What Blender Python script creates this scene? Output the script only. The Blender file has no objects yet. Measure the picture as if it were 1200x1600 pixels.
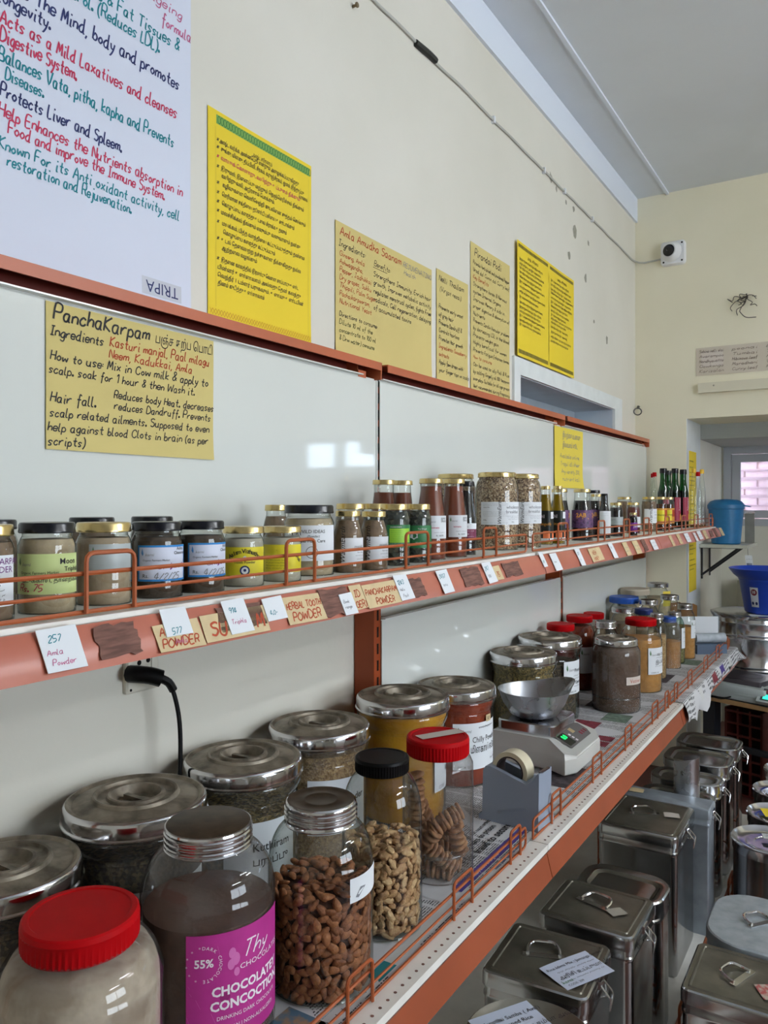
import bpy, math, random
from mathutils import Vector, Matrix, noise

PI = math.pi
S = bpy.context.scene
COL = S.collection
sin, cos = math.sin, math.cos
rnd = random.Random(7)

# ------------------------------------------------------------------ camera
cam = bpy.data.cameras.new('camera')
cam_o = bpy.data.objects.new('camera', cam)
COL.objects.link(cam_o)
YAW = math.atan(767 / 1226)
cam_o.location = (0, 0, 1.7)
cam_o.rotation_euler = (PI / 2, 0, YAW)
cam.sensor_fit = 'VERTICAL'
cam.sensor_height = 32.0
cam.lens = 32.0 * 1226 / 1600
cam.shift_y = -13 / 1600
cam.clip_start = 0.05
cam.clip_end = 60
S.camera = cam_o

# ------------------------------------------------------------------ world, view
w = bpy.data.worlds.new('world')
S.world = w
w.use_nodes = True
bg = w.node_tree.nodes['Background']
bg.inputs[0].default_value = (0.80, 0.90, 1.0, 1)
bg.inputs[1].default_value = 11.0
S.view_settings.view_transform = 'Standard'
S.view_settings.look = 'None'
S.view_settings.exposure = 0.09
S.view_settings.gamma = 1.0
S.view_settings.use_curve_mapping = False
S.cycles.max_bounces = 12
S.cycles.transparent_max_bounces = 40
S.cycles.diffuse_bounces = 6
S.cycles.glossy_bounces = 5
S.cycles.caustics_reflective = False
S.cycles.caustics_refractive = False
S.cycles.sample_clamp_indirect = 4.0
S.cycles.use_denoising = True

TUBE_STRENGTH = 104.0
# (x, y, z, yaw) of the twin tube fixtures, the last two added for fill
TUBES = [((3.32, 4.2, 3.5), 'wall'), ((3.32, 1.5, 3.0), 'wall'), ((2.2, 2.7, 3.25), 'ceil')]


# ------------------------------------------------------------------ materials
def lin(c):
    return tuple((x / 12.92 if x <= 0.04045 else ((x + 0.055) / 1.055) ** 2.4) for x in [v / 255.0 for v in c])


MATS = {}


def mat(name, col, rough=0.5, metal=0.0, var=0.0, vscale=8.0, col2=None, bump=0.0, bscale=60.0, spec=0.5, coat=0.0, detail=4.0, lo=0.35, hi=0.65, rvar=0.0, stretch=None):
    """Principled material; colours given as sRGB 0-255. col2: noise mixes col and col2."""
    if name in MATS:
        return MATS[name]
    m = bpy.data.materials.new(name)
    m.use_nodes = True
    nt = m.node_tree
    b = nt.nodes['Principled BSDF']
    c = lin(col)
    b.inputs['Base Color'].default_value = (*c, 1)
    b.inputs['Roughness'].default_value = rough
    b.inputs['Metallic'].default_value = metal
    b.inputs['Specular IOR Level'].default_value = spec
    b.inputs['Coat Weight'].default_value = coat
    if var or col2 or bump or rvar:
        tc = nt.nodes.new('ShaderNodeTexCoord')
        vec = tc.outputs['Object']
        if stretch:
            mp = nt.nodes.new('ShaderNodeMapping')
            mp.inputs['Scale'].default_value = stretch
            nt.links.new(vec, mp.inputs['Vector'])
            vec = mp.outputs['Vector']
        if var or col2 or rvar:
            n = nt.nodes.new('ShaderNodeTexNoise')
            n.inputs['Scale'].default_value = vscale
            n.inputs['Detail'].default_value = detail
            nt.links.new(vec, n.inputs['Vector'])
            r = nt.nodes.new('ShaderNodeValToRGB')
            r.color_ramp.elements[0].position = lo
            r.color_ramp.elements[1].position = hi
            if col2:
                ca, cb = c, lin(col2)
            else:
                ca = tuple(max(0, x * (1 - var)) for x in c)
                cb = tuple(min(1, x * (1 + var)) for x in c)
            r.color_ramp.elements[0].color = (*ca, 1)
            r.color_ramp.elements[1].color = (*cb, 1)
            nt.links.new(n.outputs['Fac'], r.inputs['Fac'])
            if var or col2:
                nt.links.new(r.outputs['Color'], b.inputs['Base Color'])
            if rvar:
                mr = nt.nodes.new('ShaderNodeMapRange')
                mr.inputs['From Min'].default_value = 0.3
                mr.inputs['From Max'].default_value = 0.7
                mr.inputs['To Min'].default_value = max(0.02, rough - rvar)
                mr.inputs['To Max'].default_value = min(1, rough + rvar)
                nt.links.new(n.outputs['Fac'], mr.inputs['Value'])
                nt.links.new(mr.outputs['Result'], b.inputs['Roughness'])
        if bump:
            n2 = nt.nodes.new('ShaderNodeTexNoise')
            n2.inputs['Scale'].default_value = bscale
            n2.inputs['Detail'].default_value = 3
            nt.links.new(tc.outputs['Object'], n2.inputs['Vector'])
            bp = nt.nodes.new('ShaderNodeBump')
            bp.inputs['Strength'].default_value = bump
            bp.inputs['Distance'].default_value = 0.004
            nt.links.new(n2.outputs['Fac'], bp.inputs['Height'])
            nt.links.new(bp.outputs['Normal'], b.inputs['Normal'])
    MATS[name] = m
    return m


def emis(name, col, strength):
    if name in MATS:
        return MATS[name]
    m = bpy.data.materials.new(name)
    m.use_nodes = True
    nt = m.node_tree
    nt.nodes.remove(nt.nodes['Principled BSDF'])
    e = nt.nodes.new('ShaderNodeEmission')
    e.inputs[0].default_value = (*lin(col), 1)
    e.inputs[1].default_value = strength
    nt.links.new(e.outputs[0], nt.nodes['Material Output'].inputs[0])
    MATS[name] = m
    return m


def glass(name, face=(250, 252, 250), edge=(150, 160, 155), refl=1.0, dust=0.0):
    """Thin glass wall: clear face on, darker where the wall is seen along its length, mirror-like at grazing angles."""
    if name in MATS:
        return MATS[name]
    m = bpy.data.materials.new(name)
    m.use_nodes = True
    nt = m.node_tree
    nt.nodes.remove(nt.nodes['Principled BSDF'])
    out = nt.nodes['Material Output']
    lw = nt.nodes.new('ShaderNodeLayerWeight')
    lw.inputs['Blend'].default_value = 0.5
    p4 = nt.nodes.new('ShaderNodeMath'); p4.operation = 'POWER'; p4.inputs[1].default_value = 4.0
    nt.links.new(lw.outputs['Facing'], p4.inputs[0])
    ma = nt.nodes.new('ShaderNodeMath'); ma.operation = 'MULTIPLY_ADD'
    ma.inputs[1].default_value = 0.75 * refl; ma.inputs[2].default_value = 0.055 * refl
    nt.links.new(p4.outputs[0], ma.inputs[0])
    p3 = nt.nodes.new('ShaderNodeMath'); p3.operation = 'POWER'; p3.inputs[1].default_value = 2.5
    nt.links.new(lw.outputs['Facing'], p3.inputs[0])
    mx = nt.nodes.new('ShaderNodeMix'); mx.data_type = 'RGBA'
    nt.links.new(p3.outputs[0], mx.inputs['Factor'])
    mx.inputs['A'].default_value = (*lin(face), 1)
    mx.inputs['B'].default_value = (*lin(edge), 1)
    tr = nt.nodes.new('ShaderNodeBsdfTransparent')
    nt.links.new(mx.outputs['Result'], tr.inputs['Color'])
    gl = nt.nodes.new('ShaderNodeBsdfGlossy')
    gl.inputs['Roughness'].default_value = 0.03
    last = tr.outputs[0]
    if dust:
        df = nt.nodes.new('ShaderNodeBsdfDiffuse')
        df.inputs[0].default_value = (0.55, 0.52, 0.48, 1)
        tc = nt.nodes.new('ShaderNodeTexCoord')
        nz = nt.nodes.new('ShaderNodeTexNoise'); nz.inputs['Scale'].default_value = 14; nz.inputs['Detail'].default_value = 6
        nt.links.new(tc.outputs['Object'], nz.inputs['Vector'])
        mr = nt.nodes.new('ShaderNodeMapRange')
        mr.inputs['From Min'].default_value = 0.45; mr.inputs['From Max'].default_value = 0.75
        mr.inputs['To Min'].default_value = dust * 0.25; mr.inputs['To Max'].default_value = dust
        nt.links.new(nz.outputs['Fac'], mr.inputs['Value'])
        m0 = nt.nodes.new('ShaderNodeMixShader')
        nt.links.new(mr.outputs['Result'], m0.inputs[0])
        nt.links.new(tr.outputs[0], m0.inputs[1])
        nt.links.new(df.outputs[0], m0.inputs[2])
        last = m0.outputs[0]
    ms = nt.nodes.new('ShaderNodeMixShader')
    nt.links.new(ma.outputs[0], ms.inputs[0])
    nt.links.new(last, ms.inputs[1])
    nt.links.new(gl.outputs[0], ms.inputs[2])
    nt.links.new(ms.outputs[0], out.inputs[0])
    MATS[name] = m
    return m


def flakes(name, cols, scale=90.0, rough=0.8, bump=0.5):
    """Mixed flakes or grains: each cell takes its own colour."""
    if name in MATS:
        return MATS[name]
    m = bpy.data.materials.new(name)
    m.use_nodes = True
    nt = m.node_tree
    b = nt.nodes['Principled BSDF']
    b.inputs['Roughness'].default_value = rough
    tc = nt.nodes.new('ShaderNodeTexCoord')
    v = nt.nodes.new('ShaderNodeTexVoronoi')
    v.inputs['Scale'].default_value = scale
    nt.links.new(tc.outputs['Object'], v.inputs['Vector'])
    sep = nt.nodes.new('ShaderNodeSeparateColor')
    nt.links.new(v.outputs['Color'], sep.inputs[0])
    r = nt.nodes.new('ShaderNodeValToRGB')
    r.color_ramp.interpolation = 'CONSTANT'
    for i, c in enumerate(cols):
        if i < 2:
            e = r.color_ramp.elements[i]
            e.position = i / len(cols)
        else:
            e = r.color_ramp.elements.new(i / len(cols))
        e.color = (*lin(c), 1)
    nt.links.new(sep.outputs[0], r.inputs['Fac'])
    nt.links.new(r.outputs['Color'], b.inputs['Base Color'])
    bp = nt.nodes.new('ShaderNodeBump')
    bp.inputs['Strength'].default_value = bump
    bp.inputs['Distance'].default_value = 0.004
    nt.links.new(v.outputs['Distance'], bp.inputs['Height'])
    nt.links.new(bp.outputs['Normal'], b.inputs['Normal'])
    MATS[name] = m
    return m


def newsprint(name):
    """Grey newspaper stock with rows of small print in columns."""
    m = bpy.data.materials.new(name)
    m.use_nodes = True
    nt = m.node_tree
    b = nt.nodes['Principled BSDF']
    b.inputs['Roughness'].default_value = 0.85
    tc = nt.nodes.new('ShaderNodeTexCoord')
    sx = nt.nodes.new('ShaderNodeSeparateXYZ')
    nt.links.new(tc.outputs['Object'], sx.inputs[0])

    def M(op, a, bb=None, c=None):
        n = nt.nodes.new('ShaderNodeMath'); n.operation = op
        for i, v in enumerate((a, bb, c)):
            if v is None:
                continue
            if isinstance(v, (int, float)):
                n.inputs[i].default_value = v
            else:
                nt.links.new(v, n.inputs[i])
        return n.outputs[0]
    x, y = sx.outputs[0], sx.outputs[1]
    row = M('GREATER_THAN', M('SINE', M('MULTIPLY', x, 2 * PI / 0.0060)), 0.05)
    rowid = M('FLOOR', M('MULTIPLY', x, 1 / 0.0060))
    cb = nt.nodes.new('ShaderNodeCombineXYZ')
    nt.links.new(M('MULTIPLY', y, 420.0), cb.inputs[0])
    nt.links.new(M('MULTIPLY', rowid, 7.31), cb.inputs[1])
    nz = nt.nodes.new('ShaderNodeTexNoise'); nz.inputs['Scale'].default_value = 1.0; nz.inputs['Detail'].default_value = 1
    nt.links.new(cb.outputs[0], nz.inputs['Vector'])
    word = M('GREATER_THAN', nz.outputs['Fac'], 0.44)
    colm = M('GREATER_THAN', M('SINE', M('MULTIPLY', y, 2 * PI / 0.085)), -0.93)
    blk = nt.nodes.new('ShaderNodeTexNoise'); blk.inputs['Scale'].default_value = 5.0; blk.inputs['Detail'].default_value = 0
    nt.links.new(tc.outputs['Object'], blk.inputs['Vector'])
    sec = M('GREATER_THAN', blk.outputs['Fac'], 0.40)
    ink = M('MULTIPLY', M('MULTIPLY', row, word), M('MULTIPLY', colm, sec))
    mx = nt.nodes.new('ShaderNodeMix'); mx.data_type = 'RGBA'
    nt.links.new(ink, mx.inputs['Factor'])
    mx.inputs['A'].default_value = (*lin((206, 206, 208)), 1)
    mx.inputs['B'].default_value = (*lin((58, 58, 62)), 1)
    nt.links.new(mx.outputs['Result'], b.inputs['Base Color'])
    MATS[name] = m
    return m


ORANGE = mat('orange powder coat', (178, 92, 58), 0.38, var=0.06, vscale=6)
ORANGE_WIRE = mat('orange coated wire', (162, 82, 40), 0.42)
RAIL_ORANGE = mat('worn orange price rail', (150, 74, 44), 0.42, var=0.10, vscale=5)
ORANGE_DARK = mat('orange upright paint', (150, 62, 16), 0.5, var=0.06, vscale=9)
MAROON = mat('dark red channel shade', (112, 36, 22), 0.6)  # shade inside the rail channel, put into a darker red
CREAM_STEEL = mat('cream shelf steel', (232, 230, 222), 0.45, var=0.05, vscale=14)
PANEL_WHITE = mat('white laminate panel', (216, 219, 214), 0.05, spec=0.5, var=0.015, vscale=2.5)
WALL_CREAM = mat('cream wall paint', (223, 220, 209), 0.75, col2=(213, 210, 197), vscale=1.6, bump=0.12, bscale=40, lo=0.3, hi=0.75)
WALL_YELLOW = mat('yellowed cream wall paint', (236, 230, 206), 0.75, col2=(228, 222, 196), vscale=1.8, bump=0.12, bscale=40, lo=0.3, hi=0.75)
CEIL = mat('pale blue grey ceiling paint', (218, 224, 231), 0.85, var=0.03, vscale=2.0, bump=0.1, bscale=30)
BEAM = mat('pale blue white paint', (222, 230, 242), 0.7)
WHITE_PAINT = mat('white gloss paint', (226, 232, 232), 0.5, var=0.03, vscale=12)
NICHE_BLUE = mat('blue white niche paint', (198, 208, 218), 0.8, var=0.05, vscale=7)
ALCOVE = mat('alcove wall paint', (230, 228, 214), 0.8, var=0.04, vscale=3)
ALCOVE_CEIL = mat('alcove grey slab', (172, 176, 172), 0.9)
FLOOR = mat('red oxide floor', (104, 66, 56), 0.45, col2=(82, 54, 48), vscale=3)
GLASS = glass('clear jar glass')
GLASS_DUSTY = glass('clear jar glass with dust', (244, 244, 240), (120, 125, 120), 1.0, dust=0.30)
GLASS_PLASTIC = glass('clear plastic jar', (240, 240, 240), (170, 168, 168), 0.85, dust=0.16)
GLASS_GREEN = glass('green bottle glass', (30, 140, 70), (4, 50, 22), 1.0)
GLASS_WIN = glass('window pane glass', (235, 240, 245), (180, 190, 195), 1.0)
STEEL = mat('polished steel', (196, 196, 200), 0.16, 1.0, rvar=0.07, vscale=18)
STEEL_BRIGHT = mat('bright pressed steel', (214, 214, 216), 0.12, 1.0, rvar=0.05, vscale=22)
STEEL_BRUSH = mat('brushed steel', (182, 184, 188), 0.28, 1.0, rvar=0.08, vscale=14)
LID_DUST = mat('dusty steel lid top', (92, 84, 72), 0.50, 0.5, col2=(158, 148, 132), vscale=22, detail=7, bump=0.06, bscale=120)
LID_BROWN = mat('tarnished brown lid top', (92, 76, 60), 0.42, 0.6, col2=(70, 58, 46), vscale=40, detail=8)
TIN = mat('steel tin wall', (168, 168, 168), 0.17, 1.0, rvar=0.08, vscale=10)
TIN_TOP = mat('dull tin lid', (104, 100, 90), 0.34, 0.8, col2=(128, 124, 112), vscale=12, detail=6)
GALV = mat('galvanised sheet', (142, 150, 158), 0.48, 0.6, col2=(158, 166, 174), vscale=22)
GOLD = mat('gold lacquered lid', (208, 186, 130), 0.22, 0.92, var=0.05)
LIDBLACK = mat('black lacquered lid', (14, 16, 24), 0.22, spec=0.35)
BLACK = mat('black plastic', (9, 9, 10), 0.42, spec=0.18)
RED_PLASTIC = mat('red plastic lid', (176, 8, 16), 0.5, spec=0.10, var=0.04, vscale=30)
BLUE_PLASTIC = mat('blue plastic lid', (36, 84, 172), 0.4)
PAPER = mat('white paper', (226, 230, 234), 0.75)
PAPER_BLUE = mat('cool white paper', (214, 220, 236), 0.6, var=0.015, vscale=3)
PAPER_MANILA = mat('manila paper', (206, 188, 120), 0.8, var=0.03, vscale=3)
PAPER_YELLOW = mat('bright yellow paper', (232, 204, 44), 0.75, var=0.02, vscale=3)
PAPER_LEMON = mat('lemon paper', (226, 204, 78), 0.8)
PAPER_AGED = mat('aged cream label', (206, 184, 142), 0.7, var=0.06, vscale=40)
PAPER_LIME = mat('lime label paper', (206, 222, 150), 0.6)
TAPE = mat('clear tape', (206, 196, 186), 0.3)
INK = mat('black ink', (26, 26, 30), 0.7)
INK_NAVY = mat('navy ink', (28, 40, 96), 0.7)
INK_TEAL = mat('teal ink', (0, 124, 138), 0.7)
INK_RED = mat('red ink', (190, 44, 84), 0.7)
INK_BRICK = mat('brick red ink', (172, 66, 30), 0.7)
INK_GREY = mat('grey ink', (128, 130, 136), 0.8)
INK_GREEN = mat('green ink', (52, 110, 50), 0.7)
INK_PINK = mat('faded pink ink', (190, 100, 140), 0.8)
INK_BLUE = mat('label border blue', (40, 130, 200), 0.6)
INK_PURPLE = mat('purple ink', (110, 40, 120), 0.7)
INK_WHITE = mat('white print', (235, 228, 234), 0.7)
SALMON = mat('salmon price strip', (184, 110, 92), 0.3, col2=(172, 94, 70), vscale=7, lo=0.3, hi=0.7)
SCRATCH = mat('torn brown label residue', (92, 62, 54), 0.85, col2=(126, 88, 76), vscale=70, detail=8, stretch=(1, 0.4, 3))
NEWS = newsprint('newspaper')
BEIGE_PLASTIC = mat('off white plastic', (206, 206, 200), 0.45, var=0.03, vscale=10)
GREY_PLASTIC = mat('blue grey plastic', (142, 152, 168), 0.42)
LCD_DARK = mat('dark display window', (24, 34, 30), 0.2)
LCD_GREEN = emis('green display digits', (40, 255, 120), 2.2)
WOOD = mat('raw plywood edge', (176, 138, 92), 0.7, var=0.1, vscale=12)
TABLE_GREY = mat('grey green table top', (92, 108, 108), 0.5, var=0.05, vscale=8)


# ------------------------------------------------------------------ mesh builder
class MB:
    def __init__(self):
        self.v, self.f, self.m = [], [], []

    def add(self, vs, fs, mi=0):
        o = len(self.v)
        self.v.extend(tuple(p) for p in vs)
        self.f.extend(tuple(i + o for i in f) for f in fs)
        self.m.extend([mi] * len(fs))

    def box(self, x0, y0, z0, x1, y1, z1, mi=0, M=None):
        vs = [Vector(p) for p in ((x0, y0, z0), (x1, y0, z0), (x1, y1, z0), (x0, y1, z0), (x0, y0, z1), (x1, y0, z1), (x1, y1, z1), (x0, y1, z1))]
        if M is not None:
            vs = [M @ p for p in vs]
        self.add(vs, [(0, 3, 2, 1), (4, 5, 6, 7), (0, 1, 5, 4), (1, 2, 6, 5), (2, 3, 7, 6), (3, 0, 4, 7)], mi)

    def rings(self, rings, mi=0, cap0=True, cap1=True, mis=None):
        """Skin a list of equal-length closed loops."""
        n = len(rings[0])
        vs = [p for r in rings for p in r]
        o = len(self.v)
        self.v.extend(tuple(p) for p in vs)
        for k in range(len(rings) - 1):
            mm = mis[k] if mis else mi
            for i in range(n):
                j = (i + 1) % n
                self.f.append((o + k * n + i, o + k * n + j, o + (k + 1) * n + j, o + (k + 1) * n + i))
                self.m.append(mm)
        if cap0:
            self.f.append(tuple(o + i for i in reversed(range(n)))); self.m.append(mis[0] if mis else mi)
        if cap1:
            b = o + (len(rings) - 1) * n
            self.f.append(tuple(b + i for i in range(n))); self.m.append(mis[-1] if mis else mi)

    def lathe(self, prof, n=40, mi=0, c=(0, 0, 0), sq=0.0, mod=None, mis=None, cap0=True, cap1=True, M=None):
        rs = []
        for r, z in prof:
            ring = []
            for i in range(n):
                a = 2 * PI * i / n
                k = 1.0
                if sq:
                    k = 1.0 / (abs(cos(a)) ** sq + abs(sin(a)) ** sq) ** (1.0 / sq)
                if mod:
                    k *= mod(i, a, r, z)
                p = Vector((c[0] + max(r, 1e-5) * k * cos(a), c[1] + max(r, 1e-5) * k * sin(a), c[2] + z))
                ring.append(M @ p if M is not None else p)
            rs.append(ring)
        self.rings(rs, mi, cap0, cap1, mis)

    def tube(self, pts, r, n=6, mi=0, closed=False):
        pts = [Vector(p) for p in pts]
        rs = []
        N = len(pts)
        up = None
        for i, p in enumerate(pts):
            if closed:
                d = (pts[(i + 1) % N] - pts[i - 1])
            elif i == 0:
                d = pts[1] - p
            elif i == N - 1:
                d = p - pts[i - 1]
            else:
                d = (pts[i + 1] - p).normalized() + (p - pts[i - 1]).normalized()
            if d.length < 1e-9:
                d = Vector((0, 0, 1))
            d.normalize()
            if up is None:
                up = Vector((0, 0, 1)) if abs(d.z) < 0.9 else Vector((1, 0, 0))
            s = d.cross(up)
            if s.length < 1e-6:
                s = d.cross(Vector((1, 0, 0)))
            s.normalize()
            up = s.cross(d).normalized()
            rs.append([p + s * (r * cos(2 * PI * k / n)) + up * (r * sin(2 * PI * k / n)) for k in range(n)])
        if closed:
            rs.append(rs[0])
            self.rings(rs, mi, False, False)
        else:
            self.rings(rs, mi)

    def sheet(self, m, s0, t0, s1, t1, ns=1, nt=1, mi=0, d=0.0, bend=None, back=None):
        """A patch of the surface map m(s, t, d)."""
        for dd, flip in ((d, False),) + (((back, True),) if back is not None else ()):
            vs = []
            for j in range(nt + 1):
                for i in range(ns + 1):
                    s, t = s0 + (s1 - s0) * i / ns, t0 + (t1 - t0) * j / nt
                    e = bend(i / ns, j / nt) if bend else 0.0
                    vs.append(m(s, t, dd + e))
            fs = []
            for j in range(nt):
                for i in range(ns):
                    a = j * (ns + 1) + i
                    q = (a, a + 1, a + ns + 2, a + ns + 1)
                    fs.append(q[::-1] if flip else q)
            self.add(vs, fs, mi)

    def poly(self, m, pts, mi=0, d=0.0):
        self.add([m(s, t, d) for s, t in pts], [tuple(range(len(pts)))], mi)

    def text(self, m, body, s, t, size, mi=0, d=0.0006, align='L', fit=None, shear=0.0, bold=0.0, rot=0.0, hscale=1.0):
        vs, fs, wd = text_geo(body, shear, bold)
        k = size / 0.73
        kx = k * hscale
        if fit:
            kx = fit / max(wd, 1e-6)
        off = {'L': 0, 'C': -wd / 2, 'R': -wd}[align]
        ca, sa = cos(rot), sin(rot)
        out = []
        for x, y in vs:
            a, b = (x + off) * kx, y * k
            out.append(m(s + a * ca - b * sa, t + a * sa + b * ca, d))
        self.add(out, fs, mi)

    def hand(self, m, body, s, t, size, mi=0, d=0.0006, fit=None, slant=0.24, wt=0.075, seed=0, rot=0.0):
        """Handwriting with a pen: ribbons along letter strokes; size is the capital height."""
        rr = random.Random(seed * 131 + len(body))
        strokes, wd = hand_geo(body, rr, slant)
        k = size / 8.0
        kx = fit / wd if fit else k
        hw = size * wt * 0.5
        ca, sa = cos(rot), sin(rot)
        for st in strokes:
            P = [Vector((x * kx, y * k)) for x, y in st]
            vs, n = [], len(P)
            for i in range(n):
                dv = P[min(i + 1, n - 1)] - P[max(i - 1, 0)]
                if dv.length < 1e-9:
                    dv = Vector((1e-6, 0))
                dv.normalize()
                nn = Vector((-dv.y, dv.x)) * hw
                for q in (P[i] + nn, P[i] - nn):
                    vs.append(m(s + q.x * ca - q.y * sa, t + q.x * sa + q.y * ca, d))
            self.add(vs, [(2 * i, 2 * i + 1, 2 * i + 3, 2 * i + 2) for i in range(n - 1)], mi)

    def scribble(self, m, s0, s1, t, h, mi=0, d=0.0006, seed=1, wt=0.0):
        """A line of writing too small to read: a wavy stroke broken into words."""
        rr = random.Random(seed)
        s = s0
        hw = (wt or h * 0.16) / 2
        while s < s1:
            L = min(h * rr.uniform(2.0, 6.0), s1 - s)
            n = max(3, int(L / (h * 0.3)))
            P = [Vector((s + L * i / n, t + h * (0.5 * (i % 2) + rr.uniform(0, 0.5)))) for i in range(n + 1)]
            vs = []
            for i, p in enumerate(P):
                dv = (P[min(i + 1, n)] - P[max(i - 1, 0)]).normalized()
                nn = Vector((-dv.y, dv.x)) * hw
                vs += [m(*(p + nn), d), m(*(p - nn), d)]
            self.add(vs, [(2 * i, 2 * i + 1, 2 * i + 3, 2 * i + 2) for i in range(n)], mi)
            s += L + h * rr.uniform(0.6, 1.1)

    def build(self, name, mats, parent=None, loc=None, rotz=0.0, angle=40.0, flat=False):
        me = bpy.data.meshes.new(name)
        me.from_pydata(self.v, [], self.f)
        if not isinstance(mats, (list, tuple)):
            mats = [mats]
        for q in mats:
            me.materials.append(q)
        me.polygons.foreach_set('material_index', self.m)
        if not flat:
            me.polygons.foreach_set('use_smooth', [True] * len(self.f))
            me.set_sharp_from_angle(angle=math.radians(angle))
        me.update()
        o = bpy.data.objects.new(name, me)
        COL.objects.link(o)
        if parent is not None:
            o.parent = parent
        if loc is not None:
            o.location = loc
        o.rotation_euler.z = rotz
        return o


def empty(name, loc, rotz=0.0):
    o = bpy.data.objects.new(name, None)
    o.empty_display_size = 0.05
    COL.objects.link(o)
    o.location = loc
    o.rotation_euler = (0, 0, rotz)
    return o


def tag(o, label, cat, group=None, kind=None):
    o['label'] = label
    o['category'] = cat
    if group:
        o['group'] = group
    if kind:
        o['kind'] = kind
    return o


def thing(name, label, cat, loc, rotz=0.0, group=None):
    return tag(empty(name, loc, rotz), label, cat, group)


def struct(o, label=None):
    o['kind'] = 'structure'
    if label:
        o['label'] = label
    return o


def cyl(r, phi=0.0, z=0.0, c=(0, 0)):
    return lambda s, t, d: Vector((c[0] + (r + d) * cos(phi + s / r), c[1] + (r + d) * sin(phi + s / r), z + t))


def left_wall(x, y0=0.0, z0=0.0):
    return lambda s, t, d: Vector((x + d, y0 + s, z0 + t))


def far_wall(y, x0=0.0, z0=0.0):
    return lambda s, t, d: Vector((x0 + s, y - d, z0 + t))


def plane(o, u, v):
    o, u, v = Vector(o), Vector(u).normalized(), Vector(v).normalized()
    n = u.cross(v)
    return lambda s, t, d: o + u * s + v * t + n * d


_TX = {}


def visual(body):
    """Tamil vowel signs in the order in which they are drawn."""
    out = []
    for ch in body:
        if ch in '\u0bc6\u0bc7\u0bc8' and out:
            out.insert(len(out) - 1, ch)
        elif ch in '\u0bca\u0bcb' and out:
            out.insert(len(out) - 1, '\u0bc6' if ch == '\u0bca' else '\u0bc7')
            out.append('\u0bbe')
        else:
            out.append(ch)
    return ''.join(out)


def text_geo(body, shear=0.0, bold=0.0):
    body = visual(body)
    key = (body, shear, bold)
    if key not in _TX:
        c = bpy.data.curves.new('lettering', 'FONT')
        c.body = body
        c.size = 1.0
        c.shear = shear
        c.offset = bold
        c.resolution_u = 2
        o = bpy.data.objects.new('lettering', c)
        COL.objects.link(o)
        dg = bpy.context.evaluated_depsgraph_get()
        me = bpy.data.meshes.new_from_object(o.evaluated_get(dg))
        vs = [(v.co.x, v.co.y) for v in me.vertices]
        fs = [tuple(p.vertices) for p in me.polygons]
        bpy.data.objects.remove(o)
        bpy.data.curves.remove(c)
        bpy.data.meshes.remove(me)
        x0 = min((v[0] for v in vs), default=0)
        vs = [(x - x0, y) for x, y in vs]
        _TX[key] = (vs, fs, max((v[0] for v in vs), default=1.0))
    return _TX[key]


GLYPH = {}
for _l in '''a 4h1h0f1d3d4g 4h4d5d|b 0l0d 0f2h4f3d1d0e|c 4g2h0f1d3d4e|d 4h2h0f1d3d4f 4l4d5d|e 0f4f4g3h1h0g0e1d3d4e|f 4k3l2k2a 0h4h|g 4h2h0f1d3d4f 4h4b2a0b|h 0l0d 0f2h4g4d|i 1h1d2d 1j1k
j 2h2b0a 2j2k|k 0l0d 4h0f4d|l 0l0e1d2d|m 0h0d 0g2h3g3d 3g5h6g6d|n 0h0d 0g2h4g4d|o 2h0f2d4f2h|p 0h0a 0g2h4f3d0d|q 4h2h0f1d3d4f 4h4a|r 0h0d 0f2h4h|s 4g2h0g3e2d0d|t 2k2e3d4d 0h4h
u 0h0e1d3d4f 4h4d5d|v 0h2d4h|w 0h1d3g5d6h|x 0h4d 4h0d|y 0h1e3e 4h3d1a0a|z 0h4h0d4d|A 0d3l6d 1g5g|B 0d0l4l5j4h0h 4h6f5d0d|C 6j4l1k0h1e4d6f|D 0d0l3l6i6f3d0d|E 5l0l0d5d 0h4h|F 5l0l0d 0h4h
G 6j4l1k0h1e4d6e6h4h|H 0l0d 5l5d 0h5h|I 0l4l 2l2d 0d4d|J 1l5l 3l3e2d0e|K 0l0d 5l0h5d|L 0l0d4d|M 0d1l3f5l6d|N 0d0l5d5l|O 3l0i0f3d6f6i3l|P 0d0l4l5j4h0h|Q 3l0i0f3d6f6i3l 4f6d|R 0d0l4l5j4h0h 3h5d
S 5k3l0k1i4h5f3d0e|T 0l6l 3l3d|U 0l0f2d4d5f5l|V 0l3d6l|W 0l1d4j6d8l|X 0l5d 5l0d|Y 0l3h6l 3h3d|Z 0l5l0d5d|0 2l0i0f2d4f4i2l|1 0j2l2d|2 0j2l4j0d4d|3 0k2l4j2h4f2d0e|4 3d3l0f5f|5 4l0l0h3h4f2d0d
6 4l1i0f2d4f2h0f|7 0l4l1d|8 2h0j2l4j2h0f2d4f2h|9 4i2h0j2l4j4h3d|. 0d1d1e0e0d1d|, 1d0b|: 0e0f 0h0g|( 2l0i0e2b|) 0l2i2e0b|& 5d1k3l4j0f2d5g|- 0g3g|/ 0d4l|* 0f4j 0j4f 2k2e|' 0l0k|+ 0g4g 2i2e|% 0d4l 0k1l 3e4d'''.replace('\n', '|').split('|'):
    _c, _r = _l[0], _l[2:]
    GLYPH[_c] = [[(int(q[i]), 'abcdefghijkl'.index(q[i + 1]) - 3) for i in range(0, len(q), 2)] for q in _r.split()]


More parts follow.
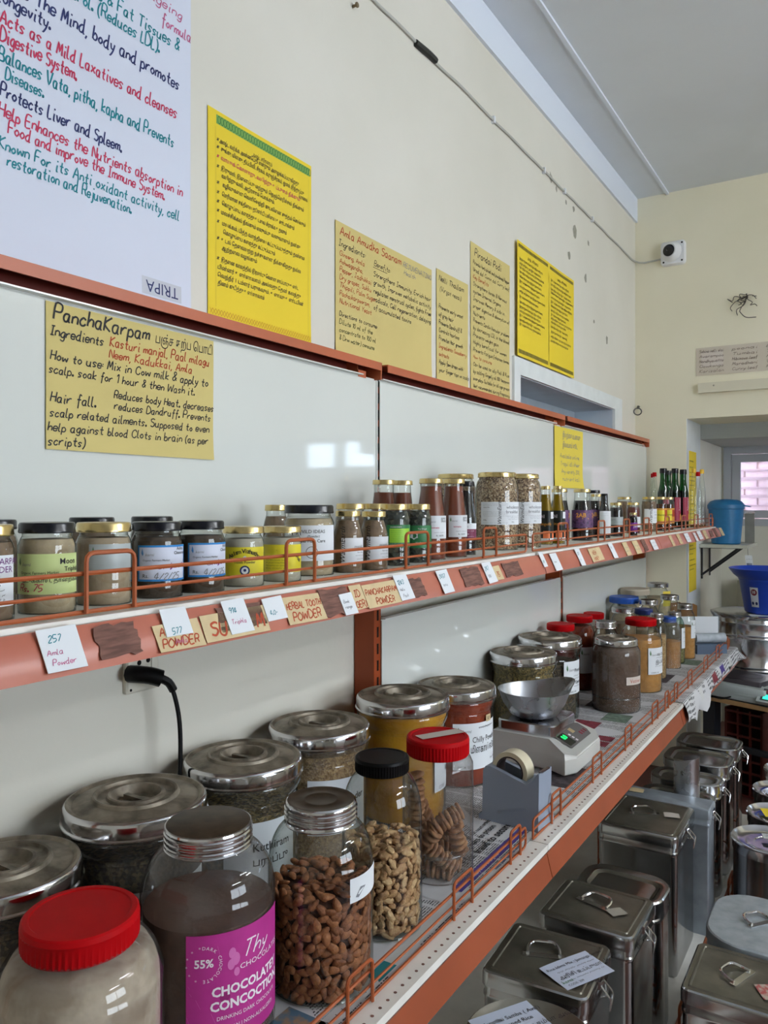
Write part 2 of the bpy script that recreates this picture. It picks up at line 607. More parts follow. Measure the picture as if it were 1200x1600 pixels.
def smooth(P, k=3):
    if len(P) < 3:
        return P
    out = []
    n = len(P)
    for i in range(n - 1):
        p0, p1, p2, p3 = P[max(i - 1, 0)], P[i], P[i + 1], P[min(i + 2, n - 1)]
        for j in range(k):
            t = j / k
            out.append(tuple(0.5 * (2 * p1[a] + (p2[a] - p0[a]) * t + (2 * p0[a] - 5 * p1[a] + 4 * p2[a] - p3[a]) * t * t + (3 * p1[a] - p0[a] - 3 * p2[a] + p3[a]) * t ** 3) for a in range(len(p1))))
    out.append(P[-1])
    return out


def hand_geo(body, rr, slant):
    x = 0.0
    out = []
    for ch in body:
        if ch == ' ':
            x += 4.2
            continue
        g = GLYPH.get(ch)
        if g is None:
            x += 4
            continue
        dy, sc = rr.uniform(-0.35, 0.35), rr.uniform(0.92, 1.08)
        wd = max(p[0] for st in g for p in st)
        for st in g:
            out.append([(x + px * sc + (py + dy) * slant, py * sc + dy) for px, py in smooth(st)])
        x += wd * sc + 1.7
    return out, max(x - 1.7, 1.0)


def round_path(pts, r, k=4):
    """Polyline with its inner corners rounded."""
    pts = [Vector(p) for p in pts]
    out = [pts[0]]
    for i in range(1, len(pts) - 1):
        a, b, c = pts[i - 1], pts[i], pts[i + 1]
        da, dc = (a - b), (c - b)
        q = min(r, da.length * 0.49, dc.length * 0.49)
        p0, p1 = b + da.normalized() * q, b + dc.normalized() * q
        for j in range(k + 1):
            t = j / k
            out.append((p0 * (1 - t) + b * t) * (1 - t) + (b * (1 - t) + p1 * t) * t)
    out.append(pts[-1])
    return out
# ------------------------------------------------------------------ the room
WX = -1.335          # left wall face
FY = 5.25            # far wall face
CZ = 3.70            # ceiling
RX, BY = 3.40, -2.4  # right wall, wall behind the camera
AY = 6.60            # back wall of the alcove
OX, OZ = -1.016, 2.24  # left jamb and head of the opening

b = MB()
b.box(WX - 0.3, BY - 0.2, -0.2, RX + 0.2, AY + 0.2, 0.0)
struct(b.build('floor', FLOOR))
b = MB()
b.box(WX - 0.3, BY - 0.2, CZ, RX + 0.2, FY + 0.1, CZ + 0.2)
struct(b.build('ceiling', CEIL))
# left wall with a niche cut into it
NY0, NY1, NZ0, NZ1 = 3.25, 4.73, 1.90, 2.268
b = MB()
b.box(WX - 0.3, BY - 0.2, 0, WX, NY0, CZ)
b.box(WX - 0.3, NY1, 0, WX, FY, CZ)
b.box(WX - 0.3, NY0, 0, WX, NY1, NZ0)
b.box(WX - 0.3, NY0, NZ1, WX, NY1, CZ)
struct(b.build('wall_left', WALL_CREAM))
b = MB()
b.box(WX - 0.3, NY0, NZ0, WX - 0.235, NY1, NZ1)
b.box(WX - 0.235, NY0, NZ1 - 0.004, WX - 0.002, NY1, NZ1)
b.box(WX - 0.235, NY1 - 0.004, NZ0, WX - 0.002, NY1, NZ1 - 0.004)
b.box(WX - 0.235, NY0, NZ0, WX - 0.002, NY0 + 0.004, NZ1 - 0.004)
struct(b.build('trim_1', NICHE_BLUE), 'blue white plaster lining of the wall niche')
b = MB()
b.box(WX, 3.18, NZ1, WX + 0.012, 4.89, 2.342)
b.box(WX, 3.18, NZ0, WX + 0.012, NY0, NZ1)
b.box(WX, NY1, NZ0, WX + 0.012, 4.89, NZ1)
struct(b.build('trim_2', WHITE_PAINT), 'white painted frame around the wall niche')
b = MB()
b.box(WX, BY, 3.545, WX + 0.014, FY, CZ)
struct(b.build('trim_3', BEAM), 'pale blue white band along the top of the left wall')
# far wall with the opening
b = MB()
b.box(WX - 0.3, FY, 0, OX, FY + 0.45, CZ)
b.box(OX, FY, OZ, RX + 0.2, FY + 0.45, CZ)
b.box(2.75, FY, 0, RX + 0.2, FY + 0.45, OZ)
struct(b.build('wall_far', WALL_YELLOW))
b = MB()
b.box(OX, FY + 0.001, 0, OX + 0.004, FY + 0.45, OZ)
struct(b.build('trim_4', WHITE_PAINT), 'white painted reveal of the opening')
b = MB()
b.box(OX - 0.2, FY + 0.45, 0, OX, AY, 2.6)
b.box(2.75, FY + 0.45, 0, 2.95, AY, 2.6)
struct(b.build('wall_alcove', ALCOVE))
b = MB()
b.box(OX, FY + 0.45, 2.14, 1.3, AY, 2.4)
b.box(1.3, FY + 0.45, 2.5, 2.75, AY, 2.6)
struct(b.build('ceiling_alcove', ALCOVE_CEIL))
# alcove back wall with two windows
W1 = (-1.0, 0.35, 1.53, 2.14)
W2 = (1.60, 2.70, 1.96, 2.48)
b = MB()
b.box(OX - 0.2, AY, 0, W1[0], AY + 0.2, 2.6)
b.box(W1[0], AY, 0, W1[1], AY + 0.2, W1[2])
b.box(W1[0], AY, W1[3], W1[1], AY + 0.2, 2.6)
b.box(W1[1], AY, 0, W2[0], AY + 0.2, 2.6)
b.box(W2[0], AY, 0, W2[1], AY + 0.2, W2[2])
b.box(W2[0], AY, W2[3], W2[1], AY + 0.2, 2.6)
b.box(W2[1], AY, 0, 2.95, AY + 0.2, 2.6)
struct(b.build('wall_back', ALCOVE))
b = MB()
W3 = (0.3, 2.6, 0.95, 2.35)          # big window added in the right wall for soft fill light
b.box(RX, BY - 0.2, 0, RX + 0.2, W3[0], CZ)
b.box(RX, W3[1], 0, RX + 0.2, FY, CZ)
b.box(RX, W3[0], 0, RX + 0.2, W3[1], W3[2])
b.box(RX, W3[0], W3[3], RX + 0.2, W3[1], CZ)
struct(b.build('wall_right', WALL_CREAM))
b = MB()
b.box(WX, BY - 0.2, 0, RX, BY, CZ)
struct(b.build('wall_rear', WALL_CREAM))
WIN_GREY = mat('grey white window paint', (186, 190, 196), 0.5)
for k, (x0, x1, z0, z1) in enumerate((W1, W2)):
    e = empty('window_%d' % (k + 1), ((x0 + x1) / 2, AY, z0))
    struct(e)
    L = lambda *a: a
    ox, oz = (x0 + x1) / 2, z0
    fb = MB()
    y0, y1 = -0.015, 0.06
    fr = 0.055
    for q in ((x0, z0, x0 + fr, z1), (x1 - fr, z0, x1, z1), (x0 + fr, z1 - fr, x1 - fr, z1), (x0 + fr, z0, x1 - fr, z0 + fr)):
        fb.box(q[0] - ox, y0, q[1] - oz, q[2] - ox, y1, q[3] - oz)
    fb.build('window_frame', WIN_GREY, e)
    sb = MB()
    sw = 0.06
    xa, xb, za, zb = x0 + fr + 0.004, x1 - fr - 0.004, z0 + fr + 0.004, z1 - fr - 0.004
    xm = (xa + xb) / 2
    for (p0, p1) in ((xa, xm - 0.002), (xm + 0.002, xb)):
        for q in ((p0, za, p0 + sw, zb), (p1 - sw, za, p1, zb), (p0 + sw, zb - sw, p1 - sw, zb), (p0 + sw, za, p1 - sw, za + sw)):
            sb.box(q[0] - ox, -0.005, q[1] - oz, q[2] - ox, 0.035, q[3] - oz)
    if k == 0:
        for zz in (1.66, 1.98):
            sb.tube([(xa - 0.002 - ox, -0.016, zz - oz), (xa - 0.002 - ox, -0.016, zz + 0.06 - oz)], 0.006, 8)
    sb.build('window_sash', WIN_GREY, e)
    gb = MB()
    gb.box(xa + 0.03 - ox, 0.012, za + 0.03 - oz, xb - 0.03 - ox, 0.016, zb - 0.03 - oz)
    gb.build('window_pane', GLASS_WIN, e)
e = empty('window_3', (RX + 0.1, (W3[0] + W3[1]) / 2, W3[2]))
struct(e)
fb = MB()
hw, hh = (W3[1] - W3[0]) / 2, W3[3] - W3[2]
for q in ((-hw, 0, -hw + .06, hh), (hw - .06, 0, hw, hh), (-.03, .06, .03, hh - .06), (-hw + .06, 0, hw - .06, .06), (-hw + .06, hh - .06, hw - .06, hh)):
    fb.box(-.04, q[0], q[1], .04, q[2], q[3])
fb.build('window_frame', WIN_GREY, e)
# louvred pink shutter wall outside the first window
PINK = mat('pink brick outside', (222, 196, 204), 0.8, var=0.08, vscale=5)
PINK2 = mat('pink brick joint outside', (176, 152, 160), 0.8)
b = MB()
b.box(-1.6, 7.3, 0.4, 0.9, 7.4, 2.9)
for k in range(22):
    zz = 0.7 + k * 0.075
    b.box(-1.6, 7.285, zz, 0.9, 7.3, zz + (0.012 if k % 2 else 0.022), 1)
    for j in range(12):
        xx = -1.55 + j * 0.2 + (0.1 if k % 2 else 0)
        b.box(xx, 7.288, zz + 0.02, xx + 0.006, 7.3, zz + 0.075, 1)
b.box(-1.6, 6.82, 2.9, 0.9, 7.4, 3.0)  # unseen roof slab, added to keep the pink wall in shade
b.box(-1.6, 6.82, 0.2, -1.5, 7.3, 2.9)
struct(b.build('wall_outside', [PINK, PINK2]), 'pink brick wall seen through the window')
# thin white conduit along the ceiling
b = MB()
b.box(-1.14, BY, CZ - 0.012, -1.122, FY, CZ)
struct(b.build('trim_5', BEAM), 'thin white conduit strip along the ceiling')

# ------------------------------------------------------------------ tube lights: the key on the right wall, two added for fill
TUBE_GLOW = emis('fluorescent tube glow', (246, 250, 255), TUBE_STRENGTH)
TUBE_BODY = mat('white lamp housing', (228, 228, 228), 0.4)
for k, ((x, y, z), where) in enumerate(TUBES):
    lbl = ['twin fluorescent tube lamp high on the right wall near the far end',
           'twin fluorescent tube lamp high on the right wall beside the shelf front',
           'twin fluorescent tube lamp hanging from the ceiling over the aisle'][k]
    t = thing('tube_lamp', lbl, 'lamp', (x, y, z), 0, 'twin tube lamps')
    hb = MB()
    if where == 'wall':
        hb.box(0.04, -0.64, -0.06, 0.078, 0.64, 0.06)
    else:
        hb.box(-0.06, -0.64, 0.04, 0.06, 0.64, 0.079)
    for sgn in (-1, 1):
        hb.box(-0.02 if where == 'wall' else -0.05, sgn * 0.62 - 0.015, -0.05 if where == 'wall' else -0.02, 0.045 if where == 'wall' else 0.05, sgn * 0.62 + 0.015, 0.05 if where == 'wall' else 0.045)
    if where == 'ceil':
        for yy in (-.4, .4):
            hb.tube([(0, yy, .07), (0, yy, CZ - z)], .006, 6)
    hb.build('lamp_housing', TUBE_BODY, t)
    for sgn in (-1, 1):
        tb = MB()
        a = Vector((0, 0, sgn * 0.03)) if where == 'wall' else Vector((sgn * 0.03, 0, 0))
        tb.tube([a + Vector((0, -0.6, 0)), a + Vector((0, 0.6, 0))], 0.013, 10)
        tb.build('tube', TUBE_GLOW, t)

# ------------------------------------------------------------------ shelving unit
BAYS = [0.36, 1.98, 3.60, 5.20]
PX = -1.268                     # panel face
UZ, UXF = 1.5575, -0.836         # upper shelf: top, front edge
LZ, LXF = 0.839, -0.70          # lower shelf
DZ, DXF = 0.17, -0.44           # base deck
unit = thing('shelving_unit', 'orange and white steel shelving unit running along the cream wall', 'shelving', (-1.05, 2.78, 0.0))
UO = (1.05, -2.78, 0.0)


def part(b, name, mats, parent=unit, **k):
    """A part whose geometry is written in room coordinates."""
    return b.build(name, mats, parent, loc=UO if parent is unit else None, **k)


for y in BAYS:
    b = MB()
    b.box(WX + 0.003, y - 0.019, 0, PX + 0.006, y + 0.019, 2.116)
    for k in range(40):
        z = 0.15 + k * 0.05
        if z < 2.07:
            b.box(PX + 0.0055, y - 0.003, z, PX + 0.0068, y + 0.006, z + 0.031, 1)
    part(b, 'upright', [ORANGE_DARK, BLACK])
for i in range(3):
    y0, y1 = BAYS[i] + 0.017, BAYS[i + 1] - 0.017
    if i == 2:
        y1 = BAYS[3] + 0.01
    b = MB()
    # pressed top rail: an open channel with a front flange
    b.box(-1.30, y0, 2.112, -1.235, y1, 2.116)
    b.box(-1.238, y0, 2.093, -1.235, y1, 2.112)
    b.box(-1.31, y0, 2.07, -1.30, y1, 2.116, 1)
    b.box(-1.30, y1 - 0.09, 2.066, -1.262, y1 - 0.087, 2.112)
    b.box(-1.30, y1 - 0.004, 2.066, -1.236, y1, 2.112)
    b.box(-1.262, y1 - 0.09, 2.066, -1.259, y1 - 0.05, 2.086)
    part(b, 'top_rail', [ORANGE, MAROON])
    zb = 1.50 if i == 0 else 1.52
    for (za, zc) in ((zb, 2.070),) + (() if i == 0 else ((LZ + 0.004, 1.352),)):
        b = MB()
        if za > 1.2:
            ya, yb = y0 - .011, y1 + .011
        else:
            ya, yb = y0, y1
        b.box(PX - 0.001, ya, za, PX + .008, yb, zc)
        b.box(PX, ya, zc, PX + 0.024, yb - 0.095, zc + 0.003)
        b.box(PX, ya, za, PX + 0.011, ya + 0.006, zc - 0.004)
        b.box(PX, yb - 0.006, za, PX + 0.011, yb, zc - 0.004)
        part(b, 'back_panel', PANEL_WHITE)

# shelf boards
UJ = [0.36, 2.17, 3.62, 5.22]
LJ = [0.36, 1.90, 3.50, 5.08]
STRIP = plane((-0.804, 0, 1.498), (0, 1, 0), (-0.025, 0, 0.0525))
upper = []
for i in range(3):
    y0, y1 = UJ[i] + 0.002, UJ[i + 1] - 0.002
    b = MB()
    b.box(PX + 0.004, y0, UZ - 0.004, UXF, y1, UZ)
    b.box(UXF - 0.012, y0, UZ - 0.007, UXF, y1, UZ - 0.004)
    b.box(PX + 0.03, y0, UZ - 0.03, UXF - 0.02, y0 + 0.004, UZ - 0.004)
    b.box(PX + 0.03, y1 - 0.004, UZ - 0.03, UXF - 0.02, y1, UZ - 0.004)
    sh = part(b, 'upper_shelf', CREAM_STEEL)
    sb = MB()
    n = 8
    # curved price strip
    pr = []
    for k in range(n + 1):
        t = k / n
        pr.append((-0.804 - 0.025 * t + 0.004 * sin(PI * t), 1.498 + 0.0525 * t))
    vs, fs = [], []
    for yy in (y0, y1):
        vs += [(x, yy, z) for x, z in pr] + [(x - 0.003, yy, z) for x, z in reversed(pr)]
    N = len(pr) * 2
    for k in range(N):
        j = (k + 1) % N
        fs.append((k, j, N + j, N + k))
    fs += [tuple(range(N))[::-1], tuple(range(N, 2 * N))]
    sb.add(vs, fs)
    ps = part(sb, 'price_strip', SALMON, sh)
    upper.append(sh)
    for bb in ((y0 + 0.0 if i else None),):
        pass
lower = []
for i in range(3):
    y0, y1 = LJ[i] + 0.002, LJ[i + 1] - 0.002
    b = MB()
    b.box(PX + 0.004, y0, LZ - 0.004, LXF - 0.004, y1, LZ)
    b.box(LXF - 0.004, y0, LZ - 0.016, LXF, y1, LZ)
    b.box(LXF - 0.006, y0, LZ - 0.022, LXF - 0.002, y1, LZ - 0.016, 1)
    k = 0
    yy = y0 + 0.02
    while yy < y1 - 0.02:
        b.lathe([(0.0032, 0.0), (0.0032, 0.0005)], 8, 1, (LXF - 0.016, yy, LZ))
        yy += 0.025
    sh = part(b, 'lower_shelf', [CREAM_STEEL, SCRATCH])
    sb = MB()
    sb.add([(LXF - 0.004, y0, LZ - 0.02), (LXF + 0.012, y0, LZ - 0.082), (LXF + 0.006, y0, LZ - 0.084), (LXF - 0.008, y0, LZ - 0.02),
            (LXF - 0.004, y1, LZ - 0.02), (LXF + 0.012, y1, LZ - 0.082), (LXF + 0.006, y1, LZ - 0.084), (LXF - 0.008, y1, LZ - 0.02)],
           [(0, 1, 2, 3), (7, 6, 5, 4), (0, 4, 5, 1), (1, 5, 6, 2), (2, 6, 7, 3), (3, 7, 4, 0)])
    part(sb, 'price_rail', RAIL_ORANGE, sh)
    lower.append(sh)
for y in BAYS[:3]:
    for z, xf, hh in ((UZ - 0.005, -0.93, 0.09), (LZ - 0.005, -0.86, 0.12)):
        b = MB()
        yy = y + 0.022
        b.add([(PX, yy, z), (xf, yy, z), (xf, yy, z - 0.03), (PX, yy, z - hh), (PX, yy + 0.004, z), (xf, yy + 0.004, z), (xf, yy + 0.004, z - 0.03), (PX, yy + 0.004, z - hh)],
              [(0, 1, 2, 3), (7, 6, 5, 4), (0, 4, 5, 1), (1, 5, 6, 2), (2, 6, 7, 3), (3, 7, 4, 0)])
        part(b, 'shelf_bracket', ORANGE_DARK)
for i in range(3):
    b = MB()
    ye = BAYS[i + 1] - 0.003 if i < 2 else 4.22
    b.box(PX + 0.004, BAYS[i], DZ - 0.03, DXF, ye, DZ)
    b.box(DXF - 0.02, BAYS[i], 0.0, DXF - 0.005, ye, DZ - 0.03)
    part(b, 'base_deck', [CREAM_STEEL])

# price labels in the upper strip: (y0, y1, t0, t1, kind, lines)
# kinds: white tag, aged cream card, torn residue
TAGS = [
    (0.545, 0.598, 0.006, 0.066, 'w', [('257', INK_TEAL, .012, .048, .010), ('Amla', INK_PINK, .006, .030, .008), ('Powder', INK_PINK, .010, .015, .008)]),
    (0.622, 0.683, 0.010, 0.058, 's', []),
    (0.709, 0.790, 0.003, 0.047, 'a', [('AMLA', INK_BRICK, .008, .028, .013), ('POWDER', INK_BRICK, .008, .008, .014)]),
    (0.728, 0.774, 0.024, 0.068, 'w', [('577', INK_TEAL, .010, .028, .010), ('Amla', INK_PINK, .010, .012, .008)]),
    (0.795, 0.930, 0.003, 0.050, 'a', [('SU', INK_BRICK, .012, .012, .024), ('M', INK_BRICK, .110, .012, .024)]),
    (0.829, 0.926, 0.014, 0.056, 's', []),
    (0.843, 0.892, 0.008, 0.068, 'w', [('914', INK_TEAL, .010, .046, .010), ('Triphla', INK_PINK, .008, .026, .008)]),
    (0.930, 0.978, 0.018, 0.062, 'w', [('4.0-', INK_TEAL, .008, .030, .009)]),
    (0.978, 1.075, 0.004, 0.056, 'a', [('HERBAL TOOTH', INK_BRICK, .004, .034, .013), ('POWDER', INK_BRICK, .012, .010, .016)]),
    (1.076, 1.160, 0.006, 0.060, 's', []),
    (1.128, 1.168, 0.000, 0.046, 'w', [('Book', INK_GREY, .006, .026, .007), ('range', INK_GREY, .006, .014, .007)]),
    (1.168, 1.206, 0.006, 0.060, 'a', [('ID', INK_BRICK, .008, .036, .014), ('GER)', INK_BRICK, .002, .012, .014)]),
    (1.208, 1.325, 0.004, 0.058, 'a', [('PANCHAKARPAM', INK_BRICK, .004, .034, .013), ('POWDER', INK_BRICK, .030, .010, .014)]),
    (1.325, 1.376, 0.006, 0.066, 'w', [('1243', INK_TEAL, .006, .046, .011), ('Hello', INK_GREY, .006, .030, .007), ('Pack', INK_GREY, .010, .014, .008)]),
    (1.380, 1.430, 0.008, 0.052, 's', []),
    (1.500, 1.552, 0.002, 0.064, 'w', [('2457', INK_TEAL, .006, .044, .011), ('tonic', INK_GREY, .008, .022, .008)]),
    (1.615, 1.712, 0.008, 0.058, 's', []),
    (1.735, 1.786, 0.004, 0.066, 'w', [('247', INK_TEAL, .006, .044, .012), ('500', INK_GREY, .010, .022, .008)]),
    (1.786, 1.830, 0.010, 0.052, 'a', [('75', INK_BRICK, .012, .020, .014)]),
    (1.850, 1.960, 0.012, 0.056, 's', []),
    (2.120, 2.150, 0.020, 0.072, 'w', [('08', INK_TEAL, .006, .036, .009)]),
    (2.200, 2.255, 0.000, 0.062, 'w', [('rose', INK_GREY, .010, .030, .008)]),
    (2.430, 2.475, 0.000, 0.064, 'w', [('221', INK_TEAL, .008, .044, .010), ('oil', INK_GREY, .010, .022, .008)]),
    (2.560, 2.690, 0.004, 0.060, 'a', [('NEEM', INK_BRICK, .030, .034, .014), ('HONEY', INK_BRICK, .026, .010, .014)]),
    (2.800, 2.850, 0.002, 0.066, 'w', [('79', INK_TEAL, .008, .044, .010)]),
]
rr = random.Random(3)
y = 2.98
while y < 5.16:
    wd = rr.uniform(0.05, 0.10)
    k = rr.choice('wwwwas')
    if not (3.55 < y + wd and y < 3.66):
        TAGS.append((y, y + wd, rr.uniform(0.0, 0.008), rr.uniform(0.052, 0.064), k, [] if k == 's' else [('~', INK_GREY, .006, .036, .008), ('~', INK_GREY, .006, .018, .008)]))
    y += wd + rr.uniform(0.03, 0.13)
for n, (y0, y1, t0, t1, kd, lines) in enumerate(TAGS):
    t0, t1, y0, y1 = t0 * .89, t1 * .89, y0 * 1.018, y1 * 1.018
    sh = upper[0] if y0 < UJ[1] - 0.04 else upper[1] if y0 < UJ[2] else upper[2]
    b = MB()
    base = 0.0055 + (0.0015 if kd == 'w' else 0.0)
    rr2 = random.Random(n)
    tl = [rr2.uniform(-0.002, 0.002) for _ in range(4)]
    mp = STRIP
    mm = {'w': PAPER, 'a': PAPER_AGED, 's': SCRATCH}[kd]
    mats = [mm]
    outl = []
    c = [(y0 + tl[0], t0), (y1 + tl[1], t0 + tl[2]), (y1, t1), (y0, t1 + tl[3])]
    nseg = 6 if kd == 's' else 2
    for q in range(4):
        a, d = c[q], c[(q + 1) % 4]
        for s in range(nseg):
            f = s / nseg
            jt = rr2.uniform(-0.003, 0.003) if (kd == 's' and s) else 0
            outl.append((a[0] + (d[0] - a[0]) * f + jt, a[1] + (d[1] - a[1]) * f + jt))
    top = [mp(s, t, base) for s, t in outl]
    bot = [mp(s, t, base - 0.001) for s, t in outl]
    b.rings([bot, top], 0)
    for q, (tx, ink, ds, tt, size) in enumerate(lines):
        tt, size = tt * .85, size * .85
        if ink not in mats:
            mats.append(ink)
        mi = mats.index(ink)
        if tx == '~':
            b.scribble(mp, y0 + ds, y1 - 0.006, tt, 0.006, mi, base + 0.0004, n + q)
        else:
            heavy = 0.17 if ink is INK_BRICK else 0.13
            _, wd = hand_geo(tx, random.Random(1), 0.1)
            fit = min(wd * size / 8, (y1 - y0) - ds - 0.003)
            b.hand(mp, tx, y0 + ds, tt, size, mi, base + 0.0004, fit=fit, wt=heavy, seed=n)
    part(b, 'price_label', mats, sh, flat=True)

# wire guards standing on the shelf fronts
def guard(label, group, y0, y1, x, z, loops, hoops=(0.005, 0.028, 0.054, 0.080), r=0.0032, bits=None):
    t = thing('wire_guard', label, 'shelf guard', (x, (y0 + y1) / 2, z), 0, group)
    o = -(y0 + y1) / 2
    b = MB()
    h1, h2, h3, h4 = hoops
    b.tube(round_path([(0, y0 + o, h1), (0, y1 + o, h1), (0, y1 + o, h3), (0, y0 + o, h3), (0, y0 + o, h1 + 0.0001)], 0.012, 3), r, 6)
    b.build('rail_frame', ORANGE_WIRE, t)
    b = MB()
    b.tube([(0, y0 + o, h2), (0, y1 + o, h2)], r * 0.8, 6)
    b.build('middle_wire', ORANGE_WIRE, t)
    for (a, c) in loops:
        b = MB()
        xx = 2 * r
        b.tube(round_path([(xx, a + o, h1 - 0.001), (xx, a + o, h4), (xx, c + o, h4), (xx, c + o, h1 - 0.001)], 0.012, 3), r, 6)
        b.build('loop', ORANGE_WIRE, t)
    return t


g = 'wire guards along the upper shelf'
guard('orange wire guard in front of the powder jars on the upper shelf', g, 0.37, 2.13, -0.85, UZ, [(0.64, 0.716), (1.037, 1.116), (1.436, 1.534), (1.826, 1.905)])
guard('orange wire guard in front of the dark grape bottles on the upper shelf', g, 2.18, 3.62, -0.85, UZ, [(2.38, 2.47), (2.80, 2.88), (3.14, 3.225), (3.46, 3.55)])
guard('orange wire guard in front of the green bottles on the upper shelf', g, 3.72, 5.20, -0.85, UZ, [(3.86, 3.95), (4.24, 4.34), (4.58, 4.68), (5.03, 5.13)])
g = 'wire guards along the lower shelf'
guard('orange wire guard beside the almond jar on the lower shelf', g, 0.37, 1.85, -0.74, LZ, [(0.66, 0.74), (1.060, 1.135), (1.444, 1.53), (1.74, 1.80)])
guard('orange wire guard in front of the weighing scale on the lower shelf', g, 1.90, 3.45, -0.74, LZ, [(2.02, 2.09), (2.38, 2.47), (2.75, 2.83), (3.14, 3.23), (3.36, 3.42)])
guard('orange wire guard above the newspaper wrapped end of the lower shelf', g, 3.48, 5.08, -0.74, LZ, [(3.54, 3.6), (3.83, 3.92), (4.23, 4.33), (4.59, 4.69), (4.90, 4.98)])
guard('orange wire guard low beside the tall steel tins', 'wire guards along the base deck', 0.6, 2.4, -0.462, DZ, [(0.9, 1.0), (1.4, 1.5), (1.9, 2.0), (2.25, 2.33)], (0.008, 0.05, 0.10, 0.15), 0.004)
guard('orange wire guard low beside the oblong steel tins', 'wire guards along the base deck', 2.44, 4.2, -0.462, DZ, [(2.6, 2.7), (3.1, 3.2), (3.6, 3.7)], (0.008, 0.05, 0.10, 0.15), 0.004)
# ------------------------------------------------------------------ posters and things on the walls
def curl(amount, corner='b'):
    def f(i, j):
        e = 0.0015 + 0.0010 * sin(i * 5.0 + j * 3.0)
        if 'b' in corner:
            e += amount * max(0, 1 - j * 3) ** 2 * (0.4 + 0.6 * i)
        if 't' in corner:
            e += amount * max(0, j * 4 - 3) ** 2 * (0.3 + 0.7 * i)
        return e
    return f


class Poster:
    """A sheet of paper on the left wall (x plane), with writing in room coordinates (y, z)."""

    def __init__(self, name, label, cat, x, y0, y1, z0, z1, paper, amount=0.004, group=None, skew=0.0):
        self.b = MB()
        self.mats = [paper]
        self.o = Vector((x, (y0 + y1) / 2, z0))
        self.m0 = lambda s, t, d: Vector((d, s - self.o.y, t - z0 + skew * (s - y0)))
        self.bend = curl(amount)
        self.y0, self.y1, self.z0, self.z1 = y0, y1, z0, z1
        self.b.sheet(self.m0, y0, z0, y1, z1, 14, 14, 0, 0.0006, self.bend, 0.0)
        self.meta = (name, label, cat, group)

    def m(self, s, t, d):
        i = (s - self.y0) / (self.y1 - self.y0)
        j = (t - self.z0) / (self.z1 - self.z0)
        return self.m0(s, t, 0.0006 + d + self.bend(min(max(i, 0), 1), min(max(j, 0), 1)))

    def mi(self, m):
        if m not in self.mats:
            self.mats.append(m)
        return self.mats.index(m)

    def hand(self, tx, s0, s1, t, cap, ink, **k):
        _, wd = hand_geo(tx, random.Random(1), 0.1)
        self.b.hand(self.m, tx, s0, t, cap, self.mi(ink), 0.0007, fit=(s1 - s0) if s1 else None, **k)

    def tamil(self, tx, s0, s1, t, size, ink, shear=0.15, bold=0.0):
        self.b.text(self.m, tx, s0, t, size, self.mi(ink), 0.0007, fit=(s1 - s0) if s1 else None, shear=shear, bold=bold)

    def done(self):
        o = self.b.build(self.meta[0], self.mats, None, loc=self.o, angle=60)
        tag(o, self.meta[1], self.meta[2], self.meta[3])
        return o


XW = WX + 0.0005
p = Poster('handwritten_poster', 'large white poster handwritten in teal, navy and red pen', 'poster', XW, 0.36, 1.292, 2.145, 3.0, PAPER_BLUE, 0.003)
T, N_, R_ = INK_TEAL, INK_NAVY, INK_RED
for tx, s0, s1, t, cap, ink in [
    ('ageing', 1.17, 1.262, 2.796, .024, INK_PINK), ('formula', 1.205, 1.290, 2.757, .028, INK_PINK),
    ('Muscle & Fat Tissues &', 0.972, 1.255, 2.722, .030, T), ('Cholesterol. (Reduces LDL).', 0.895, 1.198, 2.690, .030, T),
    ('Nourishes The Mind, body and promotes', 0.770, 1.254, 2.634, .032, N_), ('Longevity.', 0.822, 0.930, 2.603, .030, N_),
    ('Acts as a Mild Laxatives and cleanses', 0.829, 1.248, 2.566, .030, R_), ('Digestive System.', 0.829, 0.988, 2.534, .030, R_),
    ('Balances Vata, pitha, kapha and Prevents', 0.826, 1.239, 2.498, .030, T), ('Diseases.', 0.839, 0.916, 2.468, .027, T),
    ('Protects Liver and Spleem.', 0.829, 1.097, 2.434, .029, N_),
    ('Help Enhances the Nutrients absorption in', 0.826, 1.266, 2.398, .027, R_), ('Food and improve the Immune System.', 0.844, 1.213, 2.372, .026, R_),
    ('Known For its Anti oxidant activity, cell', 0.826, 1.256, 2.339, .026, T), ('restoration and Rejuvenation.', 0.842, 1.122, 2.313, .026, T)]:
    p.hand(tx, s0, s1, t, cap * .88, ink, wt=0.125, seed=int(t * 1000))
k = p.mi(mat('grey tape patch', (196, 200, 210), 0.5))
p.b.sheet(p.m, 1.150, 2.152, 1.262, 2.190, 4, 1, k, 0.0005)
p.b.text(p.m, 'TRIPA', 1.252, 2.183, .026, p.mi(INK_NAVY), 0.0009, rot=PI, fit=0.092)
p.done()

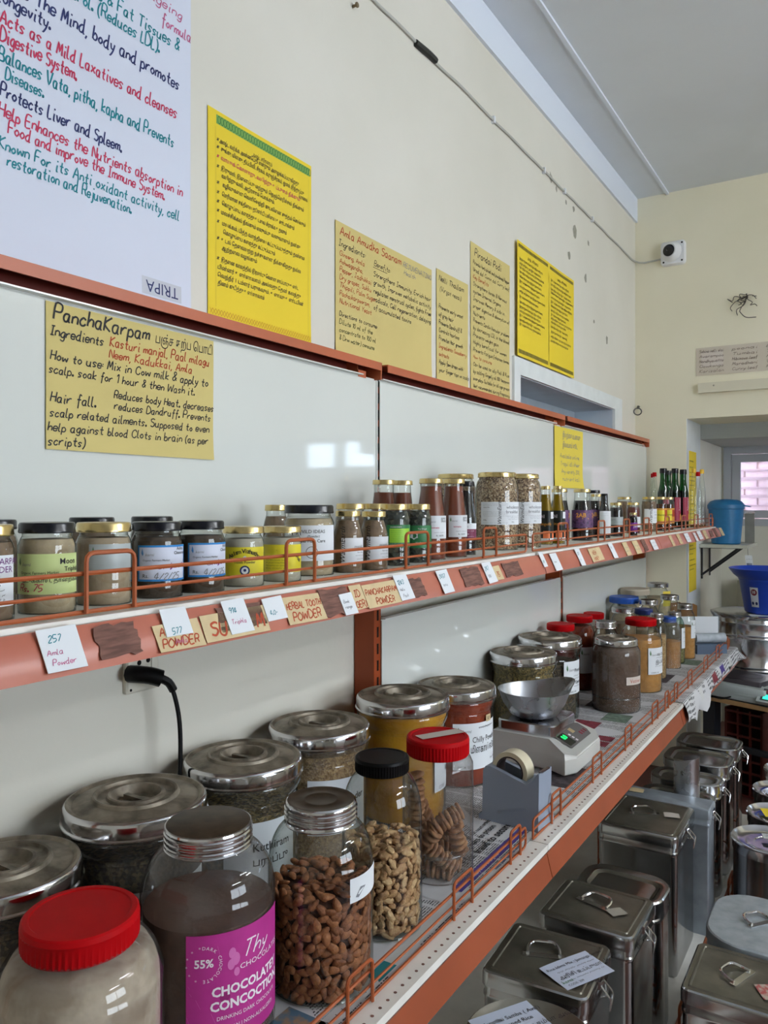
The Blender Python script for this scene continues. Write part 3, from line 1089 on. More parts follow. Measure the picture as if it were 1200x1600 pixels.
p = Poster('tamil_poster', 'bright yellow poster with tamil writing and a green border on top', 'poster', XW, 1.347, 1.746, 2.135, 2.640, PAPER_YELLOW, 0.002)
p.b.sheet(p.m, 1.375, 2.608, 1.738, 2.630, 10, 1, p.mi(mat('green border wash', (120, 168, 84), .8)), 0.0004)
for k in range(36):
    s = 1.379 + k * 0.0101
    a = [(s + 0.0055 + 0.0055 * cos(q * PI / 5), 2.619 + 0.010 * sin(q * PI / 5)) for q in range(11)]
    vs = []
    for i, (u, v) in enumerate(a):
        vs += [p.m(u, v, 0.0008), p.m(s + 0.0055 + (u - s - 0.0055) * 0.72, 2.619 + (v - 2.619) * 0.8, 0.0008)]
    p.b.add(vs, [(2 * i, 2 * i + 1, 2 * i + 3, 2 * i + 2) for i in range(10)], p.mi(INK_GREEN))
rr = random.Random(5)
for k in range(40):
    s = 1.352 + k * 0.0098
    for q in (0, 1):
        a0, a1 = (s, 2.150 + (0.014 if q else 0)), (s + 0.0098, 2.150 + (0 if q else 0.014))
        p.b.poly(p.m, [(a0[0], a0[1]), (a1[0], a1[1]), (a1[0], a1[1] + 0.0012), (a0[0], a0[1] + 0.0012)], p.mi(INK_BRICK), 0.0006)
for (s0, s1, t0, t1) in ((1.372, 1.3728, 2.17, 2.60), (1.733, 1.7338, 2.15, 2.60)):
    p.b.sheet(p.m, s0, t0, s1, t1, 1, 10, p.mi(mat('faint pencil line', (190, 166, 60), .8)), 0.0004)
p.tamil('அஷ்ட சூரணம்', 1.505, 1.580, 2.578, .011, INK)
tl = [('அஷ்ட வர்க்க அன்னபேதி என்றும் அழைக்கப்படுகிறது', 1.385, 1.690, 2.566, INK), ('சுக்கு, மிளகு, திப்பிலி, சீரகம், கருஞ்சீரகம், ஓமம், இந்துப்பு', 1.390, 1.712, 2.548, INK),
      ('பெருங்காயம்', 1.690, 1.728, 2.534, INK), ('வாயுக் கோளாறு, வயிற்று உப்புசம் நீக்கும்', 1.390, 1.695, 2.526, INK_RED),
      ('இருமல், இளைப்பு மற்றும் நெஞ்செரிச்சல் நீங்கும்', 1.390, 1.712, 2.502, INK), ('வயிற்று வலி, அஜீரணம் போக்கும்.', 1.392, 1.590, 2.484, INK),
      ('கழிவுகளை வெளியேற்றி குடலினை சுத்தம் செய்யும்', 1.395, 1.720, 2.463, INK), ('செரிமான சக்தியை தூண்டி பசியை உண்டாக்கும்', 1.393, 1.672, 2.440, INK),
      ('கொழுப்பை கரைத்து உடலை சீராக்க உதவும்', 1.393, 1.640, 2.418, INK), ('மலச்சிக்கல் நீங்கும் எலும்பு வலுவாகும் நன்கு', 1.390, 1.697, 2.396, INK),
      ('மயக்கம், பித்த வாந்தியை கட்டுப்படுத்தும் தன்மை', 1.393, 1.716, 2.370, INK), ('கொழுப்பை கரைத்து கட்டுப்படும்', 1.397, 1.592, 2.350, INK),
      ('உடல் தேவையற்ற நச்சுகளை நீக்குகிறது நல்ல', 1.390, 1.700, 2.330, INK), ('ஆற்றலை வழங்கும்', 1.392, 1.520, 2.311, INK),
      ('இதனை காலத்தில் இரண்டு வேளை சாப்பாடு உண்ட', 1.390, 1.690, 2.282, INK), ('பின்னர் உண்ணலாம் அல்லது தேன் கலந்து', 1.378, 1.700, 2.262, INK),
      ('வெந்நீர் 1 டம்ளர் பருகவும். உணவு உண்டபின்', 1.378, 1.712, 2.243, INK), ('தினம் குடித்து உண்ணலாம்', 1.378, 1.548, 2.224, INK)]
for tx, s0, s1, t, ink in tl:
    p.tamil(tx, s0, s1, t, .0105, ink, bold=0.012)
for t in (2.566, 2.548, 2.526, 2.502, 2.463, 2.440, 2.418, 2.396, 2.370, 2.330, 2.282):
    p.hand('*', 1.374, 1.382, t, .011, INK if t != 2.526 else INK_RED, wt=.12)
p.done()

p = Poster('handwritten_poster', 'tan poster in two columns headed Amla Amudha with ingredients and benefits', 'poster', XW, 1.862, 2.447, 2.125, 2.528, PAPER_MANILA, 0.005)
p.hand('Amla Amudha Saanam', 1.885, 2.235, 2.492, .024, INK_BRICK, wt=.135)
p.hand('REJUVENATING', 2.250, 2.440, 2.490, .016, INK_GREY, wt=.12)
p.hand('Health', 2.255, 2.330, 2.466, .014, INK_GREY, wt=.12)
p.hand('Ingredients:', 1.878, 2.020, 2.458, .019, INK, wt=.11)
p.hand('Benefits:', 2.072, 2.168, 2.448, .017, INK, wt=.11)
p.b.sheet(p.m, 2.066, 2.441, 2.150, 2.4425, 2, 1, p.mi(INK), .0005)
for k, tx in enumerate(['Ginseng, Amla', 'Ashwagandha,', 'Pepper, Jadhikkai', 'Dry grapes, Sukku', 'Thippili, Palm Sugar', 'Pachaikarpooram,', 'Nutritional Yeast']):
    p.hand(tx, 1.882, 1.882 + .0095 * len(tx) + .01, 2.430 - k * .0235, .0145, INK_BRICK, wt=.135)
for k, tx in enumerate(['Directions to consume:', 'Dilute 10 ml of the', 'concentrate to 100 ml', '& Drw water) consume']):
    p.hand(tx, 1.880, 1.882 + .0093 * len(tx), 2.252 - k * .0235, .014, INK if k == 0 else mat('olive ink', (74, 80, 40), .7), wt=.135)
for k, tx in enumerate(['Strengthens Immunity, Enrich hair', 'growth, Improves metabolic activity', 'regulates menstrual cycles, fights Free', 'radicals, Cell regeneration, delaying', 'of accumulated toxins']):
    p.hand(tx, 2.068, min(2.438, 2.068 + .0112 * len(tx)), 2.414 - k * .026, .0155, INK, wt=.135)
p.done()

p = Poster('handwritten_poster', 'narrow tan poster headed Nelli Thailam between two taller posters', 'poster', XW, 2.484, 2.740, 2.125, 2.545, PAPER_MANILA, 0.004)
p.hand('Nelli Thailam', 2.502, 2.700, 2.506, .020, INK, wt=.135)
p.hand('(Virgat nezai)', 2.510, 2.680, 2.470, .017, INK, wt=.12)
for k, (tx, ink) in enumerate([('Prevents early onset', INK), ('of grey hair', INK), ('Prevents Dandruff &', INK), ('Controls hairloss', INK), ('Promotes Hair growth', INK), ('Ingredients: Gooseberry', INK_BRICK), ('extracts', INK_BRICK), ('Apply few drops with', INK), ('your finger tips on scalp', INK)]):
    p.hand(tx, 2.500, 2.500 + .0098 * len(tx), 2.405 - k * .0285, .0155, ink, wt=.135)
p.done()

p = Poster('handwritten_poster', 'tall tan poster headed Pirandai Podi covered with close lines', 'poster', XW, 2.764, 3.148, 2.125, 2.722, PAPER_MANILA, 0.004)
p.hand('Pirandai Podi', 2.800, 3.055, 2.675, .028, INK, wt=.12)
for k, (tx, ink) in enumerate([('Pirandai herb dried and powdered Pepper', INK), ('Urad dal Cumin dal Curry leaf', INK), ('Key Benefits', INK_BRICK), ('Strengthens bones & Nervous', INK), ('system Internal Organs', INK), ('Improves Memory & aids in', INK), ('proper digestion & absorption of', INK), ('Nutrients', INK), ('Prevents Cardio Vascular problems', INK), ('by decreasing LDL in the blood', INK), ('Prevents weight gain', INK), ('Highly beneficial for women', INK), ('Prevents Fatigue Enhances bones', INK), ('How to consume?', INK_BRICK), ('Can be used as idly Podi & Rice', INK), ('by adding Gingelly oil 100 teaspoon', INK), ('everyday. Suitable for all age groups', INK), ('Not recommended during Pregnancy', INK)]):
    p.hand(tx, 2.785, min(3.14, 2.785 + .0122 * len(tx)), 2.640 - k * .0285, .0150, ink, wt=.135)
p.done()

for (y0, y1, lbl) in ((3.205, 3.594, 'left one of two bright yellow printed sheets above the wall niche'), (3.598, 3.960, 'right one of two bright yellow printed sheets above the wall niche')):
    p = Poster('printed_sheet', lbl, 'poster', XW + 0.012, y0, y1, 2.347, 2.852, PAPER_YELLOW, 0.003, 'yellow sheets above the niche')
    for (ta, tb) in ((2.825, 2.840), (2.360, 2.378)):
        n = 40
        for k in range(n):
            s = y0 + 0.012 + (y1 - y0 - 0.024) * k / n
            p.b.sheet(p.m, s, ta, s + (y1 - y0) / n * 0.62, tb, 1, 1, p.mi(mat('dark border print', (70, 66, 30), .8)), .0005)
    rr = random.Random(int(y0 * 100))
    p.tamil('அஷ்ட சூரணம்', y0 + .12, y0 + .25, 2.795, .014, INK)
    z = 2.772
    bits = ['இது உடல் நலம் காக்கும்', 'செரிமானம் சீராகும் நன்மை', 'வயிற்று வலி நீங்கும் உதவும்', 'இரத்தம் சுத்தமாகும் மேலும்', 'நோய் எதிர்ப்பு சக்தி தரும்', 'பயன்படுத்தும் முறை விளக்கம்']
    while z > 2.47:
        p.tamil(rr.choice(bits) + ' ' + rr.choice(bits), y0 + .022, y0 + rr.uniform(.24, .345), z, .010, INK, bold=.015)
        z -= rr.uniform(.0175, .024)
    p.done()

p = Poster('handwritten_poster', 'tan poster headed Panchakarpam taped on the white back panel', 'poster', PX + 0.0085, 0.869, 1.288, 1.798, 2.064, PAPER_MANILA, 0.004)
p.hand('PanchaKarpam', 0.884, 1.104, 2.034, .028, INK, wt=.135)
p.tamil('பஞ்ச கற்ப பொடி', 1.122, 1.284, 2.032, .020, INK, shear=.1)
for tx, s0, s1, t, cap, ink in [('Ingredients', .877, .992, 2.004, .018, INK), ('Kasturi manjal, Paal milagu', 1.008, 1.273, 2.006, .018, INK_BRICK), ('Neem, Kadukkai, Amla', 1.006, 1.222, 1.983, .017, INK_BRICK),
                                ('How to use: Mix in Cow milk & apply to', .877, 1.270, 1.960, .017, INK), ('scalp. soak for 1 hour & then Wash it.', .874, 1.230, 1.936, .016, INK),
                                ('Reduces body Heat. decreases', 1.017, 1.287, 1.906, .016, INK), ('Hair fall.', .877, .974, 1.884, .018, INK), ('reduces Dandruff. Prevents', 1.017, 1.278, 1.884, .016, INK),
                                ('scalp related ailments. Supposed to even', .876, 1.274, 1.858, .016, INK), ('help against blood Clots in brain (as per', .872, 1.270, 1.832, .016, INK), ('scripts)', .872, .948, 1.806, .017, INK)]:
    p.hand(tx, s0, s1, t, cap, ink, wt=.14, seed=int(s0 * 99))
p.done()

p = Poster('handwritten_note', 'lemon yellow note hanging on the back panel above the dark grape bottles', 'note', PX + 0.0115, 3.488, 3.902, 1.775, 2.062, PAPER_LEMON, 0.010)
p.tamil('இயற்கை உணவு', 3.60, 3.86, 2.016, .026, INK_GREY)
p.tamil('இலவசம் கூட', 3.60, 3.82, 1.970, .024, INK_GREY)
for k, tx in enumerate(['Available online,', '1 ragul idli kheer', 'Any variety 200,', 'nutrient kali']):
    p.hand(tx, 3.56 + .01 * k, 3.85, 1.918 - k * .036, .020, INK_GREY, wt=.12)
p.done()

# yellow scroll on the reveal of the opening
b = MB()
m = lambda s, t, d: Vector((d, s, t))
mats = [PAPER, PAPER_YELLOW, INK]
b.sheet(m, -0.16, 0, 0.15, 0.98, 2, 8, 0, 0.001, None, 0.0)
b.sheet(m, -0.12, 0.06, 0.12, 0.97, 2, 8, 1, 0.002)
rr = random.Random(8)
z = 0.90
while z > 0.18:
    b.scribble(m, -0.10, rr.uniform(0.0, 0.10), z, 0.011, 2, 0.0026, int(z * 1000), 0.0035)
    z -= rr.uniform(0.022, 0.04)
tag(b.build('printed_scroll', mats, None, loc=(OX + 0.006, 5.41, 1.07), flat=True), 'long yellow sheet on white board hanging in the reveal of the opening', 'poster')

# camera on the far wall
t = thing('security_camera', 'white round-lensed security camera on a square base high on the far wall', 'camera', (-1.092, FY, 3.30))
b = MB()


def rrect(cx, cy, wx, wy, r, z, k=4):
    out = []
    r = min(r, wx / 2 - 1e-4, wy / 2 - 1e-4)
    for (sx, sy, a0) in ((1, 1, 0), (-1, 1, PI / 2), (-1, -1, PI), (1, -1, 1.5 * PI)):
        for i in range(k + 1):
            a = a0 + PI / 2 * i / k
            out.append(Vector((cx + sx * (wx / 2 - r) + r * cos(a), cy + sy * (wy / 2 - r) + r * sin(a), z)))
    return out


RX90 = Matrix.Rotation(PI / 2, 4, 'X')      # local z -> -y (towards the camera side)
b.rings([[RX90 @ p for p in rrect(0, 0, wd, wd, .02, z)] for wd, z in ((.15, 0.0), (.15, .030), (.138, .038))])
for (x, z) in ((-.056, -.056), (.056, .056), (.056, -.056)):
    b.lathe([(.006, .036), (.006, .0395)], 8, 1, M=Matrix.Translation((x, 0, z)) @ RX90)
b.build('mount_plate', [mat('white camera plastic', (232, 234, 236), .35), BLACK], t)
b = MB()
TL = Matrix.Translation((-.006, -.038, .006)) @ Matrix.Rotation(-.25, 4, 'Z') @ RX90
b.lathe([(.064, -.004), (.062, .015), (.052, .034), (.044, .042), (.040, .040)], 32, M=TL)
b.build('dome', MATS['white camera plastic'], t)
b = MB()
b.lathe([(.037, .030), (.037, .043), (.030, .046), (.012, .047), (.010, .045), (.0001, .045)], 28, M=TL)
b.build('lens', mat('black lens glass', (10, 10, 12), .08), t)

# cable run
b = MB()
pts = []
rr = random.Random(4)
y = 1.3
for k in range(44):
    pts.append((WX + 0.006, y, 3.277 + 0.002 * sin(k * 1.3) + rr.uniform(-.002, .002) + (0.03 * max(0, (2.15 - y) / 0.9) ** 2)))
    y += 0.0893
pts = [p for p in pts if p[1] < FY - 0.01]
pts += [(WX + .012, FY - .012, 3.283), (WX + 0.06, FY - 0.006, 3.272), (-1.17, FY - 0.006, 3.278)]
b.tube(smooth(pts, 2), 0.0055, 6)
cb = b.build('wall_cable', mat('grey white cable', (182, 182, 176), .6))
tag(cb, 'thin grey white cable running along the upper left wall to the camera', 'cable')
b = MB()
b.tube(smooth([(WX + .006, 2.325, 3.272), (WX + .008, 2.37, 3.274), (WX + .008, 2.42, 3.278), (WX + .006, 2.47, 3.280)], 3), 0.012, 8)
b.build('black_tape', mat('black insulating tape', (22, 24, 22), .6), cb)
for y in (2.97, 3.55, 3.84, 4.30):
    b = MB()
    b.box(WX, y - .006, 3.262, WX + .014, y + .006, 3.290)
    b.build('cable_clip', PAPER, cb)

# knot of old wire sticking out of the far wall
b = MB()
rr = random.Random(12)
x0, z0 = -0.664, 2.965
for k in range(9):
    pts = [(x0, FY, z0)]
    p = Vector((x0, FY - .02, z0))
    for q in range(7):
        pts.append(tuple(p))
        p = p + Vector((rr.uniform(-.03, .03), rr.uniform(-.012, .004), rr.uniform(-.028, .016)))
    b.tube(smooth(pts, 3), .0022, 5)
b.tube(smooth([(x0, FY, z0), (x0 - .005, FY - .03, z0 - .03), (x0 - .035, FY - .03, z0 - .08), (x0 - .03, FY - .03, z0 - .10), (x0, FY - .03, z0 - .13), (x0 + .055, FY - .03, z0 - .135)], 4), .0026, 5)
b.tube(smooth([(x0, FY, z0 + .02), (x0 - .01, FY - .03, z0 - .05), (x0 - .055, FY - .02, z0 - .075), (x0 - .05, FY - .02, z0 - .11)], 4), .0024, 5)
tag(b.build('wire_knot', mat('dark old wire', (58, 50, 42), .7)), 'tangle of dark old wire sticking out of the far wall', 'wire')

# laminated list and the batten below it
b = MB()
m = far_wall(FY - .002, -.957, 2.505)
b.sheet(m, 0, 0, .62, .175, 8, 4, 0, .001, lambda i, j: .003 * sin(i * 6) ** 2, 0)
b.sheet(m, .03, .055, .16, .15, 1, 1, 2, .0045)
fm = mat('brown list ink', (96, 78, 70), .7)
for k, row in enumerate([('Sabina nelli elai', 'poonai', 'beena'), ('Avarampoo', 'Tumbai', 'Thennam'), ('Nandhyavatta', 'Hibiscus leaf', 'Kala'), ('Gowkonga', 'Maradhani', 'Vallarai'), ('Karisalan', 'Curry leaf', 'Keezha')]):
    for q, tx in enumerate(row):
        b.hand(m, tx, .02 + q * .19, .142 - k * .031, .017, 1, .0058, fit=.14, wt=.11, seed=k * 3 + q)
tag(b.build('laminated_list', [mat('aged pinkish paper', (204, 194, 178), .25), fm, TAPE]), 'handwritten plant list under shiny laminate on the far wall', 'notice')
b = MB()
b.box(-.941, FY - .03, 2.394, -.2, FY, 2.456)
b.lathe([(.006, 0), (.005, .003)], 10, 1, M=Matrix.Translation((-.85, FY - .03, 2.435)) @ RX90)
tag(b.build('wooden_batten', [mat('cream painted batten', (214, 208, 186), .6), STEEL]), 'cream painted batten screwed to the far wall below the list', 'batten')
b = MB()
hk = [(-1.31, FY, 2.335), (-1.31, FY - .03, 2.335), (-1.31, FY - .04, 2.32)]
b.tube(hk, .006, 6)
b.tube([(-1.31 + .022 * cos(a), FY - .04 + .01 * cos(a), 2.30 + .022 * sin(a)) for a in [i * PI / 8 for i in range(16)]], .004, 6, closed=True)
tag(b.build('wall_hook', mat('dark steel hook', (82, 80, 76), .4, .8)), 'small steel ring hook near the inner corner of the walls', 'hook')
b = MB()
b.lathe([(.004, 0), (.004, .012), (.008, .014), (.008, .018)], 10, M=Matrix.Translation((WX, 1.956, 3.199)) @ Matrix.Rotation(PI / 2, 4, 'Y'))
tag(b.build('wall_nail', mat('rusty nail', (120, 104, 78), .5, .6)), 'single nail high on the left wall above the yellow poster', 'nail')
# patches of missing plaster: part of the wall
b = MB()
rr = random.Random(21)
for (y, z, s) in ((4.02, 3.12, .05), (4.0, 3.24, .022), (4.25, 3.13, .02), (3.93, 2.98, .03), (4.2, 2.93, .03), (4.35, 2.72, .018), (4.6, 2.66, .03), (3.66, 3.285, .03), (3.74, 3.255, .02), (3.88, 3.235, .018)):
    n = 9
    c = [(y + s * .95 * cos(2 * PI * i / n) * rr.uniform(.5, 1), z + s * sin(2 * PI * i / n) * rr.uniform(.5, 1)) for i in range(n)]
    b.poly(lambda a, q, d: Vector((WX + d, a, q)), c, 0, .0008)
struct(b.build('trim_6', mat('bare grey plaster', (150, 148, 134), .9, var=.1, vscale=60), flat=True), 'chipped grey spots in the paint of the left wall')

# socket and plug
t = thing('wall_socket', 'square white power socket on the wall under the upper shelf', 'socket', (WX, 1.146, 1.375))
b = MB()
RY90 = Matrix.Rotation(PI / 2, 4, 'Y')
b.rings([[RY90 @ p for p in rrect(0, 0, .15, .088, .006, z)] for z in (0.0, .010)] + [[RY90 @ p for p in rrect(0, 0, .142, .08, .006, .014)]])
b.build('face_plate', mat('ivory socket plastic', (216, 212, 198), .35), t)
for (y, z) in ((-.012, -.012), (.012, -.010), (0, .008), (-.034, -.066), (.03, .062)):
    b = MB()
    b.lathe([(.0055 if z > -.05 else .003, .0), (.0055 if z > -.05 else .003, .0146)], 10, M=Matrix.Translation((0, y, z)) @ RY90)
    b.build('socket_hole', BLACK, t)
b = MB()
b.box(.012, .020, -.03, .017, .036, .05)
b.build('rocker_switch', MATS['ivory socket plastic'], t)
t = thing('power_cord', 'black plug and cord hanging from the wall socket behind the steel lids', 'cord', (WX + .016, 1.118, 1.333))
b = MB()
b.tube(smooth([(.0, -.012, .012), (.018, -.006, .012), (.036, .012, .008), (.05, .03, .0)], 3), .018, 10)
b.tube(smooth([(.048, .028, .001), (.056, .044, -.010), (.060, .054, -.028)], 3), .009, 8)
b.build('plug', BLACK, t)
b = MB()
b.tube(smooth([(.056, .046, -.012), (.061, .056, -.04), (.064, .066, -.09), (.066, .068, -.15), (.067, .064, -.24), (.066, .060, -.36), (.066, .058, -.47), (.064, .1, -.495), (.06, .24, -.499)], 5), .0048, 8)
b.build('cable', BLACK, t)
# ------------------------------------------------------------------ jars and bottles
PROF = {
    # (radius, height) as fractions of body radius and of the glass height
    'honey': [(.88, 0), (.97, .015), (1, .05), (1, .72), (.985, .80), (.90, .875), (.86, .90), (.86, 1.0)],
    'masala': [(.88, 0), (.97, .012), (1, .04), (1, .60), (.96, .68), (.86, .78), (.76, .86), (.74, .90), (.74, 1.0)],
    'sauce': [(.86, 0), (.96, .01), (1, .03), (1, .46), (.95, .56), (.84, .70), (.74, .84), (.72, .90), (.72, 1.0)],
    'slim': [(.86, 0), (.96, .01), (1, .03), (1, .50), (.95, .58), (.75, .70), (.62, .80), (.58, .88), (.58, 1.0)],
    'big': [(.86, 0), (.95, .012), (1, .04), (1, .76), (.985, .84), (.92, .91), (.84, .945), (.84, 1.0)],
    'squash': [(.86, 0), (.97, .008), (1, .025), (1, .56), (.97, .61), (.82, .68), (.66, .75), (.58, .82), (.56, .90), (.56, 1.0)],
    'soda': [(.80, 0), (.96, .015), (1, .05), (1, .18), (.92, .28), (.90, .34), (1, .44), (1, .52), (.90, .64), (.68, .78), (.48, .90), (.44, .95), (.44, 1.0)],
    'oil': [(.90, 0), (.98, .01), (1, .03), (1, .52), (.97, .58), (.80, .68), (.66, .78), (.62, .86), (.62, 1.0)],
    'bulk': [(.80, 0), (.90, .01), (.94, .04), (.94, .70), (.92, .765), (.915, .79), (.96, .825), (1.0, .87), (1.0, .905), (.95, .945), (.90, .965), (.90, 1.0)],
    'cookie': [(.86, 0), (.96, .012), (1, .04), (1, .66), (.985, .74), (.93, .82), (.82, .885), (.70, .925), (.65, .95), (.65, 1.0)],
    'walnut': [(.86, 0), (.96, .012), (1, .04), (1, .62), (.985, .72), (.92, .82), (.79, .895), (.66, .935), (.60, .955), (.60, 1.0)],
    'pet': [(.88, 0), (.97, .012), (1, .04), (1, .20), (.985, .22), (1, .24), (1, .80), (.97, .87), (.90, .915), (.82, .94), (.82, 1.0)],
}


def prof_at(kind, zf):
    P = PROF[kind]
    for (r0, z0), (r1, z1) in zip(P, P[1:]):
        if z0 <= zf <= z1:
            return r0 + (r1 - r0) * (zf - z0) / max(z1 - z0, 1e-6)
    return P[-1][0]


def refine(P, k=3):
    return smooth(P, k)


def lid_lug(b, r, h, z):
    b.lathe([(r * .97, z), (r, z + h * .08), (r * 1.0, z + h * .22), (r * .985, z + h * .30), (r * .985, z + h * .80), (r * .95, z + h * .97), (r * .90, z + h), (r * .86, z + h * .97), (r * .0, z + h * .97)], 36)


def lid_rib(b, r, h, z, mi_top=0, n=120):
    def md(i, a, rr, zz):
        return 1.0 + (.034 if (i % 2 and z + h * .08 < zz < z + h * .72) else 0)
    b.lathe([(r * .96, z), (r * .965, z + h * .1), (r * .965, z + h * .70), (r, z + h * .78), (r * .985, z + h * .94), (r * .95, z + h), (r * .86, z + h), (r * .84, z + h * .965), (0, z + h * .965)], n, mod=md)


def lid_screw(b, r, h, z, tops=(0, 1)):
    P = [(r * .98, z), (r * 1.0, z + h * .06), (r * .97, z + h * .14)]
    for k in range(3):
        q = z + h * (.20 + .2 * k)
        P += [(r * .965, q), (r * 1.0, q + h * .07), (r * 1.0, q + h * .11), (r * .965, q + h * .16)]
    P += [(r * .975, z + h * .86), (r * .955, z + h * .95)]
    n = len(P)
    T = [(r * .92, z + h), (r * .80, z + h * .985), (r * .78, z + h * .965), (r * .50, z + h * .965), (r * .48, z + h * .985), (r * .42, z + h * .985), (r * .40, z + h * .965), (0, z + h * .965)]
    b.lathe(P + T, 56, mis=[tops[0]] * n + [tops[1]] * (len(T) - 1))


def lid_flat(b, r, h, z):
    P = [(r * .98, z), (r, z + h * .05)]
    for k in range(3):
        q = z + h * (.12 + .24 * k)
        P += [(r * .97, q), (r * .995, q + h * .07), (r * .995, q + h * .12), (r * .97, q + h * .18)]
    P += [(r * .985, z + h * .88), (r * .97, z + h * .97)]
    n = len(P)
    T = [(r * .94, z + h), (0, z + h * 1.01)]
    b.lathe(P + T, 56, mis=[0] * n + [1] * (len(T) - 1))


def lid_press(b, r, h, z):
    """Wide pressed steel lid with stepped rings and a hollow centre."""
    P = [(r * .985, z - h * .05), (r * 1.0, z), (r * 1.0, z + h * .06), (r * .978, z + h * .12), (r * .978, z + h * .60), (r * .965, z + h * .74)]
    T = [(r * .94, z + h * .82), (r * .905, z + h * .84), (r * .885, z + h * .76), (r * .855, z + h * .72), (r * .83, z + h * .76), (r * .60, z + h * .88), (r * .585, z + h * 1.02), (r * .565, z + h * 1.05), (r * .54, z + h * 1.02), (r * .525, z + h * .88), (r * .50, z + h * .84), (r * .41, z + h * .86), (r * .395, z + h * .98), (r * .375, z + h * 1.02), (r * .345, z + h * 1.0), (r * .325, z + h * .84), (r * .29, z + h * .60), (r * .22, z + h * .54), (r * .19, z + h * .58), (r * .10, z + h * .58), (0, z + h * .58)]
    b.lathe(P + T, 64, mis=[0] * len(P) + [1] * (len(T) - 1))
    b.box(-r * .22, -r * .04, z + h * .50, r * .22, r * .04, z + h * .80, 1)


def lid_cap(b, r, h, z):
    def md(i, a, rr, zz):
        return 1.0 + (.03 if i % 2 and zz < z + h * .85 else 0)
    b.lathe([(r, z), (r, z + h * .2), (r, z + h * .85), (r * .93, z + h), (0, z + h)], 36, mod=md)


LIDF = {'lug': lid_lug, 'rib': lid_rib, 'screw': lid_screw, 'flat': lid_flat, 'press': lid_press, 'cap': lid_cap}


def jar(name, label, cat, group, x, y, r, h, kind, lid, lid_h, lid_r, lid_m, fill=None, level=.8, labels=(), z=UZ, glass_m=GLASS, n=36, sq=0.0, mound=0.0, bare=False, tilt=0.0, fillname='filling', inner=.955):
    """One jar: glass body, filling, lid and labels. labels: (phi, half angle deg, z0, z1, mats, draw)."""
    t = thing(name, label, cat, (x, y, z), 0, group)
    hb = h - lid_h
    P = [(rf * r, zf * (hb + lid_h * .55)) for rf, zf in PROF[kind]]
    P = [(0, .0005)] + P
    b = MB()
    b.lathe(refine(P, 3), n, sq=sq, cap1=False)
    b.build('glass_body', glass_m, t, angle=60)
    if fill is not None:
        Q = []
        Hg = hb + lid_h * .55
        top = level * Hg
        k = 14
        for i in range(k + 1):
            zf = .012 + (level - .012) * i / k
            Q.append((prof_at(kind, zf) * r * inner, zf * Hg))
        Q = [(0, .0022), (Q[0][0] * .96, .0022)] + Q
        rt = Q[-1][0]
        Q += [(rt * .92, top + mound * .25), (rt * .6, top + mound * .75), (0, top + mound)]
        b = MB()
        sd = random.Random(int(x * 997 + y * 331))

        def wob(i, a, rr, zz):
            return 1.0
        b.lathe(Q, n, sq=sq, mod=wob)
        b.build(fillname, fill, t, angle=50)
    b = MB()
    LIDF[lid](b, lid_r, lid_h, h - lid_h)
    lm = lid_m if isinstance(lid_m, (list, tuple)) else [lid_m]
    b.build('lid', lm, t, angle=35)
    for (phi, half, z0, z1, mats, draw) in labels:
        b = MB()
        rr = prof_at(kind, ((z0 + z1) / 2) / (hb + lid_h * .55)) * r + .0006
        ph = math.radians(phi)
        m = cyl(rr, ph, 0)
        if sq:
            m0 = m

            def m(s, tt, d, rr=rr, ph=ph):
                a = ph + s / rr
                k = 1.0 / (abs(cos(a)) ** sq + abs(sin(a)) ** sq) ** (1.0 / sq)
                return Vector(((rr + d) * k * cos(a), (rr + d) * k * sin(a), tt))
        S = rr * math.radians(half)
        b.sheet(m, -S, z0, S, z1, max(8, int(half / 3)), 2, 0, .0003)
        if draw:
            draw(b, m, S, z0, z1)
        b.build('label', mats, t, angle=30)
    return t


def face(x, y):
    """Azimuth from a jar towards the place one stands in the aisle."""
    return math.degrees(math.atan2(-y, -x))


# label artwork ------------------------------------------------------------
def leaf_mark(b, m, s, t, h, mi):
    """The small pair of leaves printed on the shop's labels."""
    for sg, hh in ((-1, 1.0), (.6, .8)):
        pts = [(0, 0), (sg * .18 * h, .35 * h * hh), (sg * .12 * h, .75 * h * hh), (sg * .02 * h, h * hh), (sg * .02 * h, .5 * h * hh)]
        b.poly(m, [(s + a, t + c) for a, c in (pts if sg > 0 else pts[::-1])], mi, .0008)


def art_shop(lines, tick=INK_GREEN):
    """kerni label: leaf mark and name at the upper left, then lines (text, s frac, t frac, size frac, ink index, hand)."""
    def draw(b, m, S, z0, z1):
        H = z1 - z0
        leaf_mark(b, m, -S * .80, z1 - H * .30, H * .22, 1)
        b.text(m, 'kerni', -S * .70, z1 - H * .30, H * .085, 2, .0008, shear=.25)
        for (tx, sf, tf, size, mi, hd) in lines:
            if hd == 'h':
                b.hand(m, tx, -S + 2 * S * sf, z0 + H * tf, H * size, mi, .0008, wt=.13)
            elif hd == 's':
                b.scribble(m, -S + 2 * S * sf, -S + 2 * S * min(.95, sf + .55), z0 + H * tf, H * size, mi, .0008, len(tx) + int(tf * 100))
            else:
                b.text(m, tx, -S + 2 * S * sf, z0 + H * tf, H * size, mi, .0008, bold=hd or 0)
    return draw


def art_border(inner):
    def draw(b, m, S, z0, z1):
        e = S * .06
        b.sheet(m, -S, z1 - e * 1.2, S, z1, 20, 1, 1, .0007)
        b.sheet(m, -S, z0, S, z0 + e * 1.2, 20, 1, 1, .0007)
        b.sheet(m, -S, z0, -S + e, z1, 1, 1, 1, .0007)
        b.sheet(m, S - e, z0, S, z1, 1, 1, 1, .0007)
        inner(b, m, S, z0, z1)
    return draw


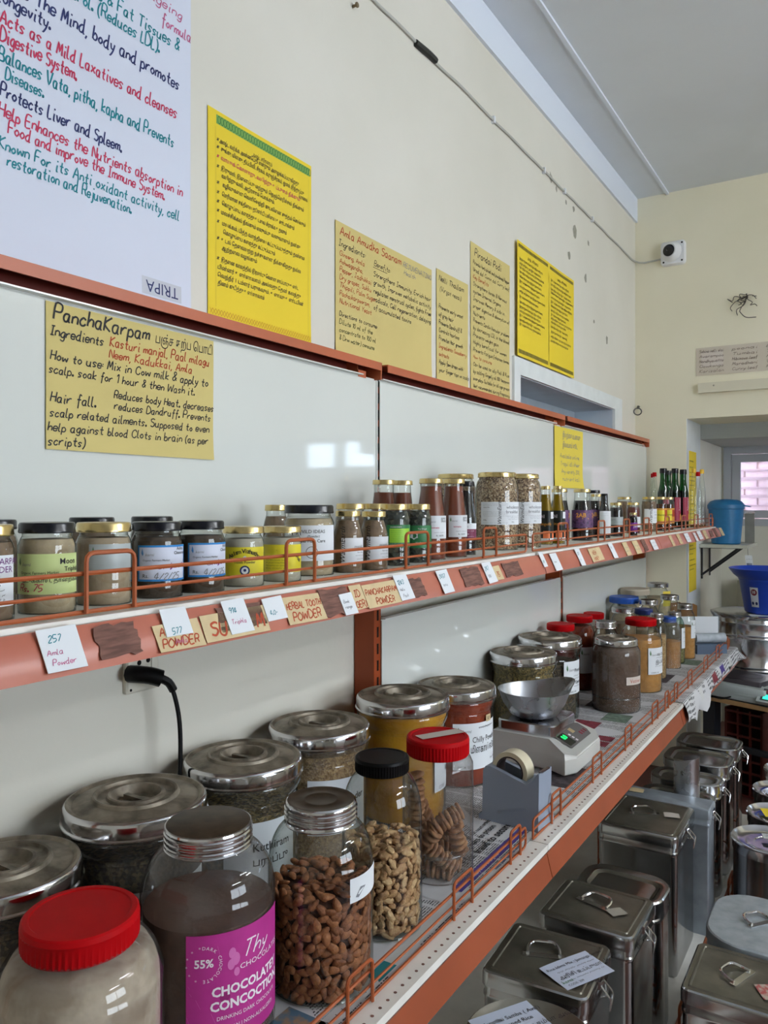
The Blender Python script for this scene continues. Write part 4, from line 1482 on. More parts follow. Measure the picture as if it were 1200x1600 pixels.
def art_lines(rows):
    """rows: (text or None for tiny print, s frac, t frac, size frac, ink index)."""
    def draw(b, m, S, z0, z1):
        H = z1 - z0
        for k, (tx, sf, tf, size, mi) in enumerate(rows):
            if tx is None:
                b.scribble(m, -S + 2 * S * sf, -S + 2 * S * min(sf + .5, .95), z0 + H * tf, H * size, mi, .0008, k + 3)
            elif tx.startswith('^'):
                b.text(m, tx[1:], -S + 2 * S * sf, z0 + H * tf, H * size, mi, .0008, rot=PI / 2, shear=.3)
            else:
                b.text(m, tx, -S + 2 * S * sf, z0 + H * tf, H * size, mi, .0008)
    return draw


def art_patches(patches, rows=()):
    """Blocks of colour (s0, t0, s1, t1 as fractions, material index), then rows of text."""
    lines = art_lines(rows)

    def draw(b, m, S, z0, z1):
        H = z1 - z0
        for (a, c, e, g, mi) in patches:
            b.sheet(m, -S + 2 * S * a, z0 + H * c, -S + 2 * S * e, z0 + H * g, 14, 1, mi, .0006)
        lines(b, m, S, z0, z1)
    return draw


POW_TAN = mat('tan powder', (176, 158, 130), .95, var=.10, vscale=70, bump=.15, bscale=180)
POW_BEIGE = mat('beige powder', (170, 150, 126), .95, var=.10, vscale=60, bump=.15, bscale=160)
POW_BROWN = mat('brown powder', (126, 104, 84), .95, var=.16, vscale=80, bump=.2, bscale=180)
POW_DARK = mat('dark brown powder', (74, 60, 48), .95, var=.25, vscale=120, bump=.3, bscale=220)
POW_GREY = mat('pale grey powder', (188, 182, 166), .95, var=.06, vscale=60)
POW_COCOA = mat('cocoa powder', (84, 54, 40), .9, var=.16, vscale=40, bump=.2, bscale=120)
POW_FLOUR = mat('pinkish grey flour', (208, 194, 172), .95, col2=(160, 142, 120), vscale=15, bump=.8, bscale=26, detail=8, lo=.40, hi=.60)
POW_YELLOW = mat('turmeric yellow powder', (196, 142, 26), .9, col2=(170, 112, 20), vscale=22, bump=.25, bscale=80)
POW_CHILLY = mat('red chilly powder', (146, 58, 26), .92, col2=(122, 42, 20), vscale=26, bump=.25, bscale=110)
POW_ORANGE = mat('orange brown powder', (184, 132, 74), .92, var=.12, vscale=40, bump=.2, bscale=110)
POW_VET = mat('coarse brown powder', (96, 74, 58), .95, var=.22, vscale=110, bump=.3, bscale=200)
HERBS = flakes('dark dried leaves', [(42, 46, 40), (62, 66, 56), (30, 32, 30), (84, 84, 70), (52, 58, 50)], 130)
MUESLI = flakes('mixed oat flakes', [(150, 124, 98), (178, 152, 122), (118, 92, 70), (196, 176, 148), (92, 70, 54), (164, 138, 110)], 230)
SEEDS_DARK = flakes('dark small seeds', [(52, 44, 34), (74, 62, 46), (40, 34, 28), (88, 76, 54)], 170)
SEEDS_OLIVE = flakes('olive spice seeds', [(96, 82, 44), (120, 102, 60), (76, 66, 38), (140, 118, 70)], 170)
SEEDS_LIGHT = flakes('light brown seeds', [(170, 138, 96), (190, 158, 112), (150, 118, 80)], 190)
SAUCE = mat('red brown sauce', (116, 48, 22), .35, var=.08, vscale=20)
JUICE_DARK = mat('dark purple juice', (20, 12, 18), .2)
OIL = mat('golden oil', (148, 118, 22), .15, var=.05, vscale=20)
HONEY = mat('dark honey', (70, 34, 14), .2)
RED_PRESERVE = mat('dark red preserve', (92, 24, 20), .3)

PR = mat('plum label', (120, 46, 78), .6)
LBL_MAG = mat('magenta label', (176, 44, 134), .5, var=.04, vscale=50)
LBL_YEL = mat('lemon yellow label', (230, 214, 44), .55)
LBL_GRN = mat('green label', (36, 112, 62), .5)
LBL_LIME = mat('bright lime print', (150, 204, 56), .5)
LBL_BLACK = mat('black label', (14, 24, 22), .5)
LBL_PURP = mat('purple grape print', (112, 72, 112), .5, col2=(74, 50, 92), vscale=140)
LBL_ORANGE = mat('flame orange print', (226, 120, 70), .5)
LBL_GOLD = mat('amber print', (214, 150, 60), .5)
LBL_SILVER = mat('silver grey label', (170, 178, 178), .4)
LBL_CRIMSON = mat('crimson label', (150, 34, 62), .5)

A = 'glass jar'
W_, K_ = [PAPER, INK_GREEN, INK_GREY, INK, INK_RED, INK_PURPLE], None
gp = 'powder jars in front on the upper shelf'
# (front row, from the near end)
jar('spice_jar', 'gold lidded powder jar with purple lettered label at near end of upper shelf', 'jar', gp, -.930, .556, .036, .117, 'honey', 'lug', .014, .0355, GOLD, POW_BROWN, .86,
    [(-30, 66, .018, .080, W_, art_lines([('PANCHAKARPAM', .10, .82, .13, 5), ('POWDER', .40, .66, .13, 5), ('Kasturi, Amla', .35, .40, .07, 3), (None, .3, .28, .06, 3), (None, .3, .19, .06, 3), (None, .3, .10, .06, 3)]))])
jar('spice_jar', 'powder jar with black lid and lime green label with tamil writing', 'jar', gp, -.930, .645, .036, .118, 'honey', 'lug', .014, .0355, LIDBLACK, POW_TAN, .86,
    [(-34, 74, .026, .078, [PAPER_LIME, INK_GREEN, INK_GREY, INK, INK_RED], art_shop([('Organic Farmers Market', .12, .50, .07, 3, 0), ('Moon', .66, .74, .15, 3, .01), ('Triphala', .72, .56, .12, 3, .01), ('கடுக்காய், தான்றிக்காய், நெல்லி', .14, .30, .10, 3, .01), ('Rs. 75', .10, .08, .16, 4, 'h')]))])
jar('spice_jar', 'powder jar with gold lid and a blank silver grey label', 'jar', gp, -.940, .743, .0385, .116, 'honey', 'lug', .014, .038, GOLD, POW_BEIGE, .86,
    [(-20, 48, .046, .086, [LBL_SILVER, INK_GREEN, INK_GREY], art_shop([]))])
ash = art_border(art_shop([('Organic Farmers Market', .10, .56, .055, 3, 0), ('Ashta', .72, .86, .09, 3, .01), ('Choornam', .66, .74, .09, 3, .01), ('அஷ்ட சூரணம்', .36, .36, .13, 5, .01), ('Rs.', .10, .10, .11, 3, 0), ('4/2/25', .30, .06, .17, 4, 'h')]))
WB = [PAPER_BLUE, INK_BLUE, INK_GREY, INK, INK_GREY, INK_PURPLE]
jar('spice_jar', 'dark powder jar with blue bordered label, the one beside the silver labelled jar', 'jar', gp, -.940, .842, .0385, .115, 'honey', 'lug', .014, .038, LIDBLACK, POW_DARK, .84, [(-24, 62, .026, .080, WB, ash)])
jar('spice_jar', 'dark powder jar with blue bordered label, the one beside the yellow labelled jars', 'jar', gp, -.935, .930, .038, .115, 'honey', 'lug', .014, .0375, LIDBLACK, POW_DARK, .84, [(-14, 62, .026, .080, WB, ash)])


def art_tooth(b, m, S, z0, z1):
    H = z1 - z0
    tx = 'Aalam Vizhuthu'
    for k, ch in enumerate(tx):
        a = (k - (len(tx) - 1) / 2) / (len(tx) / 2)
        if ch != ' ':
            b.text(m, ch, S * .62 * a, z0 + H * (.80 - .20 * a * a), H * .15, 1, .0008, align='C', rot=-.5 * a, bold=.02)
    b.text(m, 'Tooth Powder', 0, z0 + H * .44, H * .09, 1, .0008, align='C', bold=.01)
    for (s, t, q, mi) in ((0, .64, .06, 2), (0, .20, .17, 3), (0, .20, .12, 2), (0, .21, .05, 3)):
        b.poly(m, [(s + H * q * cos(i * PI / 8), z0 + H * t + H * q * sin(i * PI / 8)) for i in range(16)], mi, .0007 + .0002 * (.2 - q))
    b.sheet(m, -S, z0, S, z0 + H * .02, 6, 1, 1, .0006)


tm = [LBL_YEL, INK, PAPER, INK_NAVY]
jar('tooth_powder_jar', 'short grey powder jar with yellow tooth powder label beside the blue bordered jars', 'jar', gp, -.940, 1.037, .036, .103, 'honey', 'lug', .012, .0365, GOLD, POW_GREY, .84, [(-44, 66, .018, .068, tm, art_tooth)])


def art_side(b, m, S, z0, z1):
    H = z1 - z0
    b.poly(m, [(-S * .8, z1 - H * .02), (-S * .3, z1 - H * .20), (S * .05, z1 - H * .10), (S * .1, z1)], 1, .0006)
    for k in range(5):
        b.scribble(m, -S * .85, S * .1, z0 + H * (.12 + .10 * k), H * .045, 1, .0008, k + 70)
    b.text(m, 'Aal', S * .55, z0 + H * .55, H * .16, 1, .0008, rot=-.8, bold=.02)


jar('tooth_powder_jar', 'short grey powder jar with yellow label turned sideways beside the tall white labelled jar', 'jar', gp, -.935, 1.137, .0355, .101, 'honey', 'lug', .012, .036, GOLD, POW_GREY, .84, [(-46, 68, .018, .068, tm, art_side)])


def art_wild(b, m, S, z0, z1):
    H = z1 - z0
    for pts in ([(-.62, .70), (-.50, .96), (-.44, .74), (-.36, .92), (-.30, .72)], [(-.62, .80), (-.56, .72)]):
        for a, c in zip(pts, pts[1:]):
            p0, p1 = Vector((S * a[0], z0 + H * a[1])), Vector((S * c[0], z0 + H * c[1]))
            dv = (p1 - p0).normalized() * H * .010
            b.poly(m, [(p0.x + dv.y, p0.y - dv.x), (p1.x + dv.y, p1.y - dv.x), (p1.x - dv.y, p1.y + dv.x), (p0.x - dv.y, p0.y + dv.x)], 1, .0007)
    b.text(m, 'WILD IDEAS', -S * .34, z0 + H * .78, H * .10, 1, .0008)
    b.text(m, '(Powder)', -S * .10, z0 + H * .66, H * .07, 1, .0008, shear=.3)
    b.text(m, 'Herbal Hair Care', -S * .52, z0 + H * .52, H * .095, 1, .0008, bold=.006)
    for k, (r0, r1) in enumerate(((.17, .155),)):
        n = 24
        vs = []
        for i in range(n + 1):
            a = 2 * PI * i / n
            vs += [m(S * .05 + H * r0 * cos(a), z0 + H * .24 + H * r0 * sin(a), .0007), m(S * .05 + H * r1 * cos(a), z0 + H * .24 + H * r1 * sin(a), .0007)]
        b.add(vs, [(2 * i, 2 * i + 1, 2 * i + 3, 2 * i + 2) for i in range(n)], 1)
    b.text(m, 'PAY', S * .05, z0 + H * .22, H * .05, 1, .0008, align='C')


jar('spice_jar', 'tall wide jar with black lid and white hair care label', 'jar', gp, -.970, 1.265, .0505, .140, 'honey', 'lug', .017, .050, LIDBLACK, POW_TAN, .85, [(-50, 70, .030, .100, [PAPER, INK], art_wild)])
msl = art_lines([('^WarmEarth', .12, .06, .22, 1), ('masala', .42, .60, .13, 2), ('Farm Spice', .52, .40, .06, 1), (None, .45, .28, .05, 1), (None, .5, .14, .05, 1)])
gm = 'small masala bottles on the upper shelf'
mm_ = [PAPER, INK, INK_GREY]
jar('masala_bottle', 'small masala bottle with gold lid standing next to the tall black lidded jar', 'bottle', gm, -.935, 1.352, .031, .128, 'masala', 'lug', .012, .0265, GOLD, POW_BROWN, .88, [(-20, 60, .020, .072, mm_, msl)])
jar('masala_bottle', 'small masala bottle with gold lid standing next to the green labelled jar', 'bottle', gm, -.922, 1.432, .0305, .126, 'masala', 'lug', .012, .0265, GOLD, POW_BROWN, .88, [(-24, 62, .020, .072, mm_, msl)])


def art_leafgreen(b, m, S, z0, z1):
    H = z1 - z0
    b.sheet(m, -S * .80, z0 + H * .22, S * .75, z0 + H * .84, 16, 1, 1, .0006)
    b.text(m, 'INGREDIENTS', -S * .74, z0 + H * .88, H * .06, 2, .0008)
    for k in range(6):
        b.scribble(m, -S * .74, S * (-.1 + .1 * (k % 3)), z0 + H * (.28 + .09 * k), H * .035, 3, .0008, k + 5)
    for k in range(4):
        b.scribble(m, -S * .9, S * .2, z0 + H * (.02 + .05 * k), H * .03, 2, .0008, k + 15)


jar('herb_jar', 'jar of dark dried leaves with lime and green label panel', 'jar', 'dried leaf jars on the upper shelf', -.948, 1.560, .0365, .142, 'honey', 'lug', .014, .033, GOLD, HERBS, .93, [(-32, 54, .042, .094, [LBL_GRN, LBL_LIME, INK_WHITE, INK_GREEN], art_leafgreen)])


def art_herb2(b, m, S, z0, z1):
    H = z1 - z0
    b.poly(m, [(-S * .55 + H * .11 * cos(i * PI / 8), z1 - H * .14 + H * .08 * sin(i * PI / 8)) for i in range(16)], 1, .0006)
    b.text(m, 'ab', -S * .55, z1 - H * .17, H * .08, 3, .0009, align='C', bold=.03)
    b.poly(m, [(-S * .2 + H * .16 * cos(i * PI / 6) * (1 + .3 * (i % 2)), z0 + H * .55 + H * .14 * sin(i * PI / 6) * (1 + .3 * (i % 2))) for i in range(12)], 1, .0006)
    b.text(m, 'Tea Ginger', 0, z1 - H * .18, H * .07, 2, .0008)
    b.text(m, 'Herbs', -S * .1, z0 + H * .2, H * .09, 1, .0008)


jar('herb_jar', 'jar of dark dried leaves with dark green label beside the sauce bottles', 'jar', 'dried leaf jars on the upper shelf', -.948, 1.668, .0350, .142, 'honey', 'lug', .014, .0325, GOLD, HERBS, .93, [(-58, 74, .036, .090, [LBL_GRN, PAPER, INK_WHITE, INK_RED], art_herb2)])
kk = art_shop([('ஜாம்', .62, .84, .09, 3, .01), ('SAUCE', .62, .72, .08, 3, .01), ('tomato', .20, .44, .09, 4, .01), ('Rs 160.00', .40, .10, .07, 3, 0), ('', .3, .24, .05, 3, 's')])
gs = 'red brown sauce bottles on the upper shelf'
jar('sauce_bottle', 'front red brown sauce bottle with white label standing by the dried leaf jars', 'bottle', gs, -.968, 1.776, .0385, .207, 'sauce', 'lug', .013, .031, GOLD, SAUCE, .93, [(-33, 46, .054, .112, W_, kk)])
jar('sauce_bottle', 'front red brown sauce bottle with white label standing by the dark cordial bottle', 'bottle', gs, -.962, 1.892, .0355, .209, 'sauce', 'lug', .013, .030, GOLD, SAUCE, .93, [(-33, 52, .054, .112, W_, kk)])
jar('sauce_bottle', 'sauce bottle behind the dried leaf jars, nearer the panel gap', 'bottle', gs, -1.130, 1.805, .037, .207, 'sauce', 'lug', .013, .031, GOLD, SAUCE, .86)
jar('sauce_bottle', 'sauce bottle behind and between the front sauce bottles', 'bottle', gs, -1.120, 1.885, .035, .207, 'sauce', 'lug', .013, .030, GOLD, SAUCE, .86)
jar('cordial_bottle', 'slim dark cordial bottle with black cap and plum label', 'bottle', None, -.972, 1.985, .0285, .205, 'sauce', 'lug', .014, .0245, LIDBLACK, JUICE_DARK, .90,
    [(-40, 66, .046, .088, [PR, PAPER, INK_GREY, INK_WHITE], art_patches([(0, .62, 1, 1, 1)], [('kerni', .2, .72, .14, 2), (None, .2, .46, .07, 3), ('Grape', .2, .26, .12, 3), (None, .2, .1, .06, 3)]))])
brk = art_lines([(None, .05, .90, .028, 1), (None, .05, .84, .028, 1), ('Classic Mix', .06, .74, .05, 1), (None, .05, .55, .028, 1), (None, .05, .49, .028, 1), (None, .05, .43, .028, 1), (None, .05, .37, .028, 1), ('250g', .06, .18, .06, 1), (None, .05, .07, .028, 1),
                 ('^WarmEarth', .42, .05, .17, 1), ('wholesome', .52, .70, .15, 2), ('breakfast', .52, .50, .15, 2), (None, .54, .36, .035, 1), (None, .54, .29, .035, 1), (None, .56, .22, .035, 1), ('250 g', .64, .10, .05, 1)])
gb_ = 'big breakfast mix jars on the upper shelf'
jar('muesli_jar', 'big gold lidded jar of breakfast flakes, in front with its whole label in view', 'jar', gb_, -1.004, 2.272, .0665, .240, 'big', 'lug', .016, .060, GOLD, MUESLI, .97, [(-44, 68, .078, .148, mm_, brk)], n=44)
jar('muesli_jar', 'big gold lidded jar of breakfast flakes standing before the oil bottles', 'jar', gb_, -.990, 2.440, .0635, .240, 'big', 'lug', .016, .057, GOLD, MUESLI, .97, [(-50, 70, .078, .148, mm_, brk)], n=44)
jar('muesli_jar', 'big gold lidded jar behind the dark cordial bottle, close to the back panel', 'jar', gb_, -1.175, 2.325, .0665, .240, 'big', 'lug', .016, .060, GOLD, MUESLI, .90, n=44)
ol = [LBL_BLACK, PAPER, LBL_GOLD, LBL_ORANGE, INK_WHITE]
oa = art_patches([(0, 0, 1, .10, 1), (.30, .10, .56, .34, 3), (.72, .10, .95, .30, 3), (.60, .74, .88, .96, 1)], [('Oil', .12, .76, .12, 4), ('Gingelly', .10, .52, .10, 2)])
jar('oil_bottle', 'golden oil bottle with black flame label next to the big flake jar', 'bottle', 'golden oil bottles', -.975, 2.622, .0235, .204, 'oil', 'lug', .012, .0165, GOLD, OIL, .88, [(-50, 100, .012, .118, ol, oa)], sq=4.0, n=40)
jar('oil_bottle', 'golden oil bottle with black flame label next to the dark grape bottles', 'bottle', 'golden oil bottles', -.958, 2.700, .0225, .206, 'oil', 'lug', .012, .016, GOLD, OIL, .88, [(-50, 100, .012, .118, ol, oa)], sq=4.0, n=40)
zb = [LBL_PURP, LBL_GOLD, INK_WHITE, mat('deep grape purple', (62, 36, 70), .5)]


def art_zab(b, m, S, z0, z1):
    H = z1 - z0
    rr = random.Random(3)
    for k in range(16):
        s, t, q = rr.uniform(-.9, .9) * S, z0 + H * rr.uniform(.02, .45), H * rr.uniform(.05, .09)
        b.poly(m, [(s + q * cos(i * PI / 5), t + q * sin(i * PI / 5)) for i in range(10)], 3 if k % 2 else 0, .0005 + k * .00001)
    b.text(m, '2AB', -S * .55, z0 + H * .60, H * .24, 1, .0009, bold=.03)
    b.text(m, '24', S * .55, z0 + H * .60, H * .24, 1, .0009, bold=.03)
    b.sheet(m, -S * .5, z0 + H * .50, S * .6, z0 + H * .54, 3, 1, 1, .0008)


gz = 'dark grape juice bottles'
jar('juice_bottle', 'big dark grape juice bottle with purple label in front of the others', 'bottle', gz, -.962, 2.985, .0405, .199, 'sauce', 'lug', .013, .0325, GOLD, JUICE_DARK, .80, [(-58, 85, .050, .118, zb, art_zab)])
jar('juice_bottle', 'dark grape juice bottle squeezed behind the golden oil bottles', 'bottle', gz, -1.030, 2.920, .038, .199, 'sauce', 'lug', .013, .0305, GOLD, JUICE_DARK, .80, [(-58, 85, .050, .118, zb, art_zab)])
jar('juice_bottle', 'dark grape juice bottle squeezed behind the white labelled medicine bottle', 'bottle', gz, -1.006, 3.262, .035, .199, 'sauce', 'lug', .013, .0305, LIDBLACK, JUICE_DARK, .80, [(-58, 85, .050, .118, zb, art_zab)])
jar('medicine_bottle', 'dark bottle with black cap and plain white label', 'bottle', None, -.950, 3.240, .0245, .184, 'slim', 'cap', .022, .0135, BLACK, JUICE_DARK, .96, [(-50, 72, .018, .112, [PAPER, INK_GREY], art_lines([(None, .1, .9, .02, 1), (None, .1, .80, .02, 1), (None, .1, .2, .02, 1)]))])
sv = art_lines([('kerni', .1, .55, .26, 1), (None, .3, .3, .14, 1)])
gj = 'squat dark jars with silver labels'
jar('preserve_jar', 'squat dark jar with silver band label beside the medicine bottle', 'jar', gj, -.957, 3.440, .0285, .147, 'honey', 'lug', .012, .026, GOLD, JUICE_DARK, .88, [(-60, 84, .050, .085, [LBL_SILVER, INK_GREY], sv)])
jar('preserve_jar', 'squat dark jar with silver band label beside the small purple jar', 'jar', gj, -.985, 3.545, .028, .147, 'honey', 'lug', .012, .026, GOLD, JUICE_DARK, .88, [(-60, 84, .050, .085, [LBL_SILVER, INK_GREY], sv)])
jar('preserve_jar', 'gold lidded jar behind the medicine bottle close to the panel', 'jar', None, -1.13, 3.72, .028, .188, 'honey', 'lug', .013, .026, GOLD, POW_BROWN, .85)
jar('preserve_jar', 'small low jar with gold lid and purple label at the shelf edge', 'jar', None, -.918, 3.575, .0175, .102, 'honey', 'lug', .010, .0155, GOLD, JUICE_DARK, .88, [(-60, 84, .016, .058, [mat('violet label', (120, 40, 150), .5), INK_WHITE], art_lines([('Jam', .4, .5, .3, 1)]))])
jar('preserve_jar', 'dark red preserve jar with gold lid beside the small purple jar', 'jar', None, -.985, 3.835, .032, .148, 'honey', 'lug', .012, .029, GOLD, RED_PRESERVE, .88, [(-40, 50, .03, .08, [PAPER, INK_GREY], art_lines([(None, .1, .7, .06, 1), (None, .1, .5, .06, 1)]))])
jar('preserve_jar', 'tan powder jar with gold lid standing behind the dark red preserve jar', 'jar', None, -1.120, 4.180, .040, .178, 'big', 'lug', .013, .036, GOLD, POW_BROWN, .9)
wl = art_lines([('^WarmEarth', .45, .06, .24, 1), (None, .55, .75, .05, 1), ('mix', .60, .55, .12, 2), (None, .55, .35, .05, 1)])
jar('preserve_jar', 'brown powder jar with gold lid and white label before the amber labelled jars', 'jar', None, -.975, 4.105, .0365, .177, 'big', 'lug', .013, .034, GOLD, POW_BROWN, .9, [(-45, 70, .044, .116, mm_, wl)])
hl = [LBL_GOLD, LBL_YEL, INK_BRICK, INK]
ha = art_patches([(.2, .2, .62, .88, 1), (.66, .45, .96, .9, 2), (0, .5, .14, .9, 2)], [('Honey', .24, .52, .14, 3), (None, .2, .1, .05, 3)])
gh = 'honey jars with amber labels'
jar('honey_jar', 'dark honey jar with amber label next to the white labelled powder jar', 'jar', gh, -.955, 4.275, .0300, .178, 'big', 'lug', .013, .027, GOLD, HONEY, .82, [(-64, 84, .036, .118, hl, ha)])
jar('honey_jar', 'dark honey jar with amber label next to the tall green bottles', 'jar', gh, -.950, 4.430, .0300, .178, 'big', 'lug', .013, .027, GOLD, HONEY, .82, [(-64, 84, .036, .118, hl, ha)])
gg = 'tall green squash bottles'
sl = [LBL_CRIMSON, LBL_GOLD, INK_WHITE]
sa = art_patches([(.60, .02, .9, .30, 1)], [('^Nannari', .70, .42, .12, 2)])
for (x, y, lb, h) in ((-1.03, 4.670, 'tall green bottle with black cap, first of the front green bottles behind the honey jar', .345), (-1.0, 4.835, 'tall green bottle with black cap in the middle of the front green bottles', .350), (-.968, 4.905, 'tall green bottle with black cap beside the clear yellow capped bottles', .346), (-1.10, 5.12, 'tall green bottle with black cap behind the front green bottles', .350)):
    jar('squash_bottle', lb, 'bottle', gg, x, y, .0315, h, 'squash', 'cap', .028, .0195, LIDBLACK, JUICE_DARK, .66, [(-30, 50, .040, .180, sl, sa)], glass_m=GLASS_GREEN)
gc = 'clear ribbed empty bottles'
YC = mat('yellow cap', (222, 176, 40), .4)
for (x, y, cm, lb) in ((-.920, 4.970, YC, 'clear waisted bottle with yellow cap next to the green bottles'), (-.908, 5.035, RED_PLASTIC, 'clear waisted bottle with red cap between two yellow capped ones'), (-.898, 5.105, YC, 'clear waisted bottle with yellow cap at the far end of the upper shelf'),
                       (-1.15, 4.976, RED_PLASTIC, 'clear waisted bottle with red cap left of the green bottles'), (-1.20, 5.15, RED_PLASTIC, 'clear waisted bottle with red cap peeping behind the green bottles')):
    jar('soda_bottle', lb, 'bottle', gc, x, y, .0225, .352 if cm is YC else .335, 'soda', 'cap', .026, .0125, cm, mat('a little brown syrup', (120, 78, 40), .3), .05, glass_m=GLASS)
# jars standing behind, against the panel
gk = 'jars behind the front row on the upper shelf'
for (x, y, r, h, kd, cm, fl, lb) in ((-1.06, .645, .036, .120, 'honey', LIDBLACK, POW_BROWN, 'black lidded jar standing behind the lime green labelled jar'), (-1.06, .815, .036, .121, 'honey', LIDBLACK, POW_BROWN, 'black lidded jar standing behind the silver labelled jar'),
                                    (-1.045, .925, .036, .121, 'honey', LIDBLACK, POW_DARK, 'black lidded jar standing behind the first blue bordered jar'), (-1.165, 1.395, .030, .140, 'masala', GOLD, POW_BROWN, 'gold lidded bottle peeping out behind the tall black lidded jar'),
                                    (-1.050, 1.530, .036, .143, 'honey', GOLD, POW_BROWN, 'gold lidded jar standing behind the first masala bottle'), (-1.055, 1.640, .036, .143, 'honey', GOLD, HERBS, 'gold lidded jar standing behind the green labelled leaf jar')):
    jar('spice_jar', lb, 'jar', gk, x, y, r, h, kd, 'lug', .014, r * (.97 if kd == 'honey' else .86), cm, fl, .85)
# ------------------------------------------------------------------ lower shelf: newspaper, big jars
JZ = LZ + 0.0016


def news(label, x0, x1, y0, y1, z, seed, extras=()):
    b = MB()
    ox, oy = (x0 + x1) / 2, (y0 + y1) / 2
    # reading direction runs along the shelf
    m = lambda s, t, d: Vector((x1 - ox - t, s + y0 - oy, d))
    mats = [NEWS]
    L, D = y1 - y0, x1 - x0
    b.sheet(m, 0, 0, L, D, 10, 4, 0, .0006, lambda i, j: .0004 * sin(9 * i + seed) * sin(5 * j) + .0004, 0.0)
    for ex in extras:
        if ex[0] == 'c':
            _, s0, t0, s1, t1, mm = ex
            if mm not in mats:
                mats.append(mm)
            b.sheet(m, s0, t0, s1, t1, 1, 1, mats.index(mm), .0024)
        else:
            _, tx, s, t, size, mm = ex
            if mm not in mats:
                mats.append(mm)
            b.text(m, tx, s, t, size, mats.index(mm), .0028, bold=.02)
    o = b.build('newspaper', mats, None, loc=(ox, oy, z), flat=True)
    return tag(o, label, 'newspaper')


NW_PURPLE = mat('purple newspaper ad', (74, 58, 130), .8)
NW_TEAL = mat('teal newspaper ad', (30, 118, 124), .8)
NW_RED = mat('dark red newspaper ad', (128, 46, 58), .8, var=.3, vscale=60)
NW_GREEN = mat('grey green newspaper photo', (104, 120, 106), .8, var=.3, vscale=50)
NW_DARK = mat('dark newspaper photo', (70, 62, 66), .85, var=.4, vscale=50)
NW_WHITE = mat('plain newsprint', (206, 206, 204), .85)
NW_COL = mat('colour comic print', (150, 120, 90), .85, col2=(80, 110, 130), vscale=40, detail=6, lo=.42, hi=.58)
news('newspaper lining the lower shelf under the almond and walnut jars', -1.20, -.748, .45, 1.52, LZ, 1,
     [('c', .40, .02, .60, .10, NW_COL), ('c', .55, .005, .74, .032, NW_WHITE), ('c', .742, .006, .80, .034, NW_TEAL), ('c', .80, .006, 1.06, .034, NW_WHITE)] +
     [('t', 'Sample loan bank rates today', .56, .012, .009, INK), ('c', .30, .12, .42, .2, NW_RED)])
news('newspaper with a purple advert and headline beside the fig jar', -1.18, -.746, 1.50, 2.22, LZ + .0006, 2,
     [('c', .06, .028, .52, .052, NW_PURPLE), ('t', 'I for fraud to secure', .19, .075, .024, INK), ('t', 'chan get 2 years to prison', .17, .108, .018, INK), ('t', 'the public court orders', .30, .135, .012, INK), ('t', 'Monetary offers on all goods', .12, .034, .010, NW_WHITE), ('c', .03, .002, .68, .020, NW_WHITE), ('t', 'notice public sale of old stock', .2, .006, .009, INK_NAVY)])
news('newspaper lining the lower shelf around the weighing scale', -1.22, -.746, 2.20, 3.62, LZ + .0003, 3,
     [('c', .74, .16, .86, .26, NW_RED), ('c', .90, .08, 1.02, .18, NW_GREEN), ('c', .56, .06, .62, .12, NW_RED), ('c', .63, .06, .69, .12, NW_RED), ('c', .56, .13, .62, .19, NW_RED), ('c', .63, .13, .69, .19, NW_RED), ('t', 'CLASSIFIED', .30, .10, .022, INK), ('c', 1.08, .2, 1.25, .3, NW_DARK), ('c', .10, .04, .30, .14, NW_DARK)])
news('newspaper lining the far end of the lower shelf', -1.22, -.746, 3.60, 5.10, LZ + .0006, 4, [('c', .3, .1, .5, .2, NW_DARK), ('c', .8, .05, .95, .15, NW_GREEN)])
# newspaper draped over the front of the far end
b = MB()
y0, y1 = 3.55, 5.10
ny = 40
rr = random.Random(6)
low = []
for i in range(ny + 1):
    f = i / ny
    low.append((.757 + (.735 - .757) * f / .26 if f < .26 else .735 + .06 * min(1, (f - .26) / .14)) + rr.uniform(-.004, .004) - (.05 * max(0, .25 - f) / .25) * 0 + .012 * sin(i * 1.1))
path = lambda i: [(-.775, LZ + .0030), (-.735, LZ + .0030), (LXF - .006, LZ + .004), (LXF + .004, LZ + .001), (LXF + .012, LZ - .02), (LXF + .022, LZ - .055), (LXF + .024 + .01 * sin(i * .7), low[i])]
oc = Vector((LXF, (y0 + y1) / 2, LZ))
vs = []
for i in range(ny + 1):
    y = y0 + (y1 - y0) * i / ny
    ex = .03 * max(0, i / ny - .9) / .1
    for q, (x, z) in enumerate(path(i)):
        w_ = .0025 * sin(i * .9 + q * 1.7)
        vs.append(Vector((x + (w_ if q > 2 else 0) + ex * (q > 4), y, z)) - oc)
for i in range(ny + 1):
    for q in range(7):
        p = vs[i * 7 + q]
        vs.append(p + Vector((-.001, 0, -.001)))
N = (ny + 1) * 7
fs = []
mm = []
for i in range(ny):
    for q in range(6):
        a = i * 7 + q
        fs.append((a, a + 7, a + 8, a + 1)[::-1])
        mm.append((2 if i in (17, 18, 19) else 3 if i in (23, 24, 25) else 1 if i in (8, 9, 30, 31) else 0) if q in (3, 4) else 0)
        fs.append((N + a, N + a + 7, N + a + 8, N + a + 1))
        mm.append(0)
b.v, b.f, b.m = [tuple(v) for v in vs], fs, mm
drape = b.build('newspaper', [NEWS, NW_WHITE, NW_RED, NW_PURPLE], None, loc=oc, angle=70)
tag(drape, 'newspaper folded over the front edge at the far end of the lower shelf', 'newspaper')

DUSTY = [STEEL_BRIGHT, LID_DUST]
BROWN_ = [STEEL_BRIGHT, LID_BROWN]
bulk = 'wide steel lidded glass jars against the wall'
lab = [PAPER, INK_GREEN, INK_GREY, INK, INK_RED]


